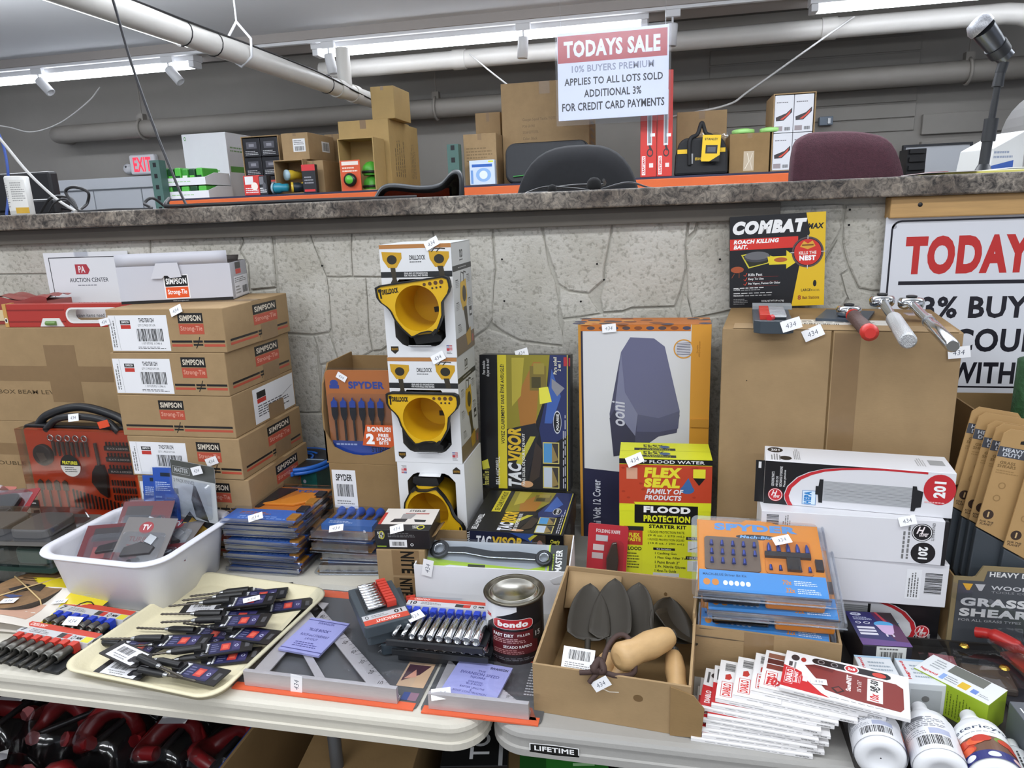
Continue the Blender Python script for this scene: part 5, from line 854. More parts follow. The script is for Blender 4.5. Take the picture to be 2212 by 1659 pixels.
def bit_card_proto(flip):
    t = thing('drill_bit_card', 'x', 'drill bit', group='carded drill bits on the tray'); w, d = .084, .036; t.scale = (1.22, 1.22, 1.1); K = mat('#151517', .4, key='card_black')
    m = MB(); pts = [(0, .006), (.008, 0), (w, 0), (w, d), (.008, d), (0, d-.006)]; m.prism(pts, 0, .0022, K); m.obj('card', t)
    A = Art(w, d)
    if flip: A.rect(.12, .08, .86, .92, '#dcdce0'); A.bars(.42, .2, .78, .55); A.ell(.26, .6, .08, .2, '#2a2a30', a0=40, a1=320); A.micro(.4, .62, .8, .85, 2, '#888')
    else: A.rect(.10, .10, .78, .90, '#20224a'); A.rect(.12, .12, .23, .88, '#d9dade'); A.micro(.155, .12, .25, .88, 2, '#444', vert=True); A.rect(.44, .26, .60, .74, '#b83a34'); A.rect(.47, .36, .57, .64, '#d8604c'); A.micro(.27, .2, .41, .8, 4, '#6a6c90'); A.rect(.64, .2, .78, .8, '#3a3560'); A.ring(.71, .5, .035, .09, .35, '#b9bcd8'); A.poly([(.86, .3), (.94, .3), (.94, .7), (.86, .7)], '#4a4a4e')
    A.place('print', t, frame=((0, 0, .0022), (1, 0, 0), (0, 1, 0)))
    m = MB(); m.tube([(.01, d/2, .0075), (-.026, d/2, .0075), (-.033, d/2, .0075)], [.0062, .0062, .0045], K, 10); m.obj('shank_holder', t); m = MB(); m.box(.0, d/2-.008, .0022, .016, d/2+.008, .008, K); m.obj('clip', t)
    m = MB(); m.tube([(-.033, d/2, .0075), (-.036, d/2, .0075), (-.04, d/2, .0075)], [.004, .004, .0026], STEEL, 10); m.obj('collar', t)
    bs = mat('#5d5852', .35, .85, key='bit_twist'); m = MB(); n = 14
    m.tube([(-.04-.05*k/n, d/2, .0075) for k in range(n+1)], [.0024 if k % 2 else .0017 for k in range(n)]+[.0004], bs, 6); m.obj('twist_bit', t); return t
def cards():
    pa, pb = bit_card_proto(0), bit_card_proto(1)
    # (card centre px, bit tip px, height above the tray, white back showing, wording)
    L = [((578, 1277), (463, 1284), 0, 0, 'topmost row card at the rear right corner of the tray'), ((566, 1286), (444, 1294), 1, 0, 'card overlapping the rear right corner card'), ((540, 1300), (420, 1305), 2, 0, 'card with the big lot ticket near the tray rear'), ((620, 1310), (520, 1318), 0, 0, 'lone card lying right of the ticketed one'),
         ((448, 1312), (555, 1302), 0, 1, 'white-backed card at the rear left of the heap'), ((520, 1331), (375, 1331), 1, 0, 'card just below the ticketed card'), ((525, 1344), (371, 1344), 2, 0, 'dark card across the tray middle, upper'), ((545, 1375), (425, 1350), 1, 0, 'card slanting at the right of the tray middle'), ((462, 1370), (318, 1361), 0, 0, 'card with its bit pointing at the left tray rim'),
         ((395, 1386), (307, 1381), 1, 0, 'card left of the tray centre showing its red patch'), ((440, 1388), (352, 1392), 0, 0, 'card tucked beneath the red patched one'), ((485, 1400), (330, 1417), 1, 0, 'card right of centre below the slanting card'), ((500, 1422), (332, 1432), 0, 0, 'long low card above the front right card'), ((430, 1455), (335, 1428), 1, 0, 'front right card turned towards the tray corner'), ((275, 1416), (380, 1458), 2, 1, 'white-backed card with a barcode at the front left'), ((300, 1400), (200, 1390), 0, 0, 'card peeking out under the barcode card'), ((268, 1448), (402, 1470), 1, 1, 'white-backed card closest to the front rim')]
    pk = [0, 0]
    for k, (c, tip, lv, fl, lab) in enumerate(L):
        z = TZ+.0032+lv*.012; a, b = pz(*c, z), pz(*tip, z+.006); pr = (pa, pb)[fl]
        o = pr if not pk[fl] else dup(pr); pk[fl] = 1; d = (a-b); ang = math.atan2(d.y, d.x)
        off = Matrix.Rotation(ang, 4, 'Z') @ Vector((.051, .022, 0)); o.location = Vector((a.x, a.y, z))-off; o.rotation_euler = (R.uniform(-.03, .03), R.uniform(-.04, .04), ang); o['label'] = 'drill bit '+lab
        if k == 2: price_tag(o, (.045, .018, .003), (1, .3, 0), (0, 0, 1), .85)
cards()
# ---------------- clamshell piles
def shell_proto(lab, blue):
    w, d, h = .198, .225, .0165; t = thing('clamshell_pack', lab, 'clamshell pack', group='clamshells stacked left of the drill holder boxes'); OR = mat('#c9772f', .4, key='spy_orange'); BL = mat('#3f70c2', .35, key='spy_blue'); K = mat('#26262c', .4)
    m = MB(); m.box(.01, .012, .0065, w-.01, d-.012, .0075, OR); m.obj('card', t); m = MB(); m.box(.01, .008, .0078, w-.01, .075, .0092, BL); m.obj('blue_insert', t); m = MB(); m.box(.012, .0065, .0045, w-.04, .0078, .0075, BL); m.obj('blue_edge', t)
    A = Art(w-.03, .06); A.micro(.1, .55, .6, .8, 2, '#b9682f'); A.micro(.15, .15, .9, .45, 2, '#8fb0ea'); A.place('print', t, frame=((.015, .012, .0092), (1, 0, 0), (0, 1, 0)))
    A = Art(w-.02, .12); A.text('SPYDER', .35, .80, .95, .92, '#3b5fae', .04); A.place('card_print', t, frame=((.01, .09, .0076), (1, 0, 0), (0, 1, 0)))
    m = MB(); m.prism([(.06, .10), (.10, .13), (.13, .17), (.17, .175), (.175, .13), (.14, .10)], .0076, .014, mat('#e08a2c', .35)); m.obj('orange_tool', t, bev=.002)
    for k in range(4): m = MB(); m.box(.165, .02+.045*k, .0075, .188, .05+.045*k, .0145, K if k % 2 else mat('#b57a2c', .4)); m.obj('blade_block', t, bev=.001)
    m = MB(); m.prism([(.02, .085), (.06, .085), (.10, .2), (.02, .2)], .0076, .011, K); m.obj('blade_set', t)
    m = MB(); m.box(.012, -.0012, .0050, w-.012, .0012, .0066, EDGE); m.box(.008, .003, .0068, w-.008, .0045, h-.001, EDGE); m.obj('front_edge', t); m = MB(); m.box(w-.0045, .012, .0068, w-.003, d-.012, h-.001, clear('#eef0f4', .16, .2, 'side_edge', .3)); m.obj('side_edge', t); m = MB(); m.prism(rrect(0, 0, w, d, .012), .0052, .0060, CLEAR); m.prism(rrect(.006, .004, w-.006, d-.006, .01), .0060, h, CLEAR, top=rrect(.010, .008, w-.010, d-.010, .01)); m.obj('clear_shell', t); return t
ORD = ('lowest', 'second from the bottom', 'third from the bottom', 'fourth from the bottom', 'fifth from the bottom', 'sixth from the bottom', 'seventh from the bottom', 'topmost')
p = shell_proto('x', 1); base = pz(478, 1243, TZ)
for k in range(8):
    o = p if k == 0 else dup(p); o.location = (base.x+(-.004, .002, -.005, -.002, .0, -.004, -.002, -.004)[k], base.y+.012+(.0, .006, -.002, .004, .0, .008, .002, .0)[k], TZ+k*.0172); o.rotation_euler = (0, 0, (.02, -.03, .0, .03, -.02, .03, .0, .01)[k])
    o['label'] = 'blue and orange blade clamshell, %s of the tall pile of eight' % ORD[k]
    if k == 7: price_tag(o, (.095, .012, .0172), (1, .55, .2), (0, -.6, 1))
def bits_proto():
    w, d, h = .165, .20, .026; t = thing('drill_clamshell', 'x', 'clamshell pack', group='clamshells with blue bits'); m = MB(); m.box(.008, .01, .004, w-.008, d-.01, .005, mat('#a3763f', .4)); m.obj('card', t); m = MB(); m.box(.02, .05, .0052, w-.02, .085, .018, mat('#3a6cb4', .35)); m.obj('blue_insert', t)
    A = Art(w-.04, .034); A.micro(.1, .3, .6, .7, 2, '#c8d6ee'); A.place('print', t, frame=((.02, .05, .018), (1, 0, 0), (0, 1, 0)))
    for k in range(5): m = MB(); x = .032+.025*k; m.tube([(x, .09, .014), (x, .12, .014), (x, .13, .014), (x, .165, .014)], [.004, .004, .010, .010], mat('#2250a8', .35, key='bit_blue'), 10); m.obj('blue_bit', t); m = MB(); m.tube([(x, .165, .014), (x, .18, .014)], [.009, .001], mat('#22242a', .4), 8); m.obj('bit_tip', t)
    m = MB(); m.box(.014, -.001, .0028, w-.014, .001, .0042, EDGE); m.box(.014, .008, .0055, w-.014, .0095, h-.004, EDGE); m.obj('front_edge', t); m = MB(); m.prism(rrect(0, 0, w, d, .014), .0030, .0038, CLEAR); m.prism(rrect(.008, .006, w-.008, d-.008, .012), .0052, h, CLEAR, top=rrect(.014, .014, w-.014, d-.014, .012)); m.obj('clear_shell', t)
    for k in range(5): m = MB(); x = .028+.026*k; m.grid(lambda u, v: (x+.010*u, .0068+.004*v, .006+.017*v), 3, 3, BLIST); m.obj('shell_rib', t)
    return t
p = bits_proto(); base = pz(668, 1243, TZ)
for k in range(4):
    o = p if k == 0 else dup(p); o.location = (base.x+(.008, .012, -.008, -.010)[k], base.y+(.0, .012, .006, .012)[k], TZ+k*.0265); o.rotation_euler = (0, 0, (.12, .05, .0, .02)[k]); o['label'] = 'clamshell of blue spade bits, %s of the low pile of four' % ('lowest', 'second from the bottom', 'third from the bottom', 'topmost')[k]
    if k == 3: price_tag(o, (.075, .014, .027), (1, .25, .1), (0, -.5, 1))
# round blue lidded tub on a teal box
c = pz(640, 990, .90); t = at_box('teal_box', 'dark teal shrink-wrapped box under the blue round case', 'box', c.x-.075, c.y-.03, TZ, .145, .10, .135, mat('#1f5e58', .35, noise=(20, .35)), 0); A = Art(.145, .135); [A.ell(R.uniform(.1, .9), R.uniform(.1, .9), .03, .04, ('#9a7a9a', '#3f8a7a', '#b0b0c0')[k % 3]) for k in range(12)]; A.place('print', t, frame=faces(.145, .10, .135)['front'])
t = thing('saw_blade_case', 'round blue plastic blade case lying on the teal box', 'blade case', (c.x, c.y+.02, TZ+.1355), 0); BP = mat('#2f6fd0', .3, key='case_blue'); rr = .092; m = MB(); m.lathe([(.001, 0), (rr-.002, 0), (rr, .003), (rr, .008), (rr-.004, .0095)], BP, 48); m.obj('lower_rim', t); m = MB(); m.lathe([(rr-.004, .0100), (rr-.001, .011), (rr-.001, .018), (rr-.006, .020), (rr-.012, .0185)], BP, 48); m.obj('upper_rim', t); m = MB(); m.lathe([(rr-.012, .0185), (.012, .0185), (.012, .0175), (.001, .0175)], mat('#25272d', .3), 48); m.obj('blade', t)
for k in range(4): m = MB(); m.tube([(.02*math.cos(a_)+(.012+.012*k)*math.cos(a_)*1.2, .02*math.sin(a_)+(.012+.012*k)*math.sin(a_)*1.2, .0195) for a_ in [k*.9+s*.25 for s in range(9)]], .003, BP, 6); m.obj('swirl', t)
m = MB(); m.box(-.075, -.012, .0187, .075, -.006, .0195, mat('#9fb4cc', .3)); m.obj('stripe', t); m = MB(); m.box(-.03, -rr-.008, .002, .03, -rr+.002, .014, BP); m.obj('latch', t, bev=.003)
# ------------------------------------------------------------------ middle of the tables
def polar(pts, c, n):
    """sample a closed outline at n angles about c"""
    out = []
    for k in range(n):
        a = 2*math.pi*k/n; dx, dy = math.cos(a), math.sin(a); best = None
        for i in range(len(pts)):
            x1, y1 = pts[i][0]-c[0], pts[i][1]-c[1]; x2, y2 = pts[(i+1) % len(pts)][0]-c[0], pts[(i+1) % len(pts)][1]-c[1]; ex, ey = x2-x1, y2-y1; den = dx*ey-dy*ex
            if abs(den) < 1e-12: continue
            t = (x1*ey-y1*ex)/den; s = (x1*dy-y1*dx)/den
            if t > 0 and -1e-6 <= s <= 1+1e-6 and (best is None or t > best): best = t
        out.append((c[0]+dx*best, c[1]+dy*best))
    return out
# spade bit display
a = py(710, 1000, 1.50); DX, DW, DD = a.x, .185, .19
t = at_box('bit_carton', 'brown carton with a white barcode label under the spade bit display', 'carton', DX, 1.50, TZ, DW, DD, .214, KRAFT2); A = Art(DW, .214); A.rect(.03, .46, .36, .92, '#e8e8ea'); A.text('SPYDER', .08, .79, .31, .87, '#222', .03); A.bars(.08, .60, .31, .75); A.micro(.07, .50, .33, .56, 2, '#888'); A.place('label', t, frame=faces(DW, DD, .214)['front'])
z = TZ+.2145; k = .004; h = .236
t = thing('display_box', 'cut-out brown display box holding a spade bit clamshell', 'display box', (DX-.004, 1.50, z))
for n, q in (('base', (0, 0, 0, DW, DD, k)), ('back_panel', (0, DD-k, k, DW, DD, h-.01)),): m = MB(); m.box(*q, KRAFT2); m.obj(n, t)
for x in (0, DW-k): m = MB(); m.prism([(0, k), (DD-k, k), (DD-k, h), (.05, h), (.015, h*.82), (0, h*.55)], x, x+k, KRAFT2, T=Matrix(((0, 0, 1, 0), (1, 0, 0, 0), (0, 1, 0, 0), (0, 0, 0, 1)))); m.obj('side_panel', t)
m = MB(); m.prism([(0, k), (DW, k), (DW, .055)]+[(DW*(1-i/8), .055+.035*((i/8-.5)*2)**2-.035) for i in range(1, 8)]+[(0, .085)], -k, 0, KRAFT2, T=YZ); m.obj('front_lip', t)
t = thing('spade_bit_clamshell', 'orange clamshell of six spade bits standing in the display box', 'clamshell pack', (DX+.006, 1.512, z+.0045)); w, h2 = .172, .222; OR = mat('#cf7a3a', .4, noise=(5, .08), key='spade_orange'); m = MB(); m.prism(rrect(0, 0, w, h2, .012), -.003, 0, OR, T=YZ); m.obj('card', t)
A = Art(w, h2); A.rect(.03, .02, .97, .22, '#2d4fa8'); A.text('STINGER', .6, .10, .95, .16, '#131c40', .03); A.micro(.08, .16, .5, .2, 1, '#c9d4f0'); A.text('SPYDER', .34, .80, .86, .88, '#3a4fa0', .05); A.ell(.13, .86, .06, .035, '#3a4fa0'); A.rect(.06, .80, .2, .84, '#3a4fa0'); A.place('print', t, frame=((0, -.0002, 0), (1, 0, 0), (0, 0, 1)))
for i in range(6):
    x = w*(.12+.135*i); q = MB(); q.tube([(x, -.006, h2*.23), (x, -.006, h2*.47)], .0028, mat('#4a4644', .3, .8), 8); q.prism([(x-.0035, h2*.46), (x+.0035, h2*.46), (x+.0075, h2*.52), (x+.0075, h2*.60), (x-.0075, h2*.60), (x-.0075, h2*.52)], .004, .008, mat('#2a2a30', .3, .5), T=YZ); b = q.obj('spade_bit', t); q = MB(); q.prism([(x-.0075, h2*.602), (x+.0075, h2*.602), (x+.0075, h2*.66), (x+.002, h2*.68), (x, h2*.71), (x-.002, h2*.68), (x-.0075, h2*.66)], .004, .008, mat('#2848a0', .35), T=YZ); q.obj('blue_tip', b)
A = Art(w, h2); A.poly([(.57, .42), (.97, .42), (.97, .17), (.50, .19), (.52, .26)], '#cf5a2a'); A.text('BONUS!', .59, .345, .93, .40, '#f4ece6', .05); A.text('2', .56, .205, .68, .325, '#fff', .06); A.text('FREE\nSPADE\nBITS', .71, .205, .92, .325, '#fff', .04); A.place('bonus_sticker', t, frame=((0, -.0112, 0), (1, 0, 0), (0, 0, 1)))
m = MB(); m.prism(rrect(.006, h2*.2, w-.006, h2*.76, .012), .010, .0106, CLEAR, T=YZ); m.prism(rrect(-.002, -.002, w+.002, h2+.006, .012), .0006, .001, CLEAR, T=YZ); m.obj('clear_shell', t); price_tag(t, (w*.26, -.002, h2*.93), (1, 0, -.6), (0, -1, 0), .8)
# drill holder boxes
def drilldock():
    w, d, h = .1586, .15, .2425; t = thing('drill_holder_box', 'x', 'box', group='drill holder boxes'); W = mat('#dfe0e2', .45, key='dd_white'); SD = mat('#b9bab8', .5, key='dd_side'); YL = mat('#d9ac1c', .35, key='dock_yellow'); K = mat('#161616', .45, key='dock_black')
    k = .0015; hole = [(.14, .62), (.25, .70), (.75, .70), (.86, .60), (.86, .18), (.74, .10), (.26, .10), (.14, .18)]; hp = [(x*w, z*h) for x, z in hole]; c = (w*.5, h*.42); n = 48
    m = MB(); ringp(m, polar([(0, 0), (w, 0), (w, h), (0, h)], c, n), polar(hp, c, n), 0, k, W, T=YZ)
    cz = polar([(0, 0), (w, 0), (w, h), (0, h)], c, n)
    m.prism([(0, 0), (w, 0), (w, .0006), (0, .0006)], 0, k, W, T=YZ); m.obj('front_panel', t)
    # exact corners of the front panel
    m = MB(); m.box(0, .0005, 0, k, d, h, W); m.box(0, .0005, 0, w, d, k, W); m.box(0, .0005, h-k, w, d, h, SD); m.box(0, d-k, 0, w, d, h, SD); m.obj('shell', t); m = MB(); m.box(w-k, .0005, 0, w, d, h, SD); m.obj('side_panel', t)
    for x0, z0 in ((0, 0), (w, 0), (w, h), (0, h)):
        sx, sz = (1 if x0 == 0 else -1), (1 if z0 == 0 else -1); m = MB(); m.prism([(x0, z0), (x0+sx*.03, z0), (x0+sx*.008, z0+sz*.02), (x0, z0+sz*.05)] , 0, .0012, W, T=YZ); m.obj('corner_fill', t)
    m = MB(); m.box(k, .135, k, w-k, .136, h-k, K); m.obj('dark_interior_sheet', t)  # black sheet standing in for the dark inside of the box
    A = Art(w, h); A.rect(0, .965, 1, 1, '#b07a45'); A.rect(0, .715, 1, .765, '#26282a'); A.text('GRAB AND GO ORGANIZATION\nFOR YOUR DRILLS AND DRIVERS', .33, .722, .66, .758, '#e6e6e6', .02)
    for cx, s in ((.17, 1), (.83, 1)):
        A.poly([(cx-.14, .94), (cx+.14, .93), (cx+.14, .88), (cx+.06, .80), (cx-.06, .80), (cx-.13, .87)], '#c79a24'); A.ell(cx, .87, .07, .04, '#2d2a22'); A.poly([(cx-.03, .80), (cx+.04, .80), (cx+.05, .70), (cx+.08, .62), (cx-.08, .62), (cx-.01, .70)] if cx < .5 else [(cx-.03, .81), (cx+.05, .81), (cx+.07, .72), (cx, .72)], '#3a3428'); 
        if cx < .5: A.poly([(cx-.09, .66), (cx+.07, .65), (cx+.07, .61), (cx-.08, .60)], '#b98a22')
        else: [A.line([(cx-.1+.07*q, .93), (cx-.06+.07*q, .96), (cx+.02+.07*q, .955)], .002, '#2d2a22') for q in range(2)]
    A.text('DRILLDOCK', .42, .865, .64, .905, '#222', .02); A.micro(.42, .84, .64, .856, 1, '#555'); A.poly([(.06, .10), (.17, .10), (.17, .06), (.115, .03), (.06, .06)], '#2a241a'); A.text('DRILLDOCK', .07, .065, .16, .085, '#b98a22', .02); A.rect(.86, .06, .94, .11, '#b9424a'); A.rect(.86, .085, .90, .11, '#3a4a8a'); [A.rect(.86 if q > 1 else .90, .063+.011*q, .94, .068+.011*q, '#e6dede') for q in range(4)]; A.micro(.86, .03, .94, .055, 2, '#777')
    A.place('print', t, frame=faces(w, d, h)['front'], lift=.0018)['kind'] = 'stuff'
    A = Art(d, h); A.rect(0, 0, 1, .16, '#6f5f4c'); A.rect(0, .75, 1, .80, '#2b2d2e'); A.micro(.28, .765, .85, .785, 1, '#9a9a98'); A.text('DD', .40, .86, .56, .93, '#333', .03); A.micro(.38, .83, .62, .85, 1, '#555')
    A.poly([(.36, .64), (.66, .66), (.70, .50), (.62, .40), (.44, .38), (.32, .5)], '#c09a2c'); A.ell(.54, .53, .10, .075, '#3a3426'); A.poly([(.46, .41), (.64, .41), (.68, .24), (.78, .13), (.56, .11), (.56, .24)], '#3d3526'); A.poly([(.52, .16), (.80, .20), (.78, .05), (.58, .04)], '#a8842c'); [A.line([(.40+.14*q, .64), (.42+.14*q, .73), (.54+.14*q, .715)], .0035, '#333') for q in range(2)]
    for x, z in ((.12, .66), (.72, .68), (.10, .46), (.74, .46), (.14, .26)): A.micro(x, z-.06, x+.2, z, 4, '#8a8b88', int(x*50)); A.rect(x, z+.005, x+.13, z+.014, '#444')
    A.rect(.78, .30, .92, .39, '#3b3b3b'); A.rect(.80, .32, .90, .35, '#c9c9c7'); A.rect(.86, .05, .93, .12, '#a85a52'); A.place('print_side', t, frame=faces(w, d, h)['right'])
    out = [(x*w, z*h) for x, z in ((.0, .685), (.05, .70), (1.0, .695), (1.05, .67), (1.04, .57), (.985, .535), (.90, .48), (.87, .36), (.80, .28), (.72, .205), (.66, .24), (.52, .235), (.38, .205), (.27, .29), (.19, .38), (.15, .47), (.08, .53), (.0, .57))]
    c = (w*.53, h*.455); rr = .0485; n = 64; o2 = polar(out, c, n); g = [(x-c[0], z-c[1]) for x, z in o2]; sc = lambda q: [(x*q, z*q) for x, z in g]
    circ = [(rr*math.cos(2*math.pi*i/n), rr*math.sin(2*math.pi*i/n)) for i in range(n)]
    m = MB(); ringp(m, sc(.955), circ, .020, .026, YL, T=YZ); dk = m.obj('dock', t, loc=(c[0], 0, c[1])); m = MB(); ringp(m, g, sc(.95), .016, .0285, K, T=YZ); m.obj('dock_rim', dk)
    m = MB(); m.add([(x, -.020, z) for x, z in circ]+[(x*.93, .085, z*.93) for x, z in circ], [(i, (i+1) % n, n+(i+1) % n, n+i) for i in range(n)], YL, True); m.add([(x*.93, .085, z*.93) for x, z in circ], [tuple(range(n))], YL); m.obj('dock_barrel', dk)
    m = MB(); m.prism([(-.012, -.03), (.012, -.03), (.012, -.018), (-.012, -.018)], 0, .001, K, T=Matrix.Translation((.012, .0845, .006)) @ YZ); m.obj('barrel_slot', dk)
    for i in range(4): m = MB(); m.prism([(.026+.0125*i+(.0035+.0004*i)*math.cos(q*.7), .047+(.0035+.0004*i)*math.sin(q*.7)) for q in range(9)], .0262, .0268, mat('#5a3a1c', .5), T=YZ); m.obj('bit_hole', dk)
    for i in range(3): m = MB(); m.prism([(.042+.009*i+.0022*math.cos(q*.7), .037+.0022*math.sin(q*.7)) for q in range(9)], .0262, .0268, mat('#3a2a1c', .5), T=YZ); m.obj('bit_hole', dk)
    A = Art(.045, .016); A.text('DRILLDOCK', .18, .15, 1, .85, '#141414', .05); A.rect(0, .55, .16, .95, '#141414'); A.rect(.05, -.3, .13, .6, '#141414'); A.place('dock_logo', dk, frame=((-.078, -.0263, .036), (1, 0, 0), (0, 0, 1)))
    m = MB(); m.prism([(-.026, -.062), (-.012, -.056), (.02, -.056), (.036, -.066), (.034, -.078), (-.022, -.078)], -.03, .012, K, T=YZ); m.prism([(-.02, -.058), (.028, -.058), (.02, -.050), (-.012, -.050)], -.01, .014, YL, T=YZ); m.obj('dock_foot', dk)
    m = MB(); m.prism([(.022, -.056), (.032, -.048), (.036, -.052), (.026, -.062)], .02, .03, K, T=YZ); m.obj('dock_hook', dk)
    m = MB(); m.grid(lambda u, v: (w*(.34+.32*u), -.001-.012*v, h*.10+.004*v), 3, 3, W); m.obj('torn_flap', t, solid=.001); return t
p = drilldock()
for i, (xp, lab) in enumerate((((838, 772), 'top drill holder box of the stack with a tilted yellow dock'), ((855, 1000), 'middle drill holder box of the stack'), ((858, 1000), 'bottom drill holder box of the stack, standing upside down'))):
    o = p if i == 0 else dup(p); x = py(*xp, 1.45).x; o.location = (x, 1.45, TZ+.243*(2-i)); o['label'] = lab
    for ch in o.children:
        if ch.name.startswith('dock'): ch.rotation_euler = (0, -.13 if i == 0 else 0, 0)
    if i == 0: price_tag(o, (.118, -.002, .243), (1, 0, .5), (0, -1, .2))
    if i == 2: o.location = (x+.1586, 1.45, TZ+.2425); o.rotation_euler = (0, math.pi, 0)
# visor boxes
def visor_art(A, en=False):
    A.rect(0, 0, 1, 1, '#17171b'); A.rect(.20, .0, .30, 1, '#d8c832') if not en else A.rect(.15, .45, .25, 1, '#d2c436')
    A.poly([(.30, .45), (.30, 1), (.78, 1), (.74, .72), (.62, .50)], '#8f8426'); A.poly([(.42, .70), (.60, .95), (.68, .95), (.62, .45), (.45, .48)], '#a5702e'); A.poly([(.36, .62), (.36, .98), (.50, .98), (.46, .70)], '#b5a63a'); A.rect(.56, .74, .74, .92, '#7a6a2c'); A.rect(.58, .76, .68, .84, '#4a431f'); A.rect(.60, .86, .72, .94, '#9a8a3a')
    A.poly([(.78, 1), (.98, 1), (.98, .42), (.70, .30), (.66, .46), (.75, .72)], '#27305f'); A.poly([(.80, .9), (.9, .7), (.8, .5), (.72, .5)], '#3f5fa8'); A.poly([(.30, .45), (.62, .50), (.66, .42), (.5, 0.02), (.30, 0)], '#222125'); A.poly([(.40, .20), (.56, .40), (.62, .40), (.44, .16)], '#b8b03a'); A.poly([(.62, .36), (.70, .30), (.66, .10), (.54, .04), (.58, .2)], '#3a2f28'); A.ell(.52, .04, .07, .025, '#c89a72'); A.rect(.965, 0, .975, 1, '#c9bb3a')
    A.text('TAC', .31, .02, .46, .20, '#dfe2ea', .05, .2, 90); A.text('VISOR', .31, .21, .46, .46, '#dcb52c', .05, .2, 90); A.text('PARE SOLEIL DE JOUR ET DE NUIT' if not en else 'DAY & NIGHT CAR VISOR', .47, .03, .51, .42, '#e6e6e6', .02, 0, 90)
    A.text('BELL+HOWELL', .17 if not en else .04, .03, .215 if not en else .10, .24 if not en else .38, '#e9e9e9', .01, 0, 90)
    if not en: A.text('VOYEZ CLAIREMENT SANS ÊTRE AVEUGLÉ!', .225, .34, .275, .93, '#1d1d1d', .02, .1, 90); A.text('Para soleil\n2 en 1', .82, .86, .90, .985, '#e8e2c8', .02, .1, 90); A.rect(.93, .92, .97, .985, '#b03038'); A.rect(.985, .92, 1, .98, '#b03038'); A.poly([(.66, .76), (.76, .77), (.80, .66), (.67, .64)], '#e6e04a'); A.poly([(.80, .83), (.94, .76), (.86, .70), (.80, .76)], '#8a8a92'); A.poly([(.01, .2), (.08, .22), (.1, .15), (.02, .14)], '#d6d04a'); A.text('Para soleil 2 en 1', .02, .02, .09, .14, '#d8cf6a', .02, .1, 90); A.text('Pour conduite\nde jour et de nuit!', .03, .84, .12, .97, '#ddd', .01, .1, 90)
    else: A.text('SEE CLEARLY WITHOUT', .175, .48, .235, .97, '#1d1d1d', .02, .1, 90)
    A.ring(.86, .51, .045, .085, .12, '#c9ccd8'); A.ell(.86, .51, .04, .075, '#15151a'); A.text('POLARISÉ', .845, .45, .878, .57, '#eee', .03, 0, 90)
    for z0, z1, c1 in ((.20, .36, '#4f8fc4'), (.015, .18, '#b9c4d4')): A.rect(.70, z0, .88, z1, '#c9bb6a'); A.rect(.71, z0+.008, .87, z1-.008, '#3a3430'); A.rect(.71, z0+.008, .80, z1-.008, c1); A.poly([(.80, z0+.01), (.80, z1-.01), (.87, z0+.03)], '#8f7a4a')
    A.micro(.915, .02, .955, .60, 2, '#b8b8c4', vert=True)
t1 = None
VX, VW, VD, VH = -.415, .212, .225, .0595
for i in range(2):
    t = at_box('visor_box', ('lower of two black visor boxes lying flat under the upright one', 'upper of two black visor boxes lying flat under the upright one')[i], 'box', VX+.004*i, 1.375, TZ+i*.06, VW, VD, VH, mat('#141417', .3), 0, 'car visor boxes', .001)
    A = Art(VW, VD); visor_art(A, True); A.place('print', t, frame=faces(VW, VD, VH)['top'])
    A = Art(VW, VH); A.rect(.03, .02, .70, .98, '#1c2038'); A.poly([(.45, .98), (.7, .98), (.7, .6)], '#2f4a8a'); A.text('TAC', .10, .42, .26, .80, '#e2e4ea', .05, .2); A.text('VISOR', .27, .42, .58, .80, '#dcb52c', .05, .2); A.text('DAY & NIGHT CAR VISOR', .16, .2, .56, .34, '#d8c84a', .02); A.poly([(.64, .1), (.82, .1), (.82, .95), (.7, .95)], '#3a3028'); A.poly([(.64, .8), (.7, .95), (.74, .95), (.66, .7)], '#b8b03a'); A.ell(.76, .55, .03, .2, '#9a6a5a'); A.text('Clearly\nCut The\nGlare!', .86, .3, .97, .8, '#d8cf4a', .02, .1); A.text('L+HOWELL', .005, .1, .03, .95, '#ddd', .01, 0, 90); A.place('print_front', t, frame=faces(VW, VD, VH)['front'])
    A = Art(VD, VH); A.micro(.05, .2, .55, .8, 3, '#6a6a74'); A.frame(.7, .3, .8, .8, .0008, '#88888c'); A.place('print_side', t, frame=faces(VW, VD, VH)['right'])
vz = TZ+.1200; b = py(1040, 1055, 1.615); w = py(1232, 1062, 1.615).x-b.x; h = .332
t = thing('visor_box', 'black visor box standing upright on the flat ones against the wall', 'box', (b.x, 1.615, vz), 0, 'car visor boxes'); t.rotation_euler = (-.13, 0, 0); m = MB(); m.box(0, 0, 0, w, .05, h, mat('#141417', .3)); m.obj('body', t, bev=.001); A = Art(w, h, .25); visor_art(A); A.place('print', t, frame=faces(w, .05, h)['front']); price_tag(t, (w*.47, .006, h+.004), (1, 0, .3), (0, -1, .3))
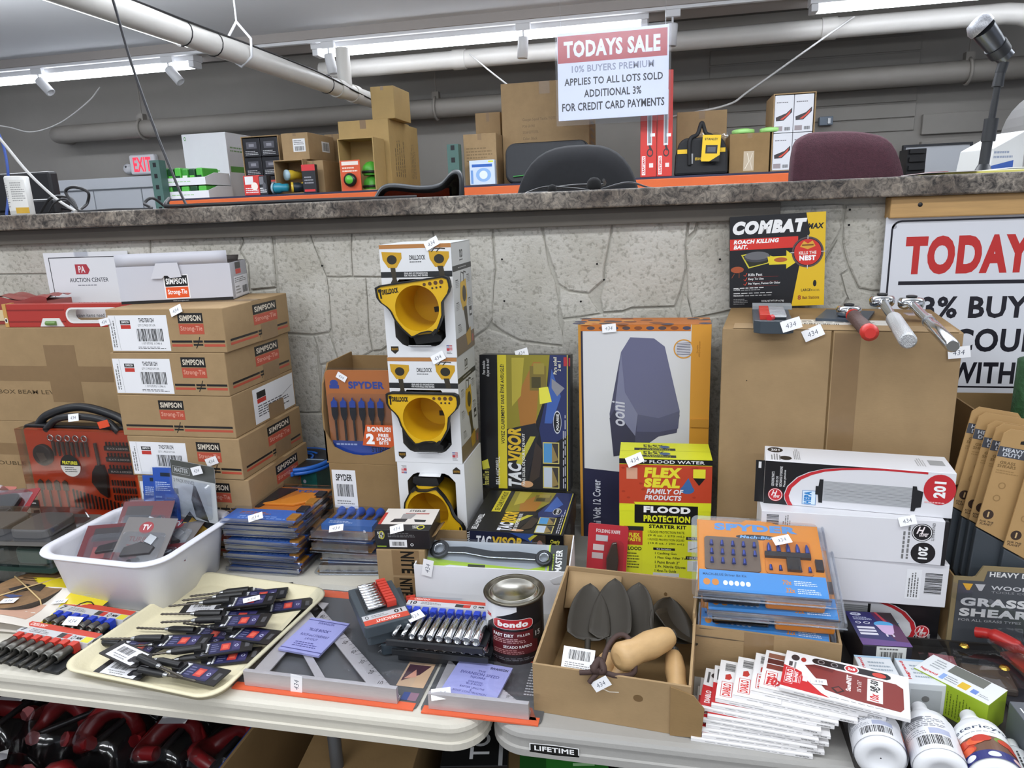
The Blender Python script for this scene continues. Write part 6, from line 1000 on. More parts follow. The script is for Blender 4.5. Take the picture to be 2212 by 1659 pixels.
# night-light carton with boxed gadget
t, w, d, h = tb('tape_carton', 'small brown carton closed with black lettered tape', 'carton', (822, 1298), (925, 1302), top=(796, 1186), d=.115); A = Art(w, h)
for q in ((.32, .52, .88, 1.0), (.32, .02, .80, .48)): A.rect(*q, TAPE)
A.text('NITE', .50, .56, .78, .98, '#17150f', .04, 0, -90); A.text('NITE', .44, .12, .70, .46, '#17150f', .04, 0, -90); A.ell(.55, .09, .16, .06, '#17150f', a0=180, a1=360); A.ell(.55, .105, .13, .05, TAPE, a0=180, a1=360); A.place('tape', t, frame=faces(w, d, h)['front']); zc = t.location.z+h
m = MB(); m.grid(lambda u, v: (w*.9+.03*u, d*(.2+.7*v), h+.004+.022*u*(1-.4*v)), 4, 4, KRAFT2); m.obj('torn_flap', t, solid=.002)
a = pz(812, 1185, zc+.001); b = pz(930, 1187, zc+.001); w = (b-a).length; d, h = .105, .043
t = at_box('phone_mount_box', 'black and white boxed phone mount on the lettered tape carton', 'box', a.x, a.y, a.z, w, d, h, mat('#1a1a1c', .35), math.atan2(b.y-a.y, b.x-a.x)); f = faces(w, d, h)
A = Art(w, d); A.rect(0, 0, 1, 1, '#dcd6cf'); A.rect(0, 0, 1, .24, '#19191b'); A.poly([(0, .24), (.06, .24), (.06, .8), (0, .8)], '#b5342e'); A.text('STEELIE', .45, .84, .75, .94, '#2a2a2a', .02); A.rect(.4, .73, .85, .78, '#b5645c'); A.poly([(.25, .5), (.5, .52), (.48, .36), (.2, .34)], '#2b2a2c'); A.poly([(.36, .74), (.62, .76), (.55, .5), (.36, .5)], '#9a9694'); A.poly([(.62, .48), (.85, .46), (.85, .36), (.66, .36)], '#232325'); A.ring(.82, .12, .07, .1, .3, '#c9c43a'); A.text('NITE\nIZE', .66, .06, .78, .19, '#d8d8d0', .03); A.place('print', t, frame=f['top'])
A = Art(w, h); A.text('NITE\nIZE', .05, .55, .16, .9, '#ddd', .03); A.ring(.13, .72, .05, .22, .3, '#b5b03a'); A.micro(.24, .6, .75, .85, 3, '#777'); A.rect(.26, .1, .58, .48, '#e6e6e6'); A.bars(.31, .17, .53, .38); A.rect(.03, .1, .2, .16, '#8aa02e'); A.text('O', .64, .16, .70, .30, '#ddd', .02); A.place('print_front', t, frame=f['front']); price_tag(t, (w*.42, -.001, h+.002), (1, .1, .25), (0, -.8, 1), .9)
# white tray carton with wrench set
t = thing('white_tray_carton', 'open white carton tray holding a boxed wrench set', 'carton', (-.491, 1.254, TZ), .035); w, d, h, k = .318, .125, .094, .0025; IN = KRAFT
m = MB(); m.box(0, 0, 0, w, k, h, WHITE); m.box(.001, k, .002, w-.001, k+.0006, h-.001, IN); m.obj('front_panel', t); m = MB(); m.box(0, d-k, 0, w, d, h+.02, IN); m.obj('back_panel', t)
for x, c in ((0, WHITE), (w-k, WHITE)): m = MB(); m.prism([(k, 0), (d-k, 0), (d-k, h+.02), (k, h)], x, x+k, c, T=Matrix(((0, 0, 1, 0), (1, 0, 0, 0), (0, 1, 0, 0), (0, 0, 0, 1)))); m.obj('side_panel', t)
m = MB(); m.box(k, k, 0, w-k, d-k, k, IN); m.obj('base', t); m = MB(); m.prism([(w*.88, h-.018), (w*.985, h-.002), (w*.95, h-.024), (w*.90, h-.026)], .0005, .0015, mat('#cfcfd2', .5), T=YZ); m.obj('torn_corner', t); price_tag(t, (.03, -.001, h-.004), (.2, 0, 1), (0, -1, .1), 1.15)
g = thing('wrench_set', 'pair of chrome ratchet wrenches on a grey and lime card in the white tray', 'wrench set', (-.482, 1.262, TZ+.078), .035); cw, chh = .300, .072; g.rotation_euler = (-1.0, 0, .035)
m = MB(); m.prism(rrect(0, 0, cw, chh, .004), -.003, 0, mat('#a9adb0', .4), T=YZ); m.obj('card', g); A = Art(cw, chh); A.poly([(.02, .05), (.02, .45), (.2, .35), (.75, .2), (.86, .32), (.86, .05)], '#a4c43a'); A.poly([(.05, .05), (.2, .22), (.75, .12), (.8, .05)], '#d4d7d8'); A.rect(.33, .06, .45, .26, '#3a3f2a'); A.rect(.88, 0, 1, 1, '#3b3f40'); A.rect(.875, 0, .885, 1, '#b8d23a'); A.text('MASTER', .925, .15, .97, .85, '#dfe1e1', .03, 0, 90); A.micro(.90, .2, .92, .9, 1, '#9fb53a', vert=True); A.place('print', g, frame=((0, -.0002, 0), (1, 0, 0), (0, 0, 1)))
DKM = mat('#3a3c3e', .35, .7)
for x, z, r in ((.035, .046, .020), (.255, .036, .017)):
    m = MB(); m.lathe([(r*.62, .004), (r*.62, .012), (r*.75, .013), (r, .012), (r+.001, .008), (r, .004)], DKM, 24, T=Matrix.Translation((x, 0, z)) @ Matrix.Rotation(math.pi/2, 4, 'X')); m.obj('ratchet_head', g); m = MB(); m.lathe([(r*.60, .0125), (r*.52, .0125), (r*.5, .006)], CHROME, 12, T=Matrix.Translation((x, 0, z)) @ Matrix.Rotation(math.pi/2, 4, 'X')); m.obj('drive_ring', g)
m = MB(); m.prism([(.052, .052), (.09, .054), (.15, .046), (.20, .048), (.240, .044), (.240, .030), (.19, .030), (.14, .030), (.09, .038), (.052, .038)], .005, .011, DKM, T=YZ); m.obj('wrench_handle', g, bev=.001); m = MB(); m.tube([(.055, -.0115, .038), (.09, -.0115, .0385), (.14, -.0115, .031), (.19, -.0115, .0305), (.238, -.0115, .030)], .0016, CHROME, 6); m.obj('handle_edge', g)
m = MB(); m.prism(rrect(.01, .012, cw*.87, chh-.004, .015), .015, .0156, CLEAR, T=YZ); m.obj('blister', g)
# ---------------- square packs
def square_pack(label, px0, px1, dd, sq, book, tagp, lines):
    a = pz(*px0, TZ); b = pz(*px1, TZ); w = (b-a).length; t = thing('speed_square_pack', label, 'square pack', a, math.atan2(b.y-a.y, b.x-a.x), 'carded speed squares'); G = mat('#565759', .4, key='sq_card'); O = mat('#d8603a', .45, key='sq_orange'); AL = mat('#c4bfc0', .38, .45, noise=(50, .06, (1, 1, 12)), key='aluminium')
    m = MB(); m.prism(rrect(0, 0, w, dd, .012), .001, .0025, G); m.obj('card', t); m = MB(); m.box(.004, -.0012, .0005, w-.004, .016, .003, O); m.obj('orange_edge', t); m = MB(); m.box(.01, dd-.03, .0026, w-.01, dd-.004, .0029, O); m.obj('orange_band', t)
    A = Art(w, dd); lines(A); A.place('print', t, frame=((0, 0, .0026), (1, 0, 0), (0, 1, 0)), lift=.0004)
    fx0, fx1 = w*.07, w*.90; m = MB(); m.box(fx0, .008, .0032, fx1, .016, .032, AL); m.box(fx0, .016, .0032, fx1, .024, .0085, AL); m.obj('fence', t, bev=.0006)
    m = MB(); L = fx1-fx0; D = min(sq, dd-.03); th = (.010, .0125); s = .030
    m.prism([(fx0, .018), (fx1, .018), (fx1-.012, .018+s*.6), (fx0+s, .018+s*.6)], *th, AL); m.prism([(fx0, .018), (fx0+s, .018), (fx0+s, .018+D), (fx0, .018+D)], *th, AL); m.prism([(fx1, .018), (fx1-s*1.5, .018), (fx0, .018+D-s), (fx0, .018+D)], *th, AL); m.prism([(fx0+L*.45, .03), (fx0+L*.52, .03), (fx0+s*.8, .018+D*.55), (fx0+s*.8, .018+D*.48)], *th, AL); sqo = m.obj('square', t)
    A = Art(L, D); n = 26
    for i in range(n): u = i/n; A.line([(1-u*.93-.03, .05+u*.9), (1-u*.93-.05-(.02 if i % 5 == 0 else 0), .04+u*.86)], .0008, '#3a3838')
    for i in range(30): A.line([(.03+.03*i, .012), (.03+.03*i, .05 if i % 5 else .085)], .0007, '#3a3838')
    for i in range(9): A.text(str(10*(i+1)), 1-i*.1-.17, .08+i*.1, 1-i*.1-.14, .12+i*.1, '#3a3838', 0)
    A.place('scale_marks', sqo, frame=((fx0, .018, .0125), (1, 0, 0), (0, 1, 0)))
    bw, bh, bx, by, br = book; BB = mat('#a2a3d6', .45, key='book_blue'); T = Matrix.Translation((bx, by, .014)) @ Matrix.Rotation(br, 4, 'Z'); m = MB(); m.box(0, 0, 0, bw, bh, .004, BB); bo = m.obj('booklet', t, M=T); A = Art(bw, bh); lines(A, True); A.place('booklet_print', bo, frame=((0, 0, .004), (1, 0, 0), (0, 1, 0)))
    m = MB(); m.grid(lambda u, v: (w*(.03+.94*u), .006+(dd-.02)*v, .0335 if v < .2 else .024), 4, 6, CLEAR); m.obj('clear_shell', t); price_tag(t, *tagp); return t
def l1(A, book=False):
    if book: A.text('SWANSON', .3, .84, .7, .9, '#4a4a8a', .01); A.text('"BLUE BOOK"', .22, .62, .76, .70, '#3a3a80', .01); A.text('ROOF and STAIRWAY', .15, .46, .85, .53, '#3a3a80', .0); A.text('LAYOUT', .35, .36, .65, .42, '#3a3a80', .0); A.micro(.2, .14, .8, .3, 3, '#5a5a98'); A.rect(0, .92, 1, .94, '#4a4a8a'); A.rect(0, .06, 1, .08, '#4a4a8a')
    else: A.text('Square\nTri-Square', .80, .58, .99, .72, '#d9d9d9', .02, .2); A.text('Durable Aluminum\nAleación de aluminio\nAlliage Aluminium', .62, .40, .86, .55, '#d6d6d6', .01, .2); A.rect(.84, .16, .985, .36, '#c9a98a'); A.poly([(.85, .2), (.93, .26), (.97, .34), (.85, .34)], '#4a2f3a'); A.poly([(.86, .22), (.92, .24), (.9, .3)], '#d89a82'); A.rect(.90, .06, .98, .12, '#8a6a7a'); A.rect(.90, .06, .935, .12, '#3a4a80'); A.micro(.86, .38, .98, .42, 1, '#c94a3a')
def l2(A, book=False):
    if book: A.text('SWANSON', .62, .86, .95, .92, '#23264a', .03); A.text('THE', .44, .74, .58, .79, '#4a4a88', .0); A.text('SWANSON SPEED', .14, .65, .86, .72, '#3f3f86', .0); A.text('SQUARE', .36, .56, .64, .62, '#3f3f86', .0); A.text('SWANSON\n"BLUE BOOK"', .34, .40, .66, .50, '#3f3f86', .0); A.text('RAFTER LENGTHS\n&\nROOF CONSTRUCTION', .2, .19, .8, .35, '#3f3f86', .0); A.text('THE "ONE-NUMBER" METHOD', .06, .05, .94, .11, '#3f3f86', .0); A.ell(.22, .87, .14, .06, '#a2a3d4')
    else: A.text('Square', .8, .86, .98, .92, '#ddd', .02, .2); A.micro(.80, .35, .98, .82, 12, '#c4c4c4'); A.poly([(.82, .05), (.96, .05), (.9, .2), (.82, .22)], '#8f4a34'); A.rect(.06, .3, .12, .7, '#c9502e')
square_pack('long carded speed square with a lilac booklet, beside the tray', (497, 1487), (897, 1537), .335, .25, (.087, .108, .038, .097, -.10), ((.125, .0095, .018), (.12, 0, 1), (0, -1, .1), 1.15), l1)
square_pack('short carded speed square with a lilac booklet, beside the trowel carton', (905, 1540), (1168, 1570), .185, .14, (.098, .102, .024, .024, -.12), ((.035, .014, .0285), (1, .35, 0), (0, -.6, 1)), l2)
# ---------------- socket cases and deep socket rails
def socket_case(label, px, z, rz, grp, tag=False, s=1.):
    t = thing('socket_case', label, 'socket set', (*px, z), rz, grp); t.scale = (s, s, s); w, d, h = .088, .150, .022; G = mat('#3d464d', .42, key='case_slate')
    m = MB(); m.prism([(.004, 0), (w-.004, 0), (w, .004), (w, d), (0, d), (0, .004)], 0, h, G); m.obj('case', t, bev=.002); m = MB(); m.box(.012, .045, h, w-.012, d-.008, h+.0004, mat('#24282c', .5)); m.obj('recess', t)
    A = Art(w-.006, .034); A.rect(0, .5, 1, 1, '#b9b9bc'); A.rect(0, 0, 1, .5, '#c4452f'); A.text('CRESCENT', .25, .12, .8, .38, '#efe0da', .02, 0, 180); A.text('10', .72, .58, .9, .92, '#222', .03, 0, 180); A.micro(.2, .6, .6, .9, 2, '#777'); A.ring(.1, .75, .04, .16, .35, '#222'); A.place('header_print', t, frame=((.003, .006, h), (1, 0, 0), (0, 1, 0)))
    for k in range(9):
        y = .050+.0105*k; q = MB(); q.box(w-.034, y, h+.0005, w-.016, y+.008, h+.012, CRED); q.obj('clip', t); q = MB(); rr = .0042; q.lathe([(.001, 0), (rr, 0), (rr, .018), (rr*1.08, .020), (rr*1.08, .034), (rr*.7, .0345), (rr*.6, .030), (.001, .03)], CHROME, 12, T=Matrix.Translation((w-.036, y+.004, h+.0055)) @ Matrix.Rotation(-math.pi/2, 4, 'Y')); q.obj('socket', t)
    return t
G1 = 'slate socket cases behind the long square'
socket_case('topmost slate socket case with red clips behind the long square', (-.512, 1.048), TZ+.054, .62, G1); socket_case('middle slate socket case of the short pile', (-.515, 1.062), TZ+.0305, .54, G1); socket_case('lowest slate socket case of the short pile', (-.495, 1.072), TZ+.0065, .40, G1)
def deep_rail(label, px, z, tag=False):
    a = pz(*px, z); t = thing('deep_socket_rail', label, 'socket set', (a.x, a.y, z), .0, 'deep socket rails with blue clips'); w, d = .178, .135; K = mat('#202226', .4)
    m = MB(); m.prism([(0, .02), (w, .02), (w, d), (w-.01, d+.012), (.02, d+.012), (0, d)], 0, .004, K); m.obj('back_plate', t); m = MB(); m.box(0, -.004, .001, w, .002, .012, K); m.obj('front_bar', t, bev=.001)
    m = MB(); m.prism([(.002, d*.70), (w-.002, d*.70), (w-.002, d*.93), (.002, d*.93)], .0042, .022, mat('#c4c4c8', .35), top=[(.002, d*.74), (w-.002, d*.74), (w-.002, d*.93), (.002, d*.93)]); m.obj('header', t); A = Art(w-.004, d*.19); A.rect(0, .58, 1, 1, '#c8412f'); A.text('CRESCENT', .06, .68, .24, .9, '#f0dcd6', .02); A.text('10', .04, .08, .11, .5, '#222', .03); A.micro(.16, .12, .4, .48, 3, '#777'); A.rect(.55, .1, .64, .5, '#333'); A.rect(.64, .1, .72, .5, '#c0392f'); A.ring(.77, .3, .018, .18, .35, '#222'); A.text('MM', .81, .2, .87, .42, '#222', .02); A.rect(.90, .06, .99, .54, '#c8412f'); A.place('header_print', t, frame=((.002, d*.74, .022), (1, 0, 0), (0, 1, 0)))
    for k in range(10):
        x = .011+.0168*k; r = .0054+.0003*k; q = MB(); q.box(x-.006, d*.60, .0042, x+.006, d*.69, .024, CBLU); q.obj('clip', t, bev=.001); q = MB(); sl = .072
        if k < 2: pr = [(.001, 0), (r, 0), (r, sl*.55), (r*1.15, sl*.62), (r*.7, sl*.66), (r*.6, sl), (.001, sl)]
        else: pr = [(.001, 0), (r, 0), (r, sl*.3), (r*1.05, sl*.36), (r*1.05, sl-.001), (r*.98, sl), (r*.8, sl), (r*.76, sl*.8), (.001, sl*.78)]
        q.lathe(pr, CHROME, 16, T=Matrix.Translation((x, d*.60, .015)) @ Matrix.Rotation(math.pi/2, 4, 'X')); q.obj('socket', t)
    return t
t = deep_rail('topmost deep socket rail with blue clips left of the filler can', (835, 1393), TZ+.046); price_tag(t, (.035, .058, .024), (.8, 1, 0), (0, -.5, 1))
deep_rail('middle deep socket rail left of the filler can', (848, 1413), TZ+.022); deep_rail('lowest deep socket rail left of the filler can', (862, 1424), TZ+.003)
# ---------------- filler can
def filler_can():
    c = pz(1112, 1400, TZ); r, h = .0525, .122; t = thing('filler_can', 'black and white body filler can with a red oval logo', 'can', (c.x+.003, c.y, TZ)); SL = mat('#b9b6ac', .25, 1., key='tin'); K = mat('#17161a', .3, key='can_black')
    m = MB(); m.lathe([(.001, 0), (r-.002, 0), (r+.0015, .001), (r+.0015, .003), (r, .005), (r, h-.006)], K, 64); m.obj('body', t)
    m = MB(); m.lathe([(r, h-.006), (r+.003, h-.004), (r+.0035, h-.001), (r+.001, h+.001), (r-.003, h), (r-.006, h-.005), (r-.009, h-.005), (r-.011, h-.0005), (r-.014, h-.0005), (r-.017, h-.005), (.001, h-.005)], SL, 64, mats=[mat('#6f6a5e', .3, 1.)]*5+[SL]*5); m.obj('lid', t)
    L = 2*math.pi*r*.5; A = Art(L, h-.012, .3); RDc = '#b3262c'
    A.poly([(0, 0), (.16, 0), (.17, .35), (.24, .62), (.40, .80), (.62, .92), (.62, 1), (0, 1)], '#dcdde0'); A.text('3M', .23, .74, .31, .81, '#c0292e', .05); A.text('WARNING', .04, .15, .07, .9, '#8a8a90', .0, 0, 90)
    A.poly([(x/1, y) for x, y in rrect(.34, .60, .80, .78, .07, 5)], '#e8e8e8'); A.poly([(x, y) for x, y in rrect(.345, .607, .795, .773, .065, 5)], RDc); A.text('bondo', .40, .64, .74, .745, '#f5f0ee', .06, .05); A.rect(.32, .14, .86, .56, '#5c1a20'); A.text('FAST DRY', .34, .46, .58, .52, '#eee', .03); A.text('FILLER', .62, .47, .76, .51, '#ddd', .01); A.micro(.34, .35, .72, .44, 3, '#c9a0a0'); A.text('SECADO RAPIDO', .46, .26, .78, .31, '#eee', .02); A.micro(.34, .15, .7, .24, 3, '#b98888'); A.poly([(.80, .62), (.93, .62), (.93, .38), (.865, .34), (.80, .38)], '#2a2628'); A.text('15', .83, .41, .90, .50, '#ddd', .02); A.micro(.3, .03, .9, .09, 2, '#77737a')
    A.place('label', t, bend=lambda X, Y, d: ((r+.0003+d)*math.sin((X-L*.5)/r-.10), -(r+.0003+d)*math.cos((X-L*.5)/r-.10), .006+Y))
filler_can()
# ---------------- pizza oven cover box, flood kit, red knife card
a = Vector((-.190, 1.622, TZ)); w, d, h = .297, .10, .528
t = at_box('oven_cover_box', 'white and navy boxed oven cover with an orange edge', 'box', a.x, a.y, TZ, w, d, h, mat('#d9d9dc', .4), -.012); f = faces(w, d, h); A = Art(w, h, .35); YO = '#d99a3a'
A.rect(0, 0, 1, .30, '#2c2d48'); A.poly([(0, .30), (1, .16), (1, .30), (0, .36)], '#d9d9dc') if 0 else A.poly([(0, .30), (0, .34), (1, .30)], '#2c2d48'); A.rect(0, 0, .035, 1, '#2b2a3e'); A.rect(0, 0, .02, 1, '#c98f35'); A.rect(.855, .30, 1, 1, YO); A.rect(.02, .972, .85, 1, '#c9752f'); [A.ell(.1+.09*i, .985, .03, .008, ('#5a4a4a', '#8a5030', '#4a4a60')[i % 3]) for i in range(9)]
A.poly([(.33, .88), (.40, .945), (.58, .94), (.66, .905), (.78, .60), (.76, .52), (.62, .50), (.44, .42), (.27, .40), (.24, .60)], '#4f4f66'); A.poly([(.33, .88), (.40, .945), (.58, .94), (.66, .905), (.78, .62), (.62, .585), (.46, .60), (.36, .70)], '#6a6b88'); A.poly([(.33, .88), (.36, .70), (.46, .60), (.44, .50), (.28, .62)], '#7d7f99'); A.poly([(.46, .60), (.62, .585), (.78, .62), (.77, .54), (.62, .52), (.45, .52)], '#5c5d78'); A.poly([(.28, .62), (.44, .50), (.44, .42), (.27, .40), (.24, .58)], '#3f3f52'); A.text('ooni', .26, .545, .36, .66, '#c9cad4', .02, .2, 90)
A.ring(.80, .895, .075, .042, .12, YO); A.ell(.80, .895, .064, .036, '#cfcfd6'); [A.line([(.75, .87+.007*i), (.85, .873+.007*i)], .0012, '#4a4a60') for i in range(8)]; A.text('Durable\n600D Polyester', .895, .86, .925, .93, '#8a5a1e', .0, 0, 90); A.text('Ooni Volt 12 Cover', .10, .015, .165, .36 if 0 else .285, '#d6d8e6', .02, 0, 90); A.place('print', t, frame=f['front'])
A = Art(d, h); A.rect(0, .0, 1, 1, YO); A.place('print_side', t, frame=f['right']); A = Art(w, d); A.rect(0, 0, 1, 1, '#c9752f'); [A.ell(R.random(), R.random(), .05, .12, ('#5a4a4a', '#8a5030', '#4a4a60', '#e0a050')[i % 4]) for i in range(22)]; A.place('print_top', t, frame=f['top']); price_tag(t, (w*.24, -.001, h-.008), (1, 0, .1), (0, -1, .2))
m = MB(); m.box(w*.86, -.004, h*.55, w, -.0008, h*.585, mat('#c98f35', .4)); m.obj('side_flap', t)
t, w, d, h = tb('flood_kit_box', 'yellow and red flood protection kit box before the oven cover box', 'box', (1338, 1251), (1531, 1262), top=(1340, 990), d=.105, m=mat('#d9dc2c', .35)); f = faces(w, d, h); A = Art(w, h, .32); YE = '#dde02e'; K = '#17171a'
A.rect(0, .96, 1, 1, K); A.text('STOP FLOOD WATER', .10, .968, .92, .993, '#e8e8e8', .02); A.rect(0, .64, 1, .955, '#c0462c'); [A.ell(R.uniform(.02, .98), R.uniform(.66, .94), .02, .008, '#a83a26') for i in range(22)]; A.poly([(.10, .64), (.3, .72), (.62, .74), (1, .70), (1, .64)], YE) if 0 else None
A.text('FLEX', .27, .855, .68, .935, '#e8dc3a', .07, .12); A.text('SEAL', .27, .775, .66, .850, '#e8dc3a', .07, .12); A.ell(.74, .765, .075, .032, '#3f6aa0'); A.poly([(.675, .775), (.75, .86), (.805, .775)], '#3f6aa0'); A.rect(.80, .86, .93, .93, '#e6dc3a'); A.poly([(.80, .86), (.93, .86), (.865, .80)], '#1d1d1d'); A.text('FAMILY OF', .30, .725, .70, .765, '#e6e6ea', .04, .2); A.text('PRODUCTS', .28, .675, .68, .715, '#e6e6ea', .04, .2); A.poly([(0, .62), (.18, .64), (.16, .655), (1, .665), (1, .60), (0, .58)], YE)
A.rect(.17, .485, .86, .635, K); A.text('FLOOD', .27, .572, .78, .625, '#f2f2f2', .06); A.text('PROTECTION', .27, .498, .78, .552, '#dde02e', .05); A.text('STARTER KIT', .33, .445, .74, .475, K, .04)
for i, s in enumerate(('1 FLOOD PROTECTION PASTE', '(9 fl oz. / 270 mL)', '1 FLOOD PROTECTION LIQUID', '(10 fl oz. / 290 mL)')): A.text(s, .32, .405-.032*i, .72, .425-.032*i, K, .01)
A.rect(.38, .265, .62, .285, K); A.text('Kit Includes:', .42, .268, .58, .283, '#eee', .0)
for i, s in enumerate(('1 Caulking Gun', '1 Flex Gap Filler Tool', '1 Paint Brush 2"', '2 Pr. Nitrile Gloves', '1 How-To Guide')): A.text(s, .40, .225-.036*i, .40+.017*len(s), .248-.036*i, K, .02)
A.rect(.06, .02, .26, .46, '#d6d82c'); A.rect(.05, .42, .27, .455, '#2a2a2a'); A.rect(.06, .30, .26, .42, '#b8402c'); A.text('FLEX\nPASTE', .09, .33, .24, .40, '#e8dc3a', .05); A.text('FLOOD', .07, .255, .25, .285, '#1d1d1d', .04); A.micro(.09, .1, .23, .24, 6, '#4a4a1a'); A.rect(.06, 0, .26, .06, '#7a2a20'); A.rect(.38, .0, .66, .045, '#b8342c'); A.rect(.38, .045, .67, .075, '#c9c9cc'); A.text('FLEX\nSEAL', .44, .003, .60, .04, '#e8d84a', .05); A.rect(.74, .36, .98, .385, K); A.text('EASY TO APPLY', .76, .365, .97, .38, '#ddd', .0); A.rect(.76, .26, .96, .35, '#d9d9d4'); A.line([(.78, .28), (.9, .31), (.94, .34)], .0015, '#555'); A.rect(.74, .20, .98, .225, K); A.text('HELPS SEAL', .76, .204, .97, .22, '#ddd', .0); A.rect(.76, .1, .96, .19, '#d4d4d0'); A.rect(.82, .11, .9, .18, '#b5b5b0'); A.rect(.08, .84, .20, .93, '#d9a58a'); A.place('print', t, frame=f['front'])
A = Art(w, d); A.rect(0, 0, 1, 1, '#d2d428')
for v in (.10, .52): A.rect(.16, v, .62, v+.14, '#2a2a26'); A.text('FLOOD\nPROTECTION', .22, v+.02, .56, v+.12, '#b9ba2a', .02); A.text('FLEX\nSEAL', .26, v+.17, .50, v+.36, '#3a3a20', .05); A.ell(.50, v+.22, .06, .08, '#4a5f80')
A.line([(0, .48), (1, .5)], .0008, '#8f9020'); A.place('print_top', t, frame=f['top']); price_tag(t, (w*.17, -.001, h-.002), (1, .1, .45), (0, -1, .4), 1.1)
p = pz(1262, 1242, TZ+.03); g = thing('red_knife_card', 'red carded folding knife left of the flood kit box', 'blister card', (p.x, 1.40, TZ), .0); g.rotation_euler = (-.14, .05, 0); w, h = .085, .132; m = MB(); m.prism(rrect(0, 0, w, h, .005), -.003, 0, mat('#b5303a', .35), T=YZ); m.obj('card', g); A = Art(w, h); A.rect(.2, .72, .5, .82, '#b9b9bc'); A.rect(.14, .56, .42, .66, '#c9b8b8'); A.rect(.12, .42, .4, .52, '#b8a8a8'); A.text('FOLDING KNIFE', .2, .86, .8, .92, '#e9dcdc', .02); A.place('print', g, frame=((0, -.0002, 0), (1, 0, 0), (0, 0, 1))); m = MB(); m.prism([(.045, .01), (.042, .06), (.052, .095), (.062, .098), (.068, .06), (.066, .01)], .002, .010, mat('#6a605a', .3, .7), T=YZ); m.obj('knife', g, bev=.002); m = MB(); m.prism(rrect(.035, .005, .078, .104, .012), .012, .0126, CLEAR, T=YZ); m.obj('blister', g)
# ------------------------------------------------------------------ goods on the right table
def lc(t, v):
    """world point -> coordinates of a thing turned only about z"""
    d = Vector(v)-t.location; c, s = math.cos(-t.rotation_euler.z), math.sin(-t.rotation_euler.z); return Vector((c*d.x-s*d.y, s*d.x+c*d.y, d.z))
def beam(a, b, r, m, n=10, mb=None): mb = mb or MB(); mb.tube([a, b], r, m, n); return mb
# big plain carton with two front flaps
BX = thing('large_carton', 'large plain brown carton with a split front carrying the ratchets', 'carton', (.116, 1.448, TZ), -.14); w, d, h = .415, .300, .548; CZ = TZ+h
m = MB(); m.box(0, .004, 0, w, d, h, KRAFT2); m.obj('body', BX, bev=.003)
for x0, x1 in ((.001, w*.478), (w*.486, w-.001)): m = MB(); m.box(x0, 0, .002, x1, .0038, h-.001, KRAFT); m.obj('front_flap', BX, bev=.001)
A = Art(w, h); A.rect(.492, .02, .60, .99, TAPE); A.rect(.36, .70, .475, .99, mat('#a07f58', .6)) if 0 else None; A.ell(.12, .81, .003, .0025, '#4a3a26'); A.place('tape', BX, frame=faces(w, d, h)['front']); A = Art(w, d); A.rect(.32, .16, .74, .42, '#dcd8cf'); A.micro(.36, .3, .7, .39, 2, '#5a5248'); A.bars(.36, .19, .52, .26); A.micro(.56, .19, .72, .25, 2, '#6a6258'); A.line([(.32, .29), (.74, .29)], .0008, '#4a443c'); A.place('label', BX, frame=faces(w, d, h)['top'])
m = MB(); m.box(w*.05, -.0005, h, w*.98, .06, h+.001, KRAFT); m.obj('top_flap', BX)
price_tag(BX, (w*.40, -.001, h-.006), (1, 0, .5), (0, -1, .3), 1.15); price_tag(BX, (w*.985, -.003, h-.035), (1, 0, .15), (0, -1, 0), 1.1)
# bait box
bz = CZ; b = py(1577, 652, 1.735); w = py(1779, 655, 1.735).x-b.x; h = .208
t = thing('bait_box', 'black and yellow roach bait box standing on the large carton', 'box', (b.x, 1.735, bz), -.02); t.rotation_euler = (-.06, -.028, -.02); m = MB(); m.box(0, 0, 0, w, .032, h, mat('#19191b', .3)); m.obj('body', t, bev=.001); A = Art(w, h, .25); K = '#17171a'
A.rect(0, 0, 1, 1, K); A.poly([(.66, 0), (1, 0), (1, 1), (.80, 1), (.84, .78), (.78, .62), (.74, .45)], '#e3bb22'); A.text('COMBAT', .03, .80, .81, .945, '#f2f2f2', .075, .22); A.text('MAX', .815, .825, .985, .885, '#1a1a1a', .05, .2); A.rect(0, .635, .72, .755, '#d8352a'); A.text('ROACH KILLING', .04, .70, .52, .745, '#fff', .05, .2); A.text('BAIT.', .04, .645, .19, .69, '#fff', .05, .2)
A.poly([(.12, .58), (.30, .61), (.46, .55), (.42, .48), (.20, .43)], '#cfc43a'); A.poly([(.14, .57), (.30, .595), (.44, .545), (.40, .485), (.21, .445)], '#2a2a1a'); A.ell(.29, .55, .14, .055, '#45454a'); A.ell(.29, .565, .13, .045, '#6a6a6e'); A.poly([(.40, .55), (.60, .55), (.60, .61), (.74, .50), (.60, .41), (.60, .46), (.42, .46)], '#e6cf2c'); A.ell(.08, .42, .07, .035, '#a5502c'); A.line([(.05, .38), (.02, .33)], .001, '#a5502c'); A.line([(.1, .39), (.1, .33)], .001, '#a5502c'); A.ell(.54, .51, .07, .025, '#b5602c')
A.ell(.82, .58, .165, .165, '#2a2226'); A.ring(.82, .58, .165, .165, .1, '#5a4a4a'); A.ell(.82, .58, .14, .14, '#d23228'); A.poly([(.74, .64), (.78, .70), (.82, .67), (.87, .70), (.90, .64), (.82, .61)], '#e0a53a'); A.line([(.76, .655), (.88, .655)], .003, '#7a4a1a'); A.text('KILLS THE', .73, .555, .91, .59, '#f4e8e0', .03); A.text('NEST', .735, .49, .905, .545, '#fff', .06); [A.line(q, .0015, '#d8d8d8') for q in ([(.82, .76), (.82, .72)], [(.82, .44), (.82, .40)], [(.64, .58), (.68, .58)], [(.96, .58), (1, .58)])]
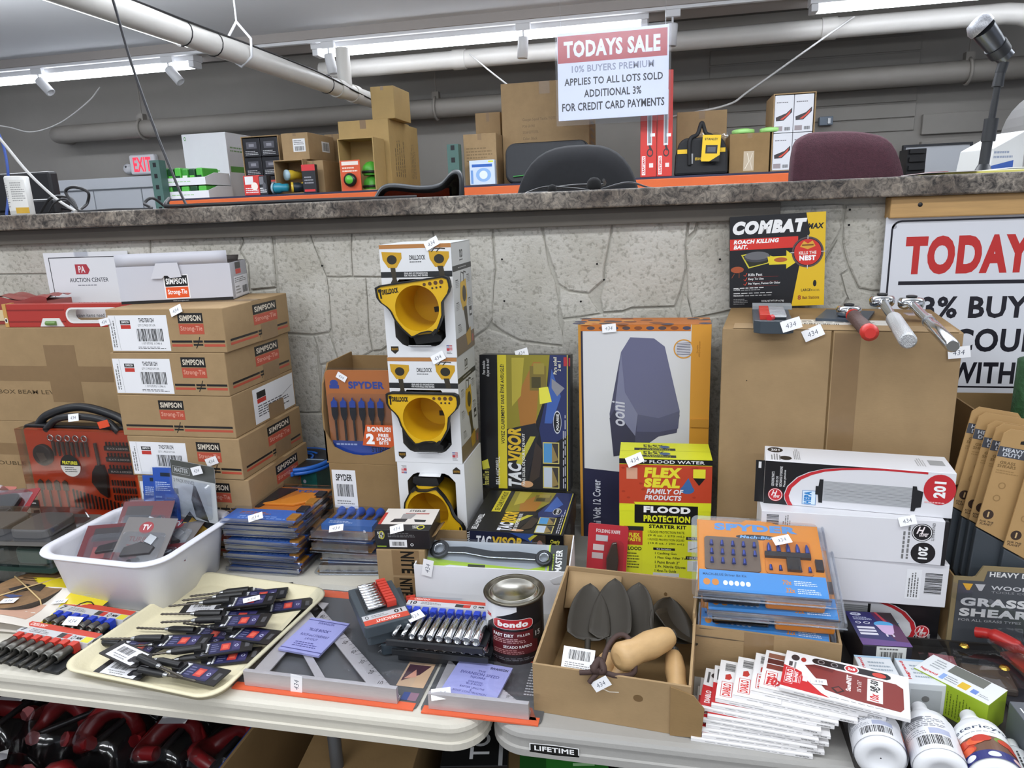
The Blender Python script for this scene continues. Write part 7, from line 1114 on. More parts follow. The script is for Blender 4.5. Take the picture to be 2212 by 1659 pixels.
for i, s in enumerate(('Kills Fast', 'Easy To Use', 'No Vapor, Fumes Or Odor')): A.text(s, .20, .345-.05*i, .20+.0148*len(s), .375-.05*i, '#eee', .02); A.line([(.15, .36-.05*i), (.165, .345-.05*i), (.185, .38-.05*i)], .0015, '#d8452a'); A.line([(.2, .335-.05*i), (.52, .332-.05*i)], .0005, '#8a2a20')
A.text('CAUTION:', .04, .19, .11, .205, '#eee', .02); A.micro(.04, .205, .48, .225, 1, '#ddd'); A.micro(.12, .185, .4, .2, 1, '#999'); A.micro(.04, .15, .60, .165, 1, '#ddd'); A.text('PRECAUCION:', .04, .125, .15, .14, '#eee', .02); A.micro(.16, .12, .55, .14, 1, '#999'); A.micro(.04, .03, .2, .1, 4, '#777'); A.text('TOTAL NET WT 0.49 oz (14g)', .34, .05, .58, .075, '#ddd', .01); A.ell(.90, .24, .018, .035, K); A.text('LARGE', .76, .155, .86, .185, K, .02); A.text('ROACHES', .865, .155, .95, .175, K, .0); A.text('8', .725, .065, .76, .115, '#a5502a', .04); A.text('Bait Stations', .775, .07, .95, .105, '#7a4a1a', .03); A.place('print', t, frame=faces(w, .032, h)['front'])
# socket bit set and ratchets on the carton
def on_carton(name, label, cat, p, z, grp='tools on the large carton'): q = pz(*p, z); return thing(name, label, cat, (q.x, q.y, z), 0, grp)
a = Vector((.172, 1.43, CZ+.002)); t = thing('bit_set_case', 'small slate bit set with red clips under the bait box', 'socket set', a, -.10, 'tools on the large carton'); G = mat('#39424a', .42, key='case_slate2'); w, d = .072, .20
m = MB(); m.box(0, -.02, 0, w, d, .016, G); m.obj('case', t, bev=.003); m = MB(); m.prism([(0, -.022), (w, -.022), (w-.012, -.034), (.012, -.034)], -.004, .020, G); m.obj('grip', t, bev=.001); m = MB(); m.box(0, d-.05, .0162, w+.006, d-.005, .024, mat('#8f9498', .4)); m.obj('header', t)
for k in range(7):
    y = .008+.019*k; m = MB(); m.box(.012, y, .0162, .030, y+.014, .026, CRED); m.obj('clip', t); m = MB(); m.tube([(.031, y+.007, .021), (.060, y+.007, .021)], .0045, STEEL, 8); m.obj('bit', t)
m = MB(); m.tube([(.028, -.01, .022), (.034, .0, .022)], .006, mat('#c8282c', .3), 10); m.obj('red_ring', t); price_tag(t, (.066, -.034, .014), (1, 0, .35), (0, -1, .2), 1.1)
RED = mat('#c9352e', .35)
def ratchet(label, head, hz, end, ez, r, grip, k):
    H, E = pz(*head, hz), pz(*end, ez); t = thing('ratchet', label, 'ratchet', (H.x, H.y, CZ+.001), 0, 'tools on the large carton'); o = Vector((H.x, H.y, CZ+.001)); H, E = H-o, E-o; d = (E-H).normalized()
    m = MB(); m.lathe([(.001, -.010), (.02, -.010), (.023, -.006), (.024, .004), (.021, .010), (.012, .012), (.001, .012)], CHROME, 24, T=Matrix.Translation(H)); m.obj('head', t); m = MB(); m.lathe([(.001, .0125), (.010, .0125), (.010, .015), (.006, .016), (.001, .016)], mat('#5d2a2a', .3) if k == 2 else BLACK, 16, T=Matrix.Translation(H)); m.obj('selector', t)
    if grip == 'red': m = MB(); m.tube([H+d*.02, H+d*.06], [.010, .008], CHROME, 12); m.obj('neck', t); m = MB(); m.tube([H+d*.06, H+d*.075, H+d*.11, E-d*.018], [.010, .0135, .012, .014], mat('#4a2f2c', .6, bump=(200, .3)), 14); m.obj('grip', t); m = MB(); m.tube([E-d*.018, E-d*.006, E], [.0145, .015, .009], RED, 14); m.obj('end_cap', t); m = MB(); m.tube([H+d*.056, H+d*.062], [.013, .013], RED, 14); m.obj('collar', t)
    else: m = MB(); L = (E-H).length; m.tube([H+d*.02, H+d*L*.5], [.009, .008], CHROME, 14); m.obj('neck', t); m = MB(); m.tube([H+d*L*.5, H+d*(L*.5+.006), E-d*.004, E], [.009, r, r, r*.8], CHROME if k else mat('#c4c6c8', .3, 1., bump=(700, .6)), 16); m.obj('handle', t); m = MB(); m.tube([H+d*L*.48, H+d*L*.5], [.011, .011], STEEL, 14); m.obj('collar', t)
    return t
t = ratchet('small ratchet with a red and brown grip on a dark card', (1833, 672), CZ+.016, (1880, 720), CZ+.014, .012, 'red', 0); m = MB(); m.box(-.055, -.045, -.0005, .04, .09, .0045, mat('#3a4552', .4)); m.obj('card', t, M=Matrix.Rotation(-.35, 4, 'Z'))
t = ratchet('chrome ratchet with a knurled handle and black cuff', (1905, 650), CZ+.035, (1962, 737), CZ+.016, .0135, 'chrome', 0); m = MB(); m.lathe([(.020, -.033), (.028, -.033), (.030, -.015), (.026, -.012), (.02, -.012)], BLACK, 20); m.obj('black_cuff', t)
t = ratchet('long chrome ratchet lying at the right end of the large carton', (1968, 655), CZ+.034, (2058, 748), CZ+.016, .0105, 'chrome', 1); m = MB(); m.lathe([(.016, -.033), (.024, -.033), (.024, -.012), (.018, -.010)], BLACK, 20); m.obj('black_cuff', t); m = MB(); m.box(-.012, -.03, .013, .03, .0, .0145, mat('#d8c8ca', .4)); m.obj('paper_label', t)
# sale sign on the wall
a = py(1915, 469, 1.770); zb = py(1930, 846, 1.770).z; w, h = .62, a.z-zb
t = thing('sale_board', 'white wall board with big red and black sale lettering at the right edge', 'sign', (a.x, 1.770, zb)); m = MB(); m.prism(rrect(0, 0, w, h, .004), 0, .004, mat('#dfe1e8', .3), T=Matrix.Translation((0, .004, 0)) @ YZ); m.obj('board', t); A = Art(w, h, .3)
X = lambda px, y=560: (py(px, y, 1.770).x-a.x)/w; Z = lambda y, px=2060: (py(px, y, 1.770).z-zb)/h; K = '#1c1a24'
ringv = [(x/w, z/h) for x, z in rrect(.012, .012, w-.012, h-.008, .02, 5)]; ringi = [(x/w, z/h) for x, z in rrect(.016, .016, w-.016, h-.012, .017, 5)]; n = len(ringv); B_ = Art(w, h, .3); B_.raw(ringv+ringi, [(i, (i+1) % n, n+(i+1) % n, n+i) for i in range(n)], K); B_.place('border', t, frame=((0, 0, 0), (1, 0, 0), (0, 0, 1)))
A.text('TODAYS', X(1955, 550), Z(592), X(2262, 550), Z(508), '#c3302d', .055); A.rect(X(1940, 612), Z(614), .97, Z(606), K); A.text('13% BUYERS', X(1968, 660), Z(688), X(2330, 660), Z(640), K, .03); A.text('DISCOUNT', X(1965, 735), Z(760), X(2300, 735), Z(710), K, .03); A.text('WITH A', X(2052, 800), Z(828), X(2250, 800), Z(782), K, .03); A.ell(X(1932, 490), Z(490, 1932), .008, .012, '#a9a9b0'); A.place('lettering', t, frame=((0, 0, 0), (1, 0, 0), (0, 0, 1)))
# ---------------- vacuum filter boxes
HW = mat('#dcdce0', .4, key='hoover_white')
def hoover(label, pL, pR, z0, kind, rzx=0):
    a, b = pz(*pL, z0), pz(*pR, z0); w = (b-a).length; d, h = .085, .0825; t = thing('filter_box', label, 'box', a, math.atan2(b.y-a.y, b.x-a.x), 'stacked vacuum filter boxes'); m = MB(); m.box(0, 0, 0, w, d, h, HW); m.obj('body', t, bev=.001); A = Art(w, h, .3); f = faces(w, d, h); K = '#19181b'; RD = '#c02c34'
    def roundel(x, y, r, c): A.ell(x, y, r*h/w, r, c); A.ring(x, y, r*.92*h/w, r*.92, .08, '#eee'); A.text('H', x-.55*r*h/w, y-.15*r, x+.25*r*h/w, y+.65*r, '#f2e8e8', .03, .35); A.text('oover', x-.25*r*h/w, y-.45*r, x+.6*r*h/w, y-.05*r, '#f2e8e8', .02, .3)
    if kind in ('art', 'flip'):
        fx = (lambda x: x) if kind == 'art' else (lambda x: 1-x)
        q = lambda pts: [(fx(x), y) for x, y in (pts if kind == 'art' else pts[::-1])]
        cur = [(.165, 0), (.148, .11), (.14, .22), (.155, .41), (.205, .62), (.26, .74), (.33, .84), (.42, .90), (.52, .935), (.64, .955), (.86, .94)]
        A.poly(q([(0, 0), (.135, 0), (.118, .12), (.112, .24), (.128, .44), (.18, .67), (.24, .80), (.32, .90), (.42, .955), (.54, .985), (.66, .999), (0, .999)]), K)
        A.poly(q(cur+[(.86, .985), (.64, .999), (.52, .985), (.42, .95), (.32, .89), (.245, .79), (.185, .66), (.132, .43), (.116, .23), (.122, .12), (.138, 0)]), RD)
        R1 = -90 if kind == 'flip' else 90
        x0 = .065; roundel(fx(x0 if kind == 'art' else .085), .22, .155, RD)
        for i, s in enumerate(('GENUINE PARTS', 'PIÈCES DE', "RECHANGE D'ORIGINE", 'Piezas genuinas')): xa, xb = sorted((fx(.040+.022*i), fx(.055+.022*i))); A.text(s, xa, .42, xb, .42+.026*len(s), '#e6e6e6', .01, 0, 90) if kind == 'art' else A.text(s, xa, .02, xb, .02+.012*len(s), '#e6e6e6', .01, 0, -90)
        xa, xb = sorted((fx(.215), fx(.29))); A.rect(xa, .05, xb, .38, '#d6e6f4'); A.frame(xa, .05, xb, .38, .0008, '#3a78b8'); xa, xb = sorted((fx(.225), fx(.265))); A.text('HEPA', xa, .07, xb, .36, '#2f7ec0', .06, 0, R1)
        if kind == 'art':
            A.rect(.315, .17, .79, .62, '#b3b5b8'); [A.line([(.33, .20+.42*i/14), (.79, .19+.42*i/14)], .0006, '#5f6164' if i in (4, 6, 8) else '#8b8d90') for i in range(15)]; A.poly([(.305, .12), (.325, .12), (.325, .66), (.305, .66), (.30, .5), (.285, .5), (.285, .3), (.30, .3)], '#222225'); A.poly([(.79, .10), (.81, .10), (.815, .18), (.84, .2), (.845, .55), (.815, .58), (.81, .66), (.79, .66)], '#222225'); A.ell(.925, .62, .08, .335, RD); A.text('201', .895, .44, .955, .80, '#f2f2f2', .05, 0, 90); A.micro(.855, .3, .99, .36, 1, '#e6b0b0')
        else: A.rect(.30, .25, .62, .75, '#a9abae'); [A.line([(.30, .27+.46*i/10), (.61, .27+.46*i/10)], .0008, '#66686b') for i in range(11)]; A.rect(.61, .22, .625, .8, '#222')
    elif kind == 'back': B_ = Art(w, h, .3); B_.bars(.03, .35, .10, .92, vert=False); B_.micro(.12, .3, .17, .95, 4, '#777', vert=True); B_.place('barcode', t, frame=f['front']); A.micro(.78, .1, .83, .95, 2, '#777', vert=True); roundel(.885, .72, .20, K); A.text('GENUINE PARTS', .935, .55, .95, .95, '#444', 0, 0, -90); A.ell(.90, .26, .065, .24, K); A.text('201', .875, .12, .925, .40, '#f2f2f2', .05, 0, -90)
    else: A.rect(.78, .15, .86, .85, '#e6e7ea'); A.micro(.79, .2, .85, .8, 4, '#666', vert=True); A.bars(.88, .3, .97, .78, vert=False)
    A.place('print', t, frame=f['front'])
    if kind == 'art':
        A = Art(w, d); A.ell(.06, .75, .045, .17, K); A.text('201', .035, .68, .085, .82, '#eee', .03); A.ell(.115, .25, .035, .13, K); A.micro(.03, .1, .09, .5, 4, '#888', vert=True); A.micro(.16, .2, .2, .9, 4, '#888', vert=True); A.rect(.89, .4, .97, .7, '#9a9c9e'); A.micro(.82, .3, .87, .8, 4, '#aaa', vert=True); A.place('print_top', t, frame=f['top']); m = MB(); m.box(-.016, .004, .0, -.0005, .0055, h*.98, mat('#151517', .4)); m.obj('hang_tab', t); A = Art(.016, h); A.text('1', .3, .8, .6, .95, '#ddd', .02, 0, 90); A.place('tab_print', t, frame=((-.016, .004, 0), (1, 0, 0), (0, 0, 1)))
    if kind == 'back':
        m = MB(); m.prism([(0, 0), (.05, -.004), (.085, .015), (.085, .07), (.04, .0815), (0, .0815)], w, w+.006, mat('#19181b', .4), T=Matrix(((0, 0, 1, 0), (1, 0, 0, 0), (0, 1, 0, 0), (0, 0, 0, 1)))); m.obj('end_flap', t); price_tag(t, (w*.80, -.001, h-.002), (1, 0, .3), (0, -1, .3), .85)
    return t
hoover('topmost filter box showing a pleated filter and red roundel', (1649, 1086), (2056, 1121), TZ+.2485, 'art'); hoover('white filter box with black roundels, second from the top', (1641, 1193), (2032, 1222), TZ+.1655, 'back'); hoover('blank white filter box with a barcode, third from the top', (1650, 1283), (2041, 1313), TZ+.0825+.0005, 'plain'); hoover('lowest filter box, printed side turned round to the front', (1640, 1352), (2023, 1386), TZ, 'flip')
# ---------------- screwdriver bit clamshells in their carton
t = thing('bit_set_carton', 'open brown carton filled with screwdriver bit clamshells', 'carton', (.056, 1.108, TZ), -.10); w, d, h, k = .232, .150, .098, .004
for nm, q in (('front_panel', (0, 0, 0, w, k, h)), ('back_panel', (0, d-k, 0, w, d, h+.03)), ('side_panel', (0, k, 0, k, d-k, h+.02)), ('side_panel', (w-k, k, 0, w, d-k, h)), ('base', (k, k, 0, w-k, d-k, k))): m = MB(); m.box(*q, KRAFT); m.obj(nm, t)
A = Art(w, h); A.rect(.36, 0, .56, 1, TAPE); A.place('tape', t, frame=faces(w, d, h)['front'])
def mach(label, loc, rx, ry, rz, full):
    t = thing('bit_clamshell', label, 'clamshell pack', loc, rz, 'screwdriver bit clamshells'); t.rotation_euler = (rx, ry, rz); w, d, h = .214, .166, .022; OR = mat('#dd8a2e', .4, key='mach_orange'); m = MB(); m.prism([(.004, .004), (w-.004, .004), (w-.004, d-.006), (w*.66, d-.006), (w*.6, d), (w*.42, d), (w*.38, d-.006), (.004, d-.004)], .008, .0095, OR); m.obj('card', t)
    m = MB(); m.box(.006, .004, .0097, w-.006, .046, .015, mat('#4f93d4', .35)); m.obj('blue_band', t); K = mat('#2a2528', .35)
    m = MB(); m.prism(rrect(.016, .050, .108, .122, .006), .0097, .012, mat('#6b5a4c', .4)); m.obj('bit_tray', t); m = MB(); m.prism(rrect(.116, .050, .192, .122, .006), .0097, .0115, mat('#cf7a26', .4)); m.obj('bit_tray', t); m = MB(); m.box(.116, .082, .0117, .190, .092, .018, K); m.obj('bit_rail', t)
    m = MB(); m.prism([(.112, -.003), (.204, -.003), (.204, .05), (.112, .05)], -.016, .006, mat('#d8842c', .4), top=None); m.obj('orange_case', t, bev=.004); m = MB(); m.box(.012, -.003, -.012, .104, .05, .006, clear('#7a7884', .18, .12, 'smoky_case', .4)); m.obj('smoky_case', t, bev=.003)
    bl = mat('#3a4a9a', .25, .6, key='bit_violet')
    for r in range(3):
        for c in range(5 if r else 4): q = MB(); x = .028+.018*c; y = .062+.019*r; q.tube([(x, y, .015), (x, y+.010, .016)], [.0034, .0022], bl, 8); q.obj('bit', t)
    for c in range(5): q = MB(); x = .124+.0155*c; q.tube([(x, .092, .0155), (x, .104, .0155), (x, .112, .0155)], [.0042, .0036, .0012], bl, 8); q.obj('bit', t); q = MB(); q.tube([(x, .056, .0135), (x, .066, .0135)], [.0032, .002], bl, 8); q.obj('bit', t)
    m = MB(); m.box(.150, .055, .012, .172, .080, .019, clear('#9a8a7a', .1, .1, 'smoke', .3)); m.obj('magnet_holder', t); m = MB(); m.box(.196, .060, .0097, .208, .082, .016, K); m.obj('black_latch', t)
    if full:
        A = Art(w, d); A.text('SPYDER', .16, .84, .82, .94, '#5b93cf', .06); A.ell(.50, .765, .17, .035, '#22303f'); A.text('Mach-Blue', .36, .745, .64, .785, '#7fb4e4', .04, .2); A.rect(.82, .60, .90, .72, '#d8622a'); A.place('print', t, frame=((0, 0, .0096), (1, 0, 0), (0, 1, 0)))
    A = Art(w-.012, .042); A.text('MACH-BLUE Driver Bit Kit', .03, .72, .38, .84, '#25507e', .02); [A.ell(.06+.07*i, .40, .028, .16, '#d98a3a') for i in range(2)]; [A.ell(.21+.045*i, .40, .019, .12, '#eef2f6') for i in range(5)]; A.text('70x', .66, .52, .73, .75, '#d98a3a', .03); A.micro(.75, .5, .93, .75, 3, '#dfe9f4'); A.text('32x', .68, .15, .75, .38, '#d98a3a', .03); A.micro(.77, .12, .95, .38, 3, '#dfe9f4'); A.place('band_print', t, frame=((.006, .004, .015), (1, 0, 0), (0, 1, 0)))
    m = MB(); m.prism(rrect(-.006, -.008, w+.008, d+.008, .012), .0062, .0068, CLEAR); m.prism(rrect(.0, -.002, w, d-.004, .010), .0068, h, CLEAR, top=rrect(.006, .004, w-.006, d-.01, .010)); m.obj('clear_shell', t); m = MB(); m.box(-.004, -.0085, .0060, w+.006, -.0065, .0080, EDGE); m.box(.004, -.003, .007, w-.004, -.0015, h-.001, EDGE); m.obj('front_edge', t); m = MB(); m.box(w+.004, .004, .0055, w+.0065, d, .0085, EDGE); m.obj('side_edge', t)
    if full: price_tag(t, (w*.68, d*.68, h+.0005), (1, .35, 0), (0, 0, 1), .95)
    return t
mach('topmost bit clamshell showing violet bits on orange', (.060, 1.112, TZ+.150), .42, 0, -.02, 1); mach('second bit clamshell, sliding out to the right below the top one', (.076, 1.114, TZ+.112), .34, -.02, -.05, 0); mach('third bit clamshell, just above the carton rim', (.064, 1.116, TZ+.076), .32, 0, -.08, 0); mach('lowest bit clamshell sunk into the carton', (.066, 1.120, TZ+.042), .25, 0, -.09, 0)
# ---------------- trowel carton
TR = thing('trowel_carton', 'open brown carton of wooden handled hand trowels', 'carton', (-.196, .978, TZ), -.085); w, d, h, k = .246, .262, .088, .004; o = TR.location
m = MB(); m.box(0, 0, 0, w, k, h, KRAFT); m.obj('front_panel', TR, bev=.0008); m = MB(); m.box(0, d-k, 0, w, d, h+.035, KRAFT); m.obj('back_panel', TR)
for x in (0, w-k): m = MB(); m.prism([(k, 0), (d-k, 0), (d-k, h+.035), (k, h)], x, x+k, KRAFT, T=Matrix(((0, 0, 1, 0), (1, 0, 0, 0), (0, 1, 0, 0), (0, 0, 0, 1)))); m.obj('side_panel', TR)
m = MB(); m.box(k, k, 0, w-k, d-k, k, KRAFT2); m.obj('base', TR); m = MB(); m.prism([(w-.03, .0), (w+.016, .004), (w+.02, .055), (w+.004, .075), (w-.03, .085)], .0005, .003, KRAFT2, T=Matrix.Translation((0, 0, 0)) @ YZ); m.obj('torn_flap', TR)
m = MB(); m.grid(lambda u, v: (.006+.10*u, d-.006-.05*v*(1-u*.5), h+.028-.05*v), 6, 3, KRAFT); m.obj('folded_flap', TR, solid=.002)
A = Art(w, h); A.line([(.44, .72), (.5, .66), (.56, .68)], .0016, '#e6dccb'); A.ell(.68, .62, .03, .07, '#6f5636'); A.place('scuff_marks', TR, frame=faces(w, d, h)['front']); A = Art(w, h+.035); A.ell(.76, .72, .012, .03, '#6a5233'); A.place('scuff_back', TR, frame=((0, d-k-.0003, 0), (1, 0, 0), (0, 0, 1)))
WOOD = mat('#c8a473', .42, noise=(18, .12, (1, 1, 4)), key='beech'); IRON = mat('#332e26', .45, .25, noise=(20, .12), key='painted_iron')
def trowel(label, P1, P2, Bt, roll, wd=.038, fat=1.):
    """handle end P1 -> neck P2 -> blade tip Bt (world)"""
    P1, P2, Bt = Vector(P1), Vector(P2), Vector(Bt); t = thing('hand_trowel', label, 'trowel', (P1.x, P1.y, TZ+.005), 0, 'hand trowels in the carton'); o = t.location.copy(); P1, P2, Bt = P1-o, P2-o, Bt-o; d = (P2-P1).normalized(); L = (P2-P1).length
    m = MB(); m.tube([P1-d*.002, P1, P1+d*L*.08, P1+d*L*.35, P1+d*L*.6, P1+d*L*.9, P2], [fat*q for q in (.007, .0135, .0175, .0150, .0170, .0145, .0115)], WOOD, 18); m.obj('handle', t); m = MB(); m.tube([P2-d*.004, P2+d*.008], [.0112, .0100], mat('#6a6a66', .35, .8), 14); m.obj('ferrule', t)
    e = Bt-P2; B0 = P2+e*.22; m = MB(); m.tube([P2, P2+e*.18, B0], .0055, IRON, 10); m.obj('shank', t)
    bd = (Bt-B0); bl = bd.length; bd.normalize(); side = bd.cross(Vector((0, 0, 1))); side = (side.normalized() if side.length > .01 else Vector((1, 0, 0))); side = Matrix.Rotation(roll, 3, bd) @ side; nrm = side.cross(bd)
    def f(u, v):
        ww = wd*(min(1, .55+v*5) if v < .12 else max(0, 1-((v-.12)/.88)**2.4)**.75); x = (u*2-1)*ww; return tuple(B0+bd*bl*v+side*x+nrm*(.010*((u*2-1)**2)-.006)*(ww/wd))
    m = MB(); m.grid(f, 8, 12, IRON); m.obj('blade', t, solid=.0015); return t
def W(x, y, z): return TR.location+Matrix.Rotation(-.085, 3, 'Z') @ Vector((x, y, z))
trowel('trowel with its blade leaning at the left rear of the carton', W(.078, .03, .050), W(.070, .095, .046), W(.052, .226, .112), .1); trowel('trowel with the tallest blade at the middle rear', W(.105, .03, .050), W(.104, .10, .048), W(.096, .240, .120), -.15); trowel('trowel whose blade stands right of the tallest one', W(.128, .04, .043), W(.138, .11, .05), W(.140, .242, .116), -.2)
trowel('trowel with a broad blade at the right rear of the carton', W(.226, .035, .040), W(.212, .115, .062), W(.196, .240, .094), .35, .042); trowel('trowel whose fat handle lies across the others towards the viewer', W(.132, .032, .096), W(.205, .118, .092), W(.224, .235, .06), .5, .043, 1.35)
LE = mat('#3f2c27', .7, key='leather'); t = thing('leather_strap', 'dark brown knotted leather strap looped round the front trowel handle', 'strap', W(.10, .02, .075)); g = lambda x, y, z: W(x, y, z)-t.location
m = MB(); m.tube(bez([g(.108, .02, .088), g(.112, .05, .100), g(.124, .068, .112), g(.140, .070, .113), g(.150, .055, .104), g(.158, .03, .08), g(.140, .006, .084), g(.110, .004, .088)]), .0045, LE, 8); m.obj('loop', t); m = MB(); m.tube(bez([g(.112, .006, .090), g(.100, -.004, .096), g(.106, .010, .104), g(.114, .0, .094), g(.102, .002, .090)]), .006, LE, 8); m.obj('knot', t)
for q in ([g(.104, .0, .092), g(.09, -.006, .091), g(.078, -.008, .090)], [g(.106, .0, .09), g(.098, -.010, .084), g(.094, -.012, .078)]): m = MB(); m.tube(q, .004, LE, 8); m.obj('strap_end', t)
m = MB(); m.tube(bez([g(.10, .02, .085), g(.085, .04, .07), g(.09, .06, .075)]), .004, LE, 8); m.obj('strap_end', t); price_tag(t, tuple(g(.112, -.0095, .078)), (1, 0, .7), (0, -1, .1), .9)
t = thing('barcode_tag', 'white barcode hang tag leaning at the left front inside the carton', 'hang tag', W(.040, .015, .058), -.10); t.rotation_euler = (-.75, 0, -.12); A = Art(.052, .05); A.rect(0, 0, 1, 1, '#e9e9ea'); A.bars(.18, .62, .86, .92); A.micro(.1, .1, .92, .55, 7, '#8a8a8c'); m = MB(); m.prism([(0, 0), (.052, 0), (.052, .05), (.004, .05)], -.001, -.0002, LABELP, T=YZ); m.obj('card', t); A.place('print', t, frame=((0, 0, 0), (1, 0, 0), (0, 0, 1)))
for i, (q, lab, rr_) in enumerate((((.088, .012, .056), 'green trowel hang tag beside the barcode tag', .25), ((.176, .012, .045), 'green and white trowel tag under the fat handle', .5), ((.222, .03, .045), 'green trowel tag at the right inner wall of the carton', 1.2))):
    t = thing('trowel_tag', lab, 'hang tag', W(*q), 0, 'green trowel tags'); t.rotation_euler = (-.7, rr_, -.1); m = MB(); m.prism([(0, 0), (.045, 0), (.045, .026), (0, .026)], -.001, -.0002, mat('#2c5a30', .4), T=YZ); m.obj('card', t); A = Art(.045, .026); A.ell(.45, .6, .2, .26, '#4fa848'); A.text('Trowel', .68, .25, .95, .5, '#eee', .03); A.micro(.08, .1, .6, .25, 1, '#cfe6cf'); A.rect(0, 0, .25 if i == 1 else .02, 1, '#dcdcd8'); A.place('print', t, frame=((0, 0, 0), (1, 0, 0), (0, 0, 1)))
# ---------------- sandpaper packs
def diablo_proto():
    w, d, h = .172, .100, .0058; t = thing('sandpaper_pack', 'x', 'sandpaper pack', group='stacked sandpaper packs'); m = MB(); m.box(0, 0, 0, w, d, h, mat('#e6e4e4', .4, key='dia_white')); m.obj('envelope', t, bev=.0006); A = Art(w, d, .3); RD = '#c12a2e'
    A.poly([(0, .05), (0, .55), (.10, .52), (.14, .40), (.30, .12), (.36, .05)], RD); A.text('DIABLO', .035, .12, .085, .42, '#f2e6e6', .04, 0, 90); A.rect(.03, .62, .05, .9, '#555'); A.ell(.10, .82, .04, .07, '#3a3436'); A.ell(.17, .80, .022, .05, '#a03a34'); A.place('print', t, frame=faces(w, d, h)['top'])
    A = Art(w, h); A.micro(.12, .35, .86, .65, 1, '#9a9a9c', 5); A.text('ADVERTENCIA', .86, .3, .97, .7, '#444', .02); A.place('print_front', t, frame=faces(w, d, h)['front']); return t
p = diablo_proto(); N = 13; ORD13 = ('lowest', 'second lowest', 'third lowest', 'fourth lowest', 'fifth lowest', 'sixth lowest', 'middle', 'seventh from the top', 'fifth from the top', 'fourth from the top', 'third from the top', 'second from the top', 'topmost')
ORD13 = ('lowest', 'second lowest', 'third lowest', 'fourth lowest', 'fifth lowest', 'sixth lowest', 'middle', 'sixth from the top', 'fifth from the top', 'fourth from the top', 'third from the top', 'second from the top')
XO = ((.050, .938, -.06), (.066, .940, -.05), (.056, .946, -.09), (.072, .948, -.08), (.058, .952, -.12), (.074, .952, -.10), (.062, .962, -.16), (.080, .962, -.12), (.086, .968, -.16), (.112, .972, -.18), (.138, .978, -.20), (.150, .980, -.24))
for i in range(12):
    q = p if i == 0 else dup(p); q.location = (XO[i][0], XO[i][1]+.012, TZ+i*.0062); q.rotation_euler = (0, 0, XO[i][2]); q['label'] = 'white sandpaper envelope, %s of the stack beside the bottles' % ORD13[i]
    if 8 <= i <= 11:
        w, d, h = .172, .1, .0058; A = Art(w, d); A.rect(.0, .0, .4, 1, '#e3e1e0'); A.text('DIABLO', .05, .10, .12, .40, RED, .04, 0, 90); A.frame(.035, .07, .135, .44, .0008, '#c12a2e'); A.bars(.05, .72, .14, .92, vert=False) if i < 11 else [A.rect(.03, .5+.15*j, .17, .63+.15*j, ('#7a3a30', '#5a2a26', '#8a5a48')[j]) for j in range(3)]; A.poly([(.06, .5), (.10, .5), (.12, .56), (.10, .66), (.06, .62)], '#b5382f') if i < 11 else A.text('10x', .05, .1, .2, .3, '#c12a2e', .05, .2); A.place('print_back', q, frame=((0, 0, h), (1, 0, 0), (0, 1, 0)), lift=.0012)
w, d, h = .172, .100, .006; t = thing('sandpaper_pack', 'topmost red and white sandpaper envelope printed with a sanding sheet', 'sandpaper pack', (.1775, .9825, TZ+.0786), -.262, 'stacked sandpaper packs'); m = MB(); m.box(0, 0, 0, w, d, h, MC['dia_white']); m.obj('envelope', t, bev=.0006); t.rotation_euler = (0, .0, -.262)
A = Art(w, d, .3); RD = '#c12a2e'; A.poly([(0, .06), (0, .60), (.10, .55), (.155, .50), (.165, .40), (.33, .10), (.40, .03)], RD); A.text('DIABLO', .035, .18, .085, .50, '#f4e8e8', .04, 0, 90); A.frame(.025, .14, .095, .54, .0006, '#f0e0e0'); A.text('SandNET', .10, .20, .13, .48, '#f4e8e8', .03, 0, 90); A.micro(.135, .2, .16, .45, 2, '#e6c0c0', vert=True); A.ell(.085, .84, .035, .08, '#3a3436'); A.ell(.155, .83, .022, .06, '#a5342e'); A.rect(.04, .60, .07, .72, '#4a4446'); A.rect(.085, .56, .1, .72, '#888')
A.poly([(.17, .70), (.22, .72), (.30, .75), (.90, .74), (.955, .66), (.955, .18), (.93, .10), (.60, .12), (.36, .20)], '#7f3430'); A.poly([(.17, .70), (.25, .77), (.42, .75), (.40, .66)], '#6a2a28'); A.poly([(x, y) for x, y in arc(.27, .87, .045, 90, 270, 8, .075)]+[(.83, .795), (.86, .84), (.86, .90), (.83, .945)], '#262224'); A.ring(.30, .87, .03, .055, .3, '#8a8486'); A.ring(.41, .87, .03, .055, .3, '#8a8486'); A.ell(.55, .865, .06, .095, '#efefef'); A.ell(.55, .865, .05, .08, '#c12a2e'); A.text('3x8', .52, .83, .58, .90, '#fff', .03); A.ell(.77, .865, .055, .06, '#c9463a'); A.text('SandNET', .515, .30, .555, .70, '#f0e6e4', .04, 0, 90); A.text('3¾" x 5½"', .60, .34, .635, .62, '#e6d6d2', .02, 0, 90); A.rect(.68, .18, .80, .72, '#e9e7e6'); A.text('5@-50', .70, .42, .78, .70, '#222', .05, .2, 90); A.text('10x', .70, .20, .77, .38, '#c12a2e', .04, .2, 90); A.poly([(.40, .28), (.46, .36), (.51, .27), (.45, .17)], '#3a2422'); A.poly([(.42, .28), (.46, .33), (.49, .27), (.455, .21)], '#8a3a34'); A.micro(.4, .05, .95, .08, 1, '#999'); A.rect(.17, .28, .21, .42, '#e9d6d8'); A.place('print', t, frame=faces(w, d, h)['top']); A = Art(w, h); A.micro(.12, .35, .86, .65, 1, '#9a9a9c', 5); A.place('print_front', t, frame=faces(w, d, h)['front']); price_tag(t, (.052, .034, h), (1, .2, 0), (0, 0, 1), .7)
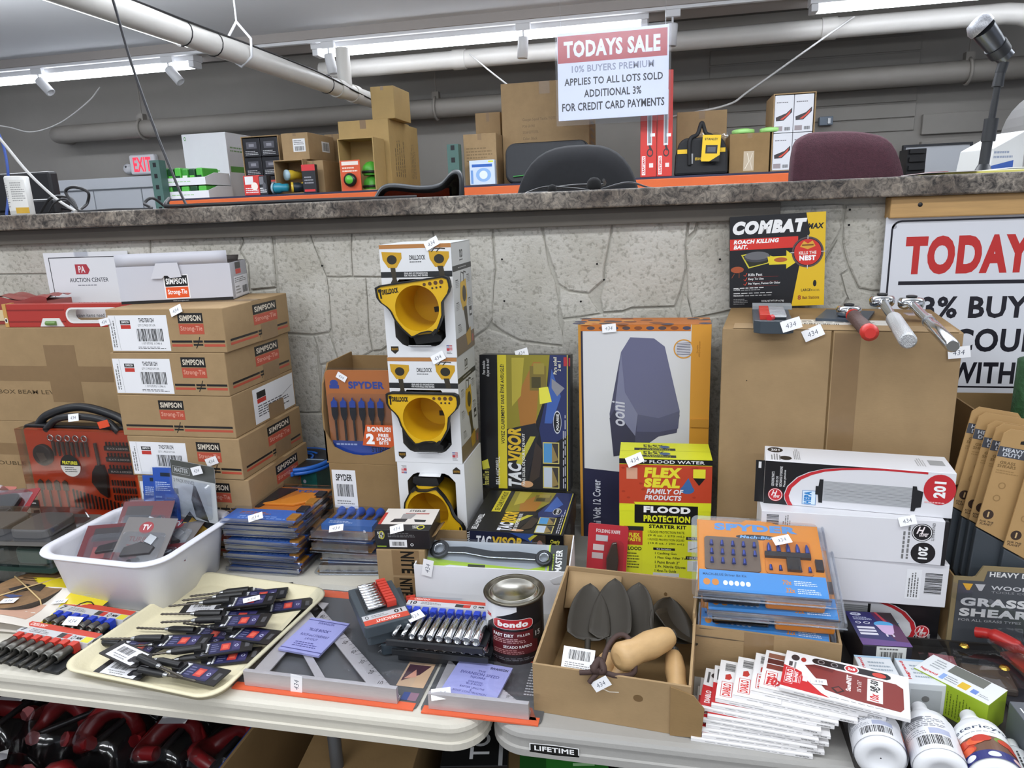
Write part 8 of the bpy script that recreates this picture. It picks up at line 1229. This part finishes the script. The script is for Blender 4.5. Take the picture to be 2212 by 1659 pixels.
# ---------------- small boxes, pouch and bottles at the right end
t = at_box('smart_bulb_box', 'dark violet smart bulb box before the filter boxes', 'box', .336, 1.150, TZ, .078, .104, .060, mat('#2c2a33', .4), .05); A = Art(.078, .104, .3); A.rect(0, 0, 1, 1, '#35346a'); A.poly([(.55, 1), (1, 1), (1, .0), (.8, 0), (.62, .5)], '#5a2f55'); A.poly([(.6, 1), (1, 1), (1, .55)], '#3a3338'); A.poly([(.62, 1), (.68, 1), (.85, .55), (.8, .5)], '#b8464e'); A.poly([(0, 0), (1, 0), (1, .12), (0, .2)], '#6a4a8a'); A.ell(.68, .62, .20, .10, '#5aa8dc'); A.poly([(.50, .60), (.87, .60), (.80, .38), (.74, .32), (.62, .32), (.56, .40)], '#d0b0d8'); A.rect(.60, .26, .64, .33, '#d8d0e0'); A.rect(.73, .26, .77, .33, '#d8d0e0'); A.ell(.2, .92, .12, .05, '#d4d8ec'); A.text('GE', .14, .90, .26, .945, '#35346a', .03); A.micro(.1, .74, .5, .84, 3, '#cfd4ee'); A.ring(.16, .66, .06, .035, .3, '#e6e6f4'); A.ring(.34, .66, .07, .035, .3, '#e6e6f4'); [A.rect(.08, .30+.09*i, .45, .36+.09*i, '#e6e4f0') for i in range(3)]; A.place('print', t, frame=faces(.078, .104, .06)['top']); A = Art(.078, .06); A.rect(.28, .35, .88, .98, '#e2e4e2'); A.bars(.36, .42, .80, .82); A.micro(.34, .86, .84, .95, 1, '#666'); A.place('label', t, frame=faces(.078, .104, .06)['front'])
for i, (x, lab) in enumerate(((.318, 'left white switch box behind the top sandpaper pack'), (.380, 'right white switch box behind the top sandpaper pack'))):
    t = at_box('switch_box', lab, 'box', x, 1.066, TZ, .056, .062, .054, mat('#d6dade', .4), .02, 'white switch boxes'); A = Art(.056, .062); A.text('legrand', .08, .15, .2, .9, '#c8303a', .03, 0, 90); A.micro(.3, .2, .9, .8, 4, '#9aa6b0'); A.rect(0, .92, 1, 1, '#a8c4dc'); A.place('print_top', t, frame=faces(.056, .062, .054)['top']); A = Art(.056, .054); A.rect(.1, .1, .9, .8, '#3a3c40') if i == 0 else A.rect(.1, .1, .9, .8, '#b4b8bc'); A.ell(.5, .5, .1, .1, '#777'); A.place('print', t, frame=faces(.056, .062, .054)['front'])
a = Vector((.4005, 1.104, TZ)); t = thing('green_switch_box', 'lime green and white switch box lying aslant before the clear pouch', 'box', a, -.80); w, d, h = .110, .058, .056; GR = mat('#9bb52e', .4, key='lime_card'); m = MB(); m.box(0, 0, 0, w, d, h, GR); m.obj('body', t, bev=.001); f = faces(w, d, h); A = Art(w, d); A.rect(0, .0, 1, 1, '#dfe2e4'); A.rect(.32, .55, .80, .98, '#6f726c'); A.text('legrand', .05, .10, .28, .24, '#c8303a', .03); A.micro(.1, .4, .28, .9, 4, '#9aa0a4'); A.rect(.31, .1, .37, .4, '#8aa8dc'); A.micro(.38, .12, .55, .42, 3, '#8a9098'); A.rect(.56, .12, .68, .42, '#dcb53a'); A.rect(.72, .15, .80, .35, '#6f8cd0'); A.micro(.82, .15, .96, .3, 2, '#9aa0a4'); A.place('print_top', t, frame=f['top']); A = Art(w, h); A.rect(.02, .25, .17, .92, '#e0e4dc'); A.bars(.05, .32, .14, .80, vert=False); A.micro(.22, .1, .80, .85, 14, '#5f7220', vert=True, fill=.3); A.place('print', t, frame=f['front'])
m = MB(); m.prism([(-.014, .004), (0, .0), (0, .03), (-.012, .026)], 0, .001, GR, T=Matrix.Translation((0, .01, 0)) @ YZ); m.obj('open_flap', t)
# clear pouch
t = thing('clear_pouch', 'clear vinyl pouch with two brass snaps behind the green box', 'pouch', (.438, 1.120, TZ), -.12); w, d = .135, .115; m = MB(); m.grid(lambda u, v: (u*w, v*d, .030+.012*math.sin(3.1*u)*math.sin(3.1*v)+.004*math.sin(9*u)), 10, 8, BLIST); m.grid(lambda u, v: (u*w, .004*math.sin(6*u), v*.030), 8, 3, BLIST); m.grid(lambda u, v: (u*w, v*d, .0012), 2, 2, BLIST); m.obj('vinyl', t); m = MB(); m.box(.012, .05, .002, .05, .10, .012, mat('#b06a70', .5)); m.obj('pink_insert', t); m = MB(); m.box(.055, .02, .002, .125, .08, .016, mat('#5b5048', .5)); m.obj('contents', t, bev=.004)
BR = mat('#c9a24a', .25, 1., key='brass')
for x, y in ((.06, .085), (.105, .035)): m = MB(); m.lathe([(.001, .004), (.005, .0035), (.0075, .001), (.008, 0)], BR, 16, T=Matrix.Translation((x, y, .044))); m.obj('snap', t)
# red tool in a clear pack
t = thing('red_tool_pack', 'clear pack with a red handled tool at the right edge', 'blister pack', (.545, 1.10, TZ), .0); RTL = mat('#a8221f', .35, key='red_tool'); m = MB(); m.tube(bez([(-.01, .125, .055), (.01, .11, .060), (.04, .08, .056), (.075, .05, .05)]), [.009]*8+[.012]*8+[.008]*9, RTL, 10); m.obj('red_handle', t); m = MB(); m.prism([(.02, .10), (.05, .11), (.14, .02), (.10, -.02), (.05, .01)], .03, .036, RTL); m.obj('red_card', t); m = MB(); m.tube([(.058, .105, .052), (.078, .098, .060)], [.017, .013], BLACK, 14); m.obj('black_knob', t); m = MB(); m.tube([(.075, .10, .062), (.095, .105, .07)], .008, CHROME, 12); m.obj('steel_shaft', t); m = MB(); m.prism(rrect(-.005, -.045, .20, .13, .02), .001, .003, mat('#3b3a3e', .4)); m.obj('card', t)
m = MB(); m.grid(lambda u, v: (.02+.19*u-.03*v, -.045+.17*v, .06+.008*math.sin(5*u)-.035*(u-.3)**2), 8, 6, BLIST); m.grid(lambda u, v: (.02+.19*u, -.045, .06*v), 6, 2, BLIST); m.obj('clear_shell', t); m = MB(); m.grid(lambda u, v: (-.045+.23*u, .145-.19*u+.004, .105-.045*u+.03*v), 6, 2, BLIST); m.obj('clear_flap', t)
# bottles
def bottle(label, tip, bot, art, r=.034):
    z = TZ+r+.0005; a, b = Vector(tip), Vector(bot); a.z = b.z = z; ax = (a-b).normalized(); L = (a-b).length; t = thing('spray_bottle', label, 'bottle', (b.x, b.y, TZ), 0, 'white plastic bottles'); T = Matrix.Translation((0, 0, r+.0005)) @ ax.to_track_quat('Z', 'Y').to_matrix().to_4x4(); W_ = mat('#e4e5e8', .3, key='bottle_white')
    m = MB(); m.lathe([(.001, .004), (r*.42, .004), (r*.5, .001), (r*.80, 0), (r*.95, .005), (r, .014), (r, L*.55), (r*.93, L*.66), (r*.70, L*.74), (r*.44, L*.775), (r*.40, L*.79)], W_, 36, T=T); m.obj('body', t); m = MB(); m.lathe([(r*.44, L*.785), (r*.46, L*.79), (r*.44, L*.86), (r*.34, L*.90), (r*.32, L*.985), (r*.26, L), (.001, L)], W_, 28, T=T); m.obj('cap', t)
    A = Art(math.pi*r*1.25, L*.5, .3); art(A); up = T.to_3x3(); ang0 = {}
    # the label wraps the side that faces up
    zx = T.to_3x3().inverted() @ Vector((0, -.35, 1)); c0 = math.atan2(zx.y, zx.x)
    A.place('label', t, bend=lambda X, Y, dd: T @ Vector(((r+.0004+dd)*math.cos(c0+(X-A.w/2)/r), (r+.0004+dd)*math.sin(c0+(X-A.w/2)/r), L*.07+Y))); return t
def lab_back(A): A.rect(0, 0, 1, 1, '#dfe0e4'); A.bars(.28, .12, .6, .38); A.micro(.1, .62, .62, .92, 6, '#7a7c84'); A.rect(.2, .82, .4, .92, '#77797f'); A.micro(.12, .42, .4, .58, 3, '#9a9ca6'); A.rect(.42, .42, .62, .58, '#aab0c8'); A.poly([(.75, 0), (1, 0), (1, .62), (.75, .62)], '#2a2f6a'); A.poly([(.75, .3), (1, .25), (1, .75), (.75, .72)], '#b5583f'); A.rect(0, 0, .06, .5, '#2a2f6a')
def lab_front(A): A.rect(0, 0, 1, 1, '#e4e6e6'); A.text('VetericynAH', .06, .80, .90, .93, '#33405a', .01); A.micro(.2, .72, .7, .76, 1, '#8a909a'); A.rect(0, .16, 1, .62, '#6a4a3a'); [A.ell(R.uniform(.05, .95), R.uniform(.24, .56), .09, .09, ('#c2452e', '#d8603a', '#6f8a3a', '#b8382a')[i % 4]) for i in range(16)]; A.rect(0, 0, 1, .22, '#2b3070'); [A.ell(.25+.22*i, .11, .055, .07, ('#dfe2ec', '#cfd6e6', '#e6c0b8')[i]) for i in range(3)]
bottle('white bottle showing its barcode, partly under the top sandpaper pack', (.314, 1.018, 0), (.303, .912, 0), lab_back); bottle('middle white bottle with a pale nozzle and text label', (.388, 1.036, 0), (.374, .896, 0), lab_back); bottle('white bottle with a red meat picture and navy band', (.452, 1.028, 0), (.438, .888, 0), lab_front)
t = thing('small_tube', 'slim white tube with black print lying by the grey box', 'tube', (.487, .90, TZ)); T = Matrix.Translation((0, 0, .0145)) @ (Vector((.012, .1, 0)).to_track_quat('Z', 'Y').to_matrix().to_4x4()); m = MB(); m.lathe([(.001, 0), (.013, 0), (.014, .004), (.014, .075), (.009, .085)], mat('#d3d6d8', .35), 20, T=T); m.obj('body', t); m = MB(); m.lathe([(.009, .0855), (.009, .10), (.001, .101)], mat('#dfe2e2', .35), 16, T=T); m.obj('cap', t); A = Art(.03, .06); A.micro(0, 0, 1, 1, 6, '#2a2c30', vert=True); A.place('print', t, bend=lambda X, Y, dd: T @ Vector(((.0143+dd)*math.cos(1.6+(X-.015)/.014), (.0143+dd)*math.sin(1.6+(X-.015)/.014), .01+Y)))
t = at_box('led_box', 'dark grey LED box with a red patch at the right edge', 'box', .512, .925, TZ, .13, .11, .06, mat('#5c6168', .35), .04); A = Art(.13, .11); A.text('LED', .05, .76, .22, .86, '#e6e8ea', .03); A.poly([(.03, .30), (.8, .30), (.8, .52), (.06, .52)], '#cf4a32'); A.micro(.08, .58, .5, .7, 3, '#b0b4b8'); A.place('print_top', t, frame=faces(.13, .11, .06)['top'])
# ---------------- grass shears
t = thing('shear_display', 'slate printed cardboard display of grass shears at the right', 'display box', (.506, 1.268, TZ), 0); w, d, h = .30, .105, .137; SL = mat('#474a4f', .5, key='slate_print')
pts = [(0, 0), (w, 0), (w, h), (.165, h), (.16, h+.022), (.045, h+.022), (.035, h+.002), (.03, h), (0, h)]; m = MB(); m.prism(pts, 0, .004, mat('#8a7a58', .7), T=YZ); m.obj('front_panel', t); m = MB(); m.prism([(.008, .010), (w-.004, .010), (w-.004, h-.006), (.15, h-.006), (.15, h+.014), (.052, h+.014), (.048, h-.006), (.008, h-.006)], .0042, .0046, SL, T=YZ); m.obj('front_print', t)
A = Art(w, h+.022); A.text('HEAVY DUTY', .185, .885, .48, .945, '#dcdcda', .03); A.poly([(.05, .79), (.105, .79), (.09, .71), (.075, .71)], '#d8a43a'); A.poly([(.115, .79), (.17, .79), (.155, .71), (.14, .71)], '#b9b9bc'); A.text('WOODLAND', .20, .73, .56, .78, '#c9c9cc', .02); A.text('TOOLS CO.', .205, .69, .40, .715, '#9a9a9e', .0); A.text('GRASS', .05, .52, .40, .62, '#d0d0d0', .05); A.text('SHEARS', .05, .39, .47, .49, '#d0d0d0', .05); A.text('FOR ALL GRASS TYPES', .05, .33, .38, .36, '#a9a9ac', .01); A.frame(.50, .42, .60, .60, .0012, '#7a7c80'); [A.line([(.42+.02*i, .06), (.42+.03*i-.03, .28+.03*((i*7) % 3))], .0015, '#77797c') for i in range(9)]; A.place('lettering', t, frame=((0, -.0046, 0), (1, 0, 0), (0, 0, 1)))
for q in ((0, 0, 0, .003, d, h), (w-.003, 0, 0, w, d, h)): m = MB(); m.box(*q, KRAFT2); m.obj('side_panel', t)
m = MB(); m.box(.003, d-.003, 0, w-.003, d, h+.02, KRAFT2); m.obj('back_panel', t)
t = thing('rear_carton', 'open brown carton standing behind the grass shears', 'carton', (.632, 1.50, TZ), 0); w, d = .34, .22; h = py(2080, 848, 1.72).z-TZ
for nm, q in (('back_panel', (0, d-.004, 0, w, d, h)), ('side_panel', (0, 0, 0, .004, d-.004, h)), ('side_panel', (w-.004, 0, 0, w, d-.004, h)), ('front_panel', (.004, 0, 0, w-.004, .004, h*.55)), ('base', (.004, .004, 0, w-.004, d-.004, .004))): m = MB(); m.box(*q, KRAFT2); m.obj(nm, t)
def shears(k, lab, px, Y, zt_off=0):
    tl = py(*px, Y); t = thing('grass_shears', lab, 'grass shears', (0, 0, 0), 0, 'carded grass shears'); w, h = .085, .335; ro = .17; t.rotation_euler = (-.06, ro, 0); Mx = t.rotation_euler.to_matrix(); t.location = tl-Mx @ Vector((0, 0, h)); KR = mat('#b08d5c', .65, noise=(12, .06), key='kraft_card')
    c = h*.46; m = MB(); m.prism([(0, c), (w, c-.03), (w, h-.012), (w-.012, h), (.010, h), (0, h-.010)], 0, .0025, KR, T=YZ); m.obj('card', t); m = MB(); m.prism([(.002, c-.003), (w-.002, c-.033), (w-.006, .05), (w*.55, 0), (.012, .05)], -.010, .0022, mat('#3f454b', .4, key='sheath'), T=YZ); m.obj('sheath', t, bev=.002)
    A = Art(w, h); A.rect(0, .85, 1, .905, '#474a52'); A.text('HEAVY\nDUTY', .07, .855, .47, .90, '#c9ccd2', .03); A.text('GRASS\nSHEARS', .06, .795, .40, .83, '#7a5f38', .02); A.micro(.06, .76, .5, .785, 2, '#9a7a4c'); A.ring(.25, .70, .07, .018, .3, '#96764a'); A.ring(.22, .63, .07, .018, .3, '#96764a'); A.ell(.16, .535, .10, .026, '#3a2a22'); A.rect(.145, .52, .175, .55, '#c8a878'); A.text('FOR THE\nPLANET', .04, .475, .30, .50, '#4a382a', .02); A.poly([(.35, .945), (.55, .965), (.75, .95), (.75, .935), (.35, .93)], '#1d1a18'); A.place('print', t, frame=((0, -.0025, 0), (1, 0, 0), (0, 0, 1)))
    m = MB(); m.tube([(w*.62, .004, c*.55), (w*.5, .004, c*.30)], .007, mat('#c9a21f', .4), 8); m.obj('yellow_lever', t); return t
for k, (px, Y) in enumerate((((2102, 876), 1.372), ((2116, 888), 1.362), ((2136, 906), 1.345), ((2154, 912), 1.332), ((2170, 924), 1.312), ((2232, 968), 1.298))): shears(k, ('rearmost carded grass shears', 'second carded grass shears from the back', 'third carded grass shears from the back', 'fourth carded grass shears from the back', 'frontmost fully visible carded grass shears', 'carded grass shears cut off by the right edge')[k], px, Y)
t = thing('green_garden_roll', 'dark green roll at the right edge above the rear carton', 'roll', (py(2208, 830, 1.60).x+.045, 1.60, TZ)); hh = py(2208, 780, 1.60).z-TZ; m = MB(); m.lathe([(.001, 0), (.055, 0), (.055, hh), (.048, hh+.003), (.012, hh+.003)], mat('#2f5a34', .6, noise=(60, .3), bump=(90, .5)), 24); m.obj('roll', t); m = MB(); m.lathe([(.012, hh+.003), (.011, hh-.02), (.001, hh-.02)], KRAFT, 16); m.obj('core', t)

# black tray under the loose goods at the right end
t = thing('black_tray', 'shallow black tray under the bottles and switch boxes', 'tray', (.276, .905, TZ), 0); w, d = .34, .355; BT = mat('#2b2826', .5, key='tray_black'); m = MB(); m.prism(rrect(0, 0, w, d, .03, 6), 0, .0005, BT); m.obj('floor_sheet', t); m = MB(); ringp(m, rrect(0, 0, w, d, .03, 6), rrect(.004, .004, w-.004, d-.004, .027, 6), .0005, .014, BT); m.obj('rim', t)
# ------------------------------------------------------------------ things stored under the tables
def under():
    # bin of bagged red tools
    x0, x1, y0, y1, zt, k = -1.84, -.80, .86, 1.40, .53, .006
    t = thing('storage_bin', 'low brown bin of bagged red tools under the left table', 'bin', (x0, y0, 0)); w, d = x1-x0, y1-y0
    for nm, q in (('front_panel', (0, 0, 0, w, k, zt)), ('back_panel', (0, d-k, 0, w, d, zt)), ('side_panel', (0, k, 0, k, d-k, zt)), ('side_panel', (w-k, k, 0, w, d-k, zt)), ('false_floor', (k, k, 0, w-k, d-k, zt-.14))): m = MB(); m.box(*q, mat('#1b191a', .7) if nm in ('false_floor', 'back_panel') else KRAFT2); m.obj(nm, t)  # floor and back coloured near-black for the shade under the table
    m = MB(); m.box(w-k-.004, k, zt-.09, w-k-.0005, d-k, zt-.002, mat('#27407e', .5)); m.obj('blue_liner', t)
    RDM = mat('#7d191d', .35, key='bag_red'); BAG = clear('#efeff2', .05, .10, 'bag', .45); DB = mat('#1d1b1d', .4)
    wd = ('leftmost', 'second from left', 'third from left', 'middle', 'third from right', 'second from right', 'rightmost'); rw = ('front', 'middle', 'rear')
    for j in range(3):
        for i in range(7):
            x = x0+.10+i*.140+R.uniform(-.015, .015); y = y0+.10+j*.165+R.uniform(-.015, .015); z = zt-.139
            g = thing('bagged_red_tool', 'bagged red tool in the low bin, %s row, %s' % (rw[j], wd[i]), 'bagged tool', (x, y, z), R.uniform(-.8, .8), 'bagged red tools in the bin'); m = MB(); rr = .055+R.random()*.015
            m.tube([(rr*math.cos(a), rr*.8*math.sin(a), .05+.02*math.sin(2*a+i)) for a in [s*math.pi/8 for s in range(13)]], [.016]*5+[.022]*4+[.015]*4, RDM, 8); m.obj('red_handle', g); m = MB(); m.tube([(-.02, -.05, .04), (.02, .06, .06), (.03, .08, .07)], [.007, .007, .004], DB, 8); m.obj('dark_jaw', g)
            m = MB(); ph = R.random()*6; m.grid(lambda u, v: ((u-.5)*.16, (v-.5)*.17, .088*(1-(2*u-1)**4)*(1-(2*v-1)**4)+.008*math.sin(11*u+ph)*math.sin(9*v+ph)+.003), 12, 10, BAG); m.obj('clear_bag', g)
            if (i+j) % 3 == 0: m = MB(); m.box(-.03, .02, .085, .03, .05, .0856, LABELP); m.obj('paper_label', g)
    # cartons beside the bin
    t = at_box('stored_carton', 'dark brown carton stored right of the red tool bin', 'carton', -.66, .98, 0, .22, .4, .52, KRAFT2, .12); m = MB(); m.box(.07, -.002, .05, .078, -.0004, .518, mat('#b9a78c', .7)); m.obj('torn_edge', t)
    t = at_box('stored_carton', 'narrow brown carton stored below the short square pack', 'carton', -.40, .98, 0, .10, .4, .47, KRAFT2, -.25); m = MB(); m.box(0, -.002, .46, .1, -.0004, .47, mat('#b9a78c', .7)); m.obj('torn_edge', t)
    t = thing('black_crate', 'black plastic crate stored under the gap between the tables', 'crate', (-.55, 1.42, 0)); m = MB(); m.box(0, 0, 0, .5, .22, .42, mat('#202124', .5)); m.obj('shell', t, bev=.01); m = MB(); m.tube([(.1, -.012, .35), (.25, -.03, .36), (.4, -.012, .35)], .01, BLACK); m.obj('handle', t)
    a = pz(1035, 1640, .50); t = at_box('lettered_black_box', 'black box with white upright lettering under the table gap', 'box', a.x-.07, a.y-.03, 0, .13, .35, .50, mat('#141517', .35), .18); A = Art(.13, .35); A.text('TOPLITE', .42, .05, .72, .62, '#d6d8dc', .02, 0, 90); A.rect(.86, 0, .92, 1, '#a9abae'); A.place('print_top', t, frame=faces(.13, .35, .50)['top'])
    t = at_box('stored_green_box', 'bright green box under the grey table', 'box', a.x+.085, a.y-.03, 0, .17, .35, .49, mat('#2f7d2e', .4), .18); A = Art(.17, .35); A.rect(0, 0, .3, 1, '#1f5a22'); A.text('100', .6, .1, .85, .3, '#a8d8a0', .02, 0, 90); A.place('print_top', t, frame=faces(.17, .35, .49)['top'])
    t = at_box('stored_grey_box', 'pale grey box under the grey table beside the green one', 'box', a.x+.27, a.y+.0, 0, .4, .35, .47, mat('#8d8f90', .5), .1); A = Art(.4, .35); A.micro(.1, .2, .6, .7, 5, '#6a6c6e'); A.place('print_top', t, frame=faces(.4, .35, .47)['top'])
under()
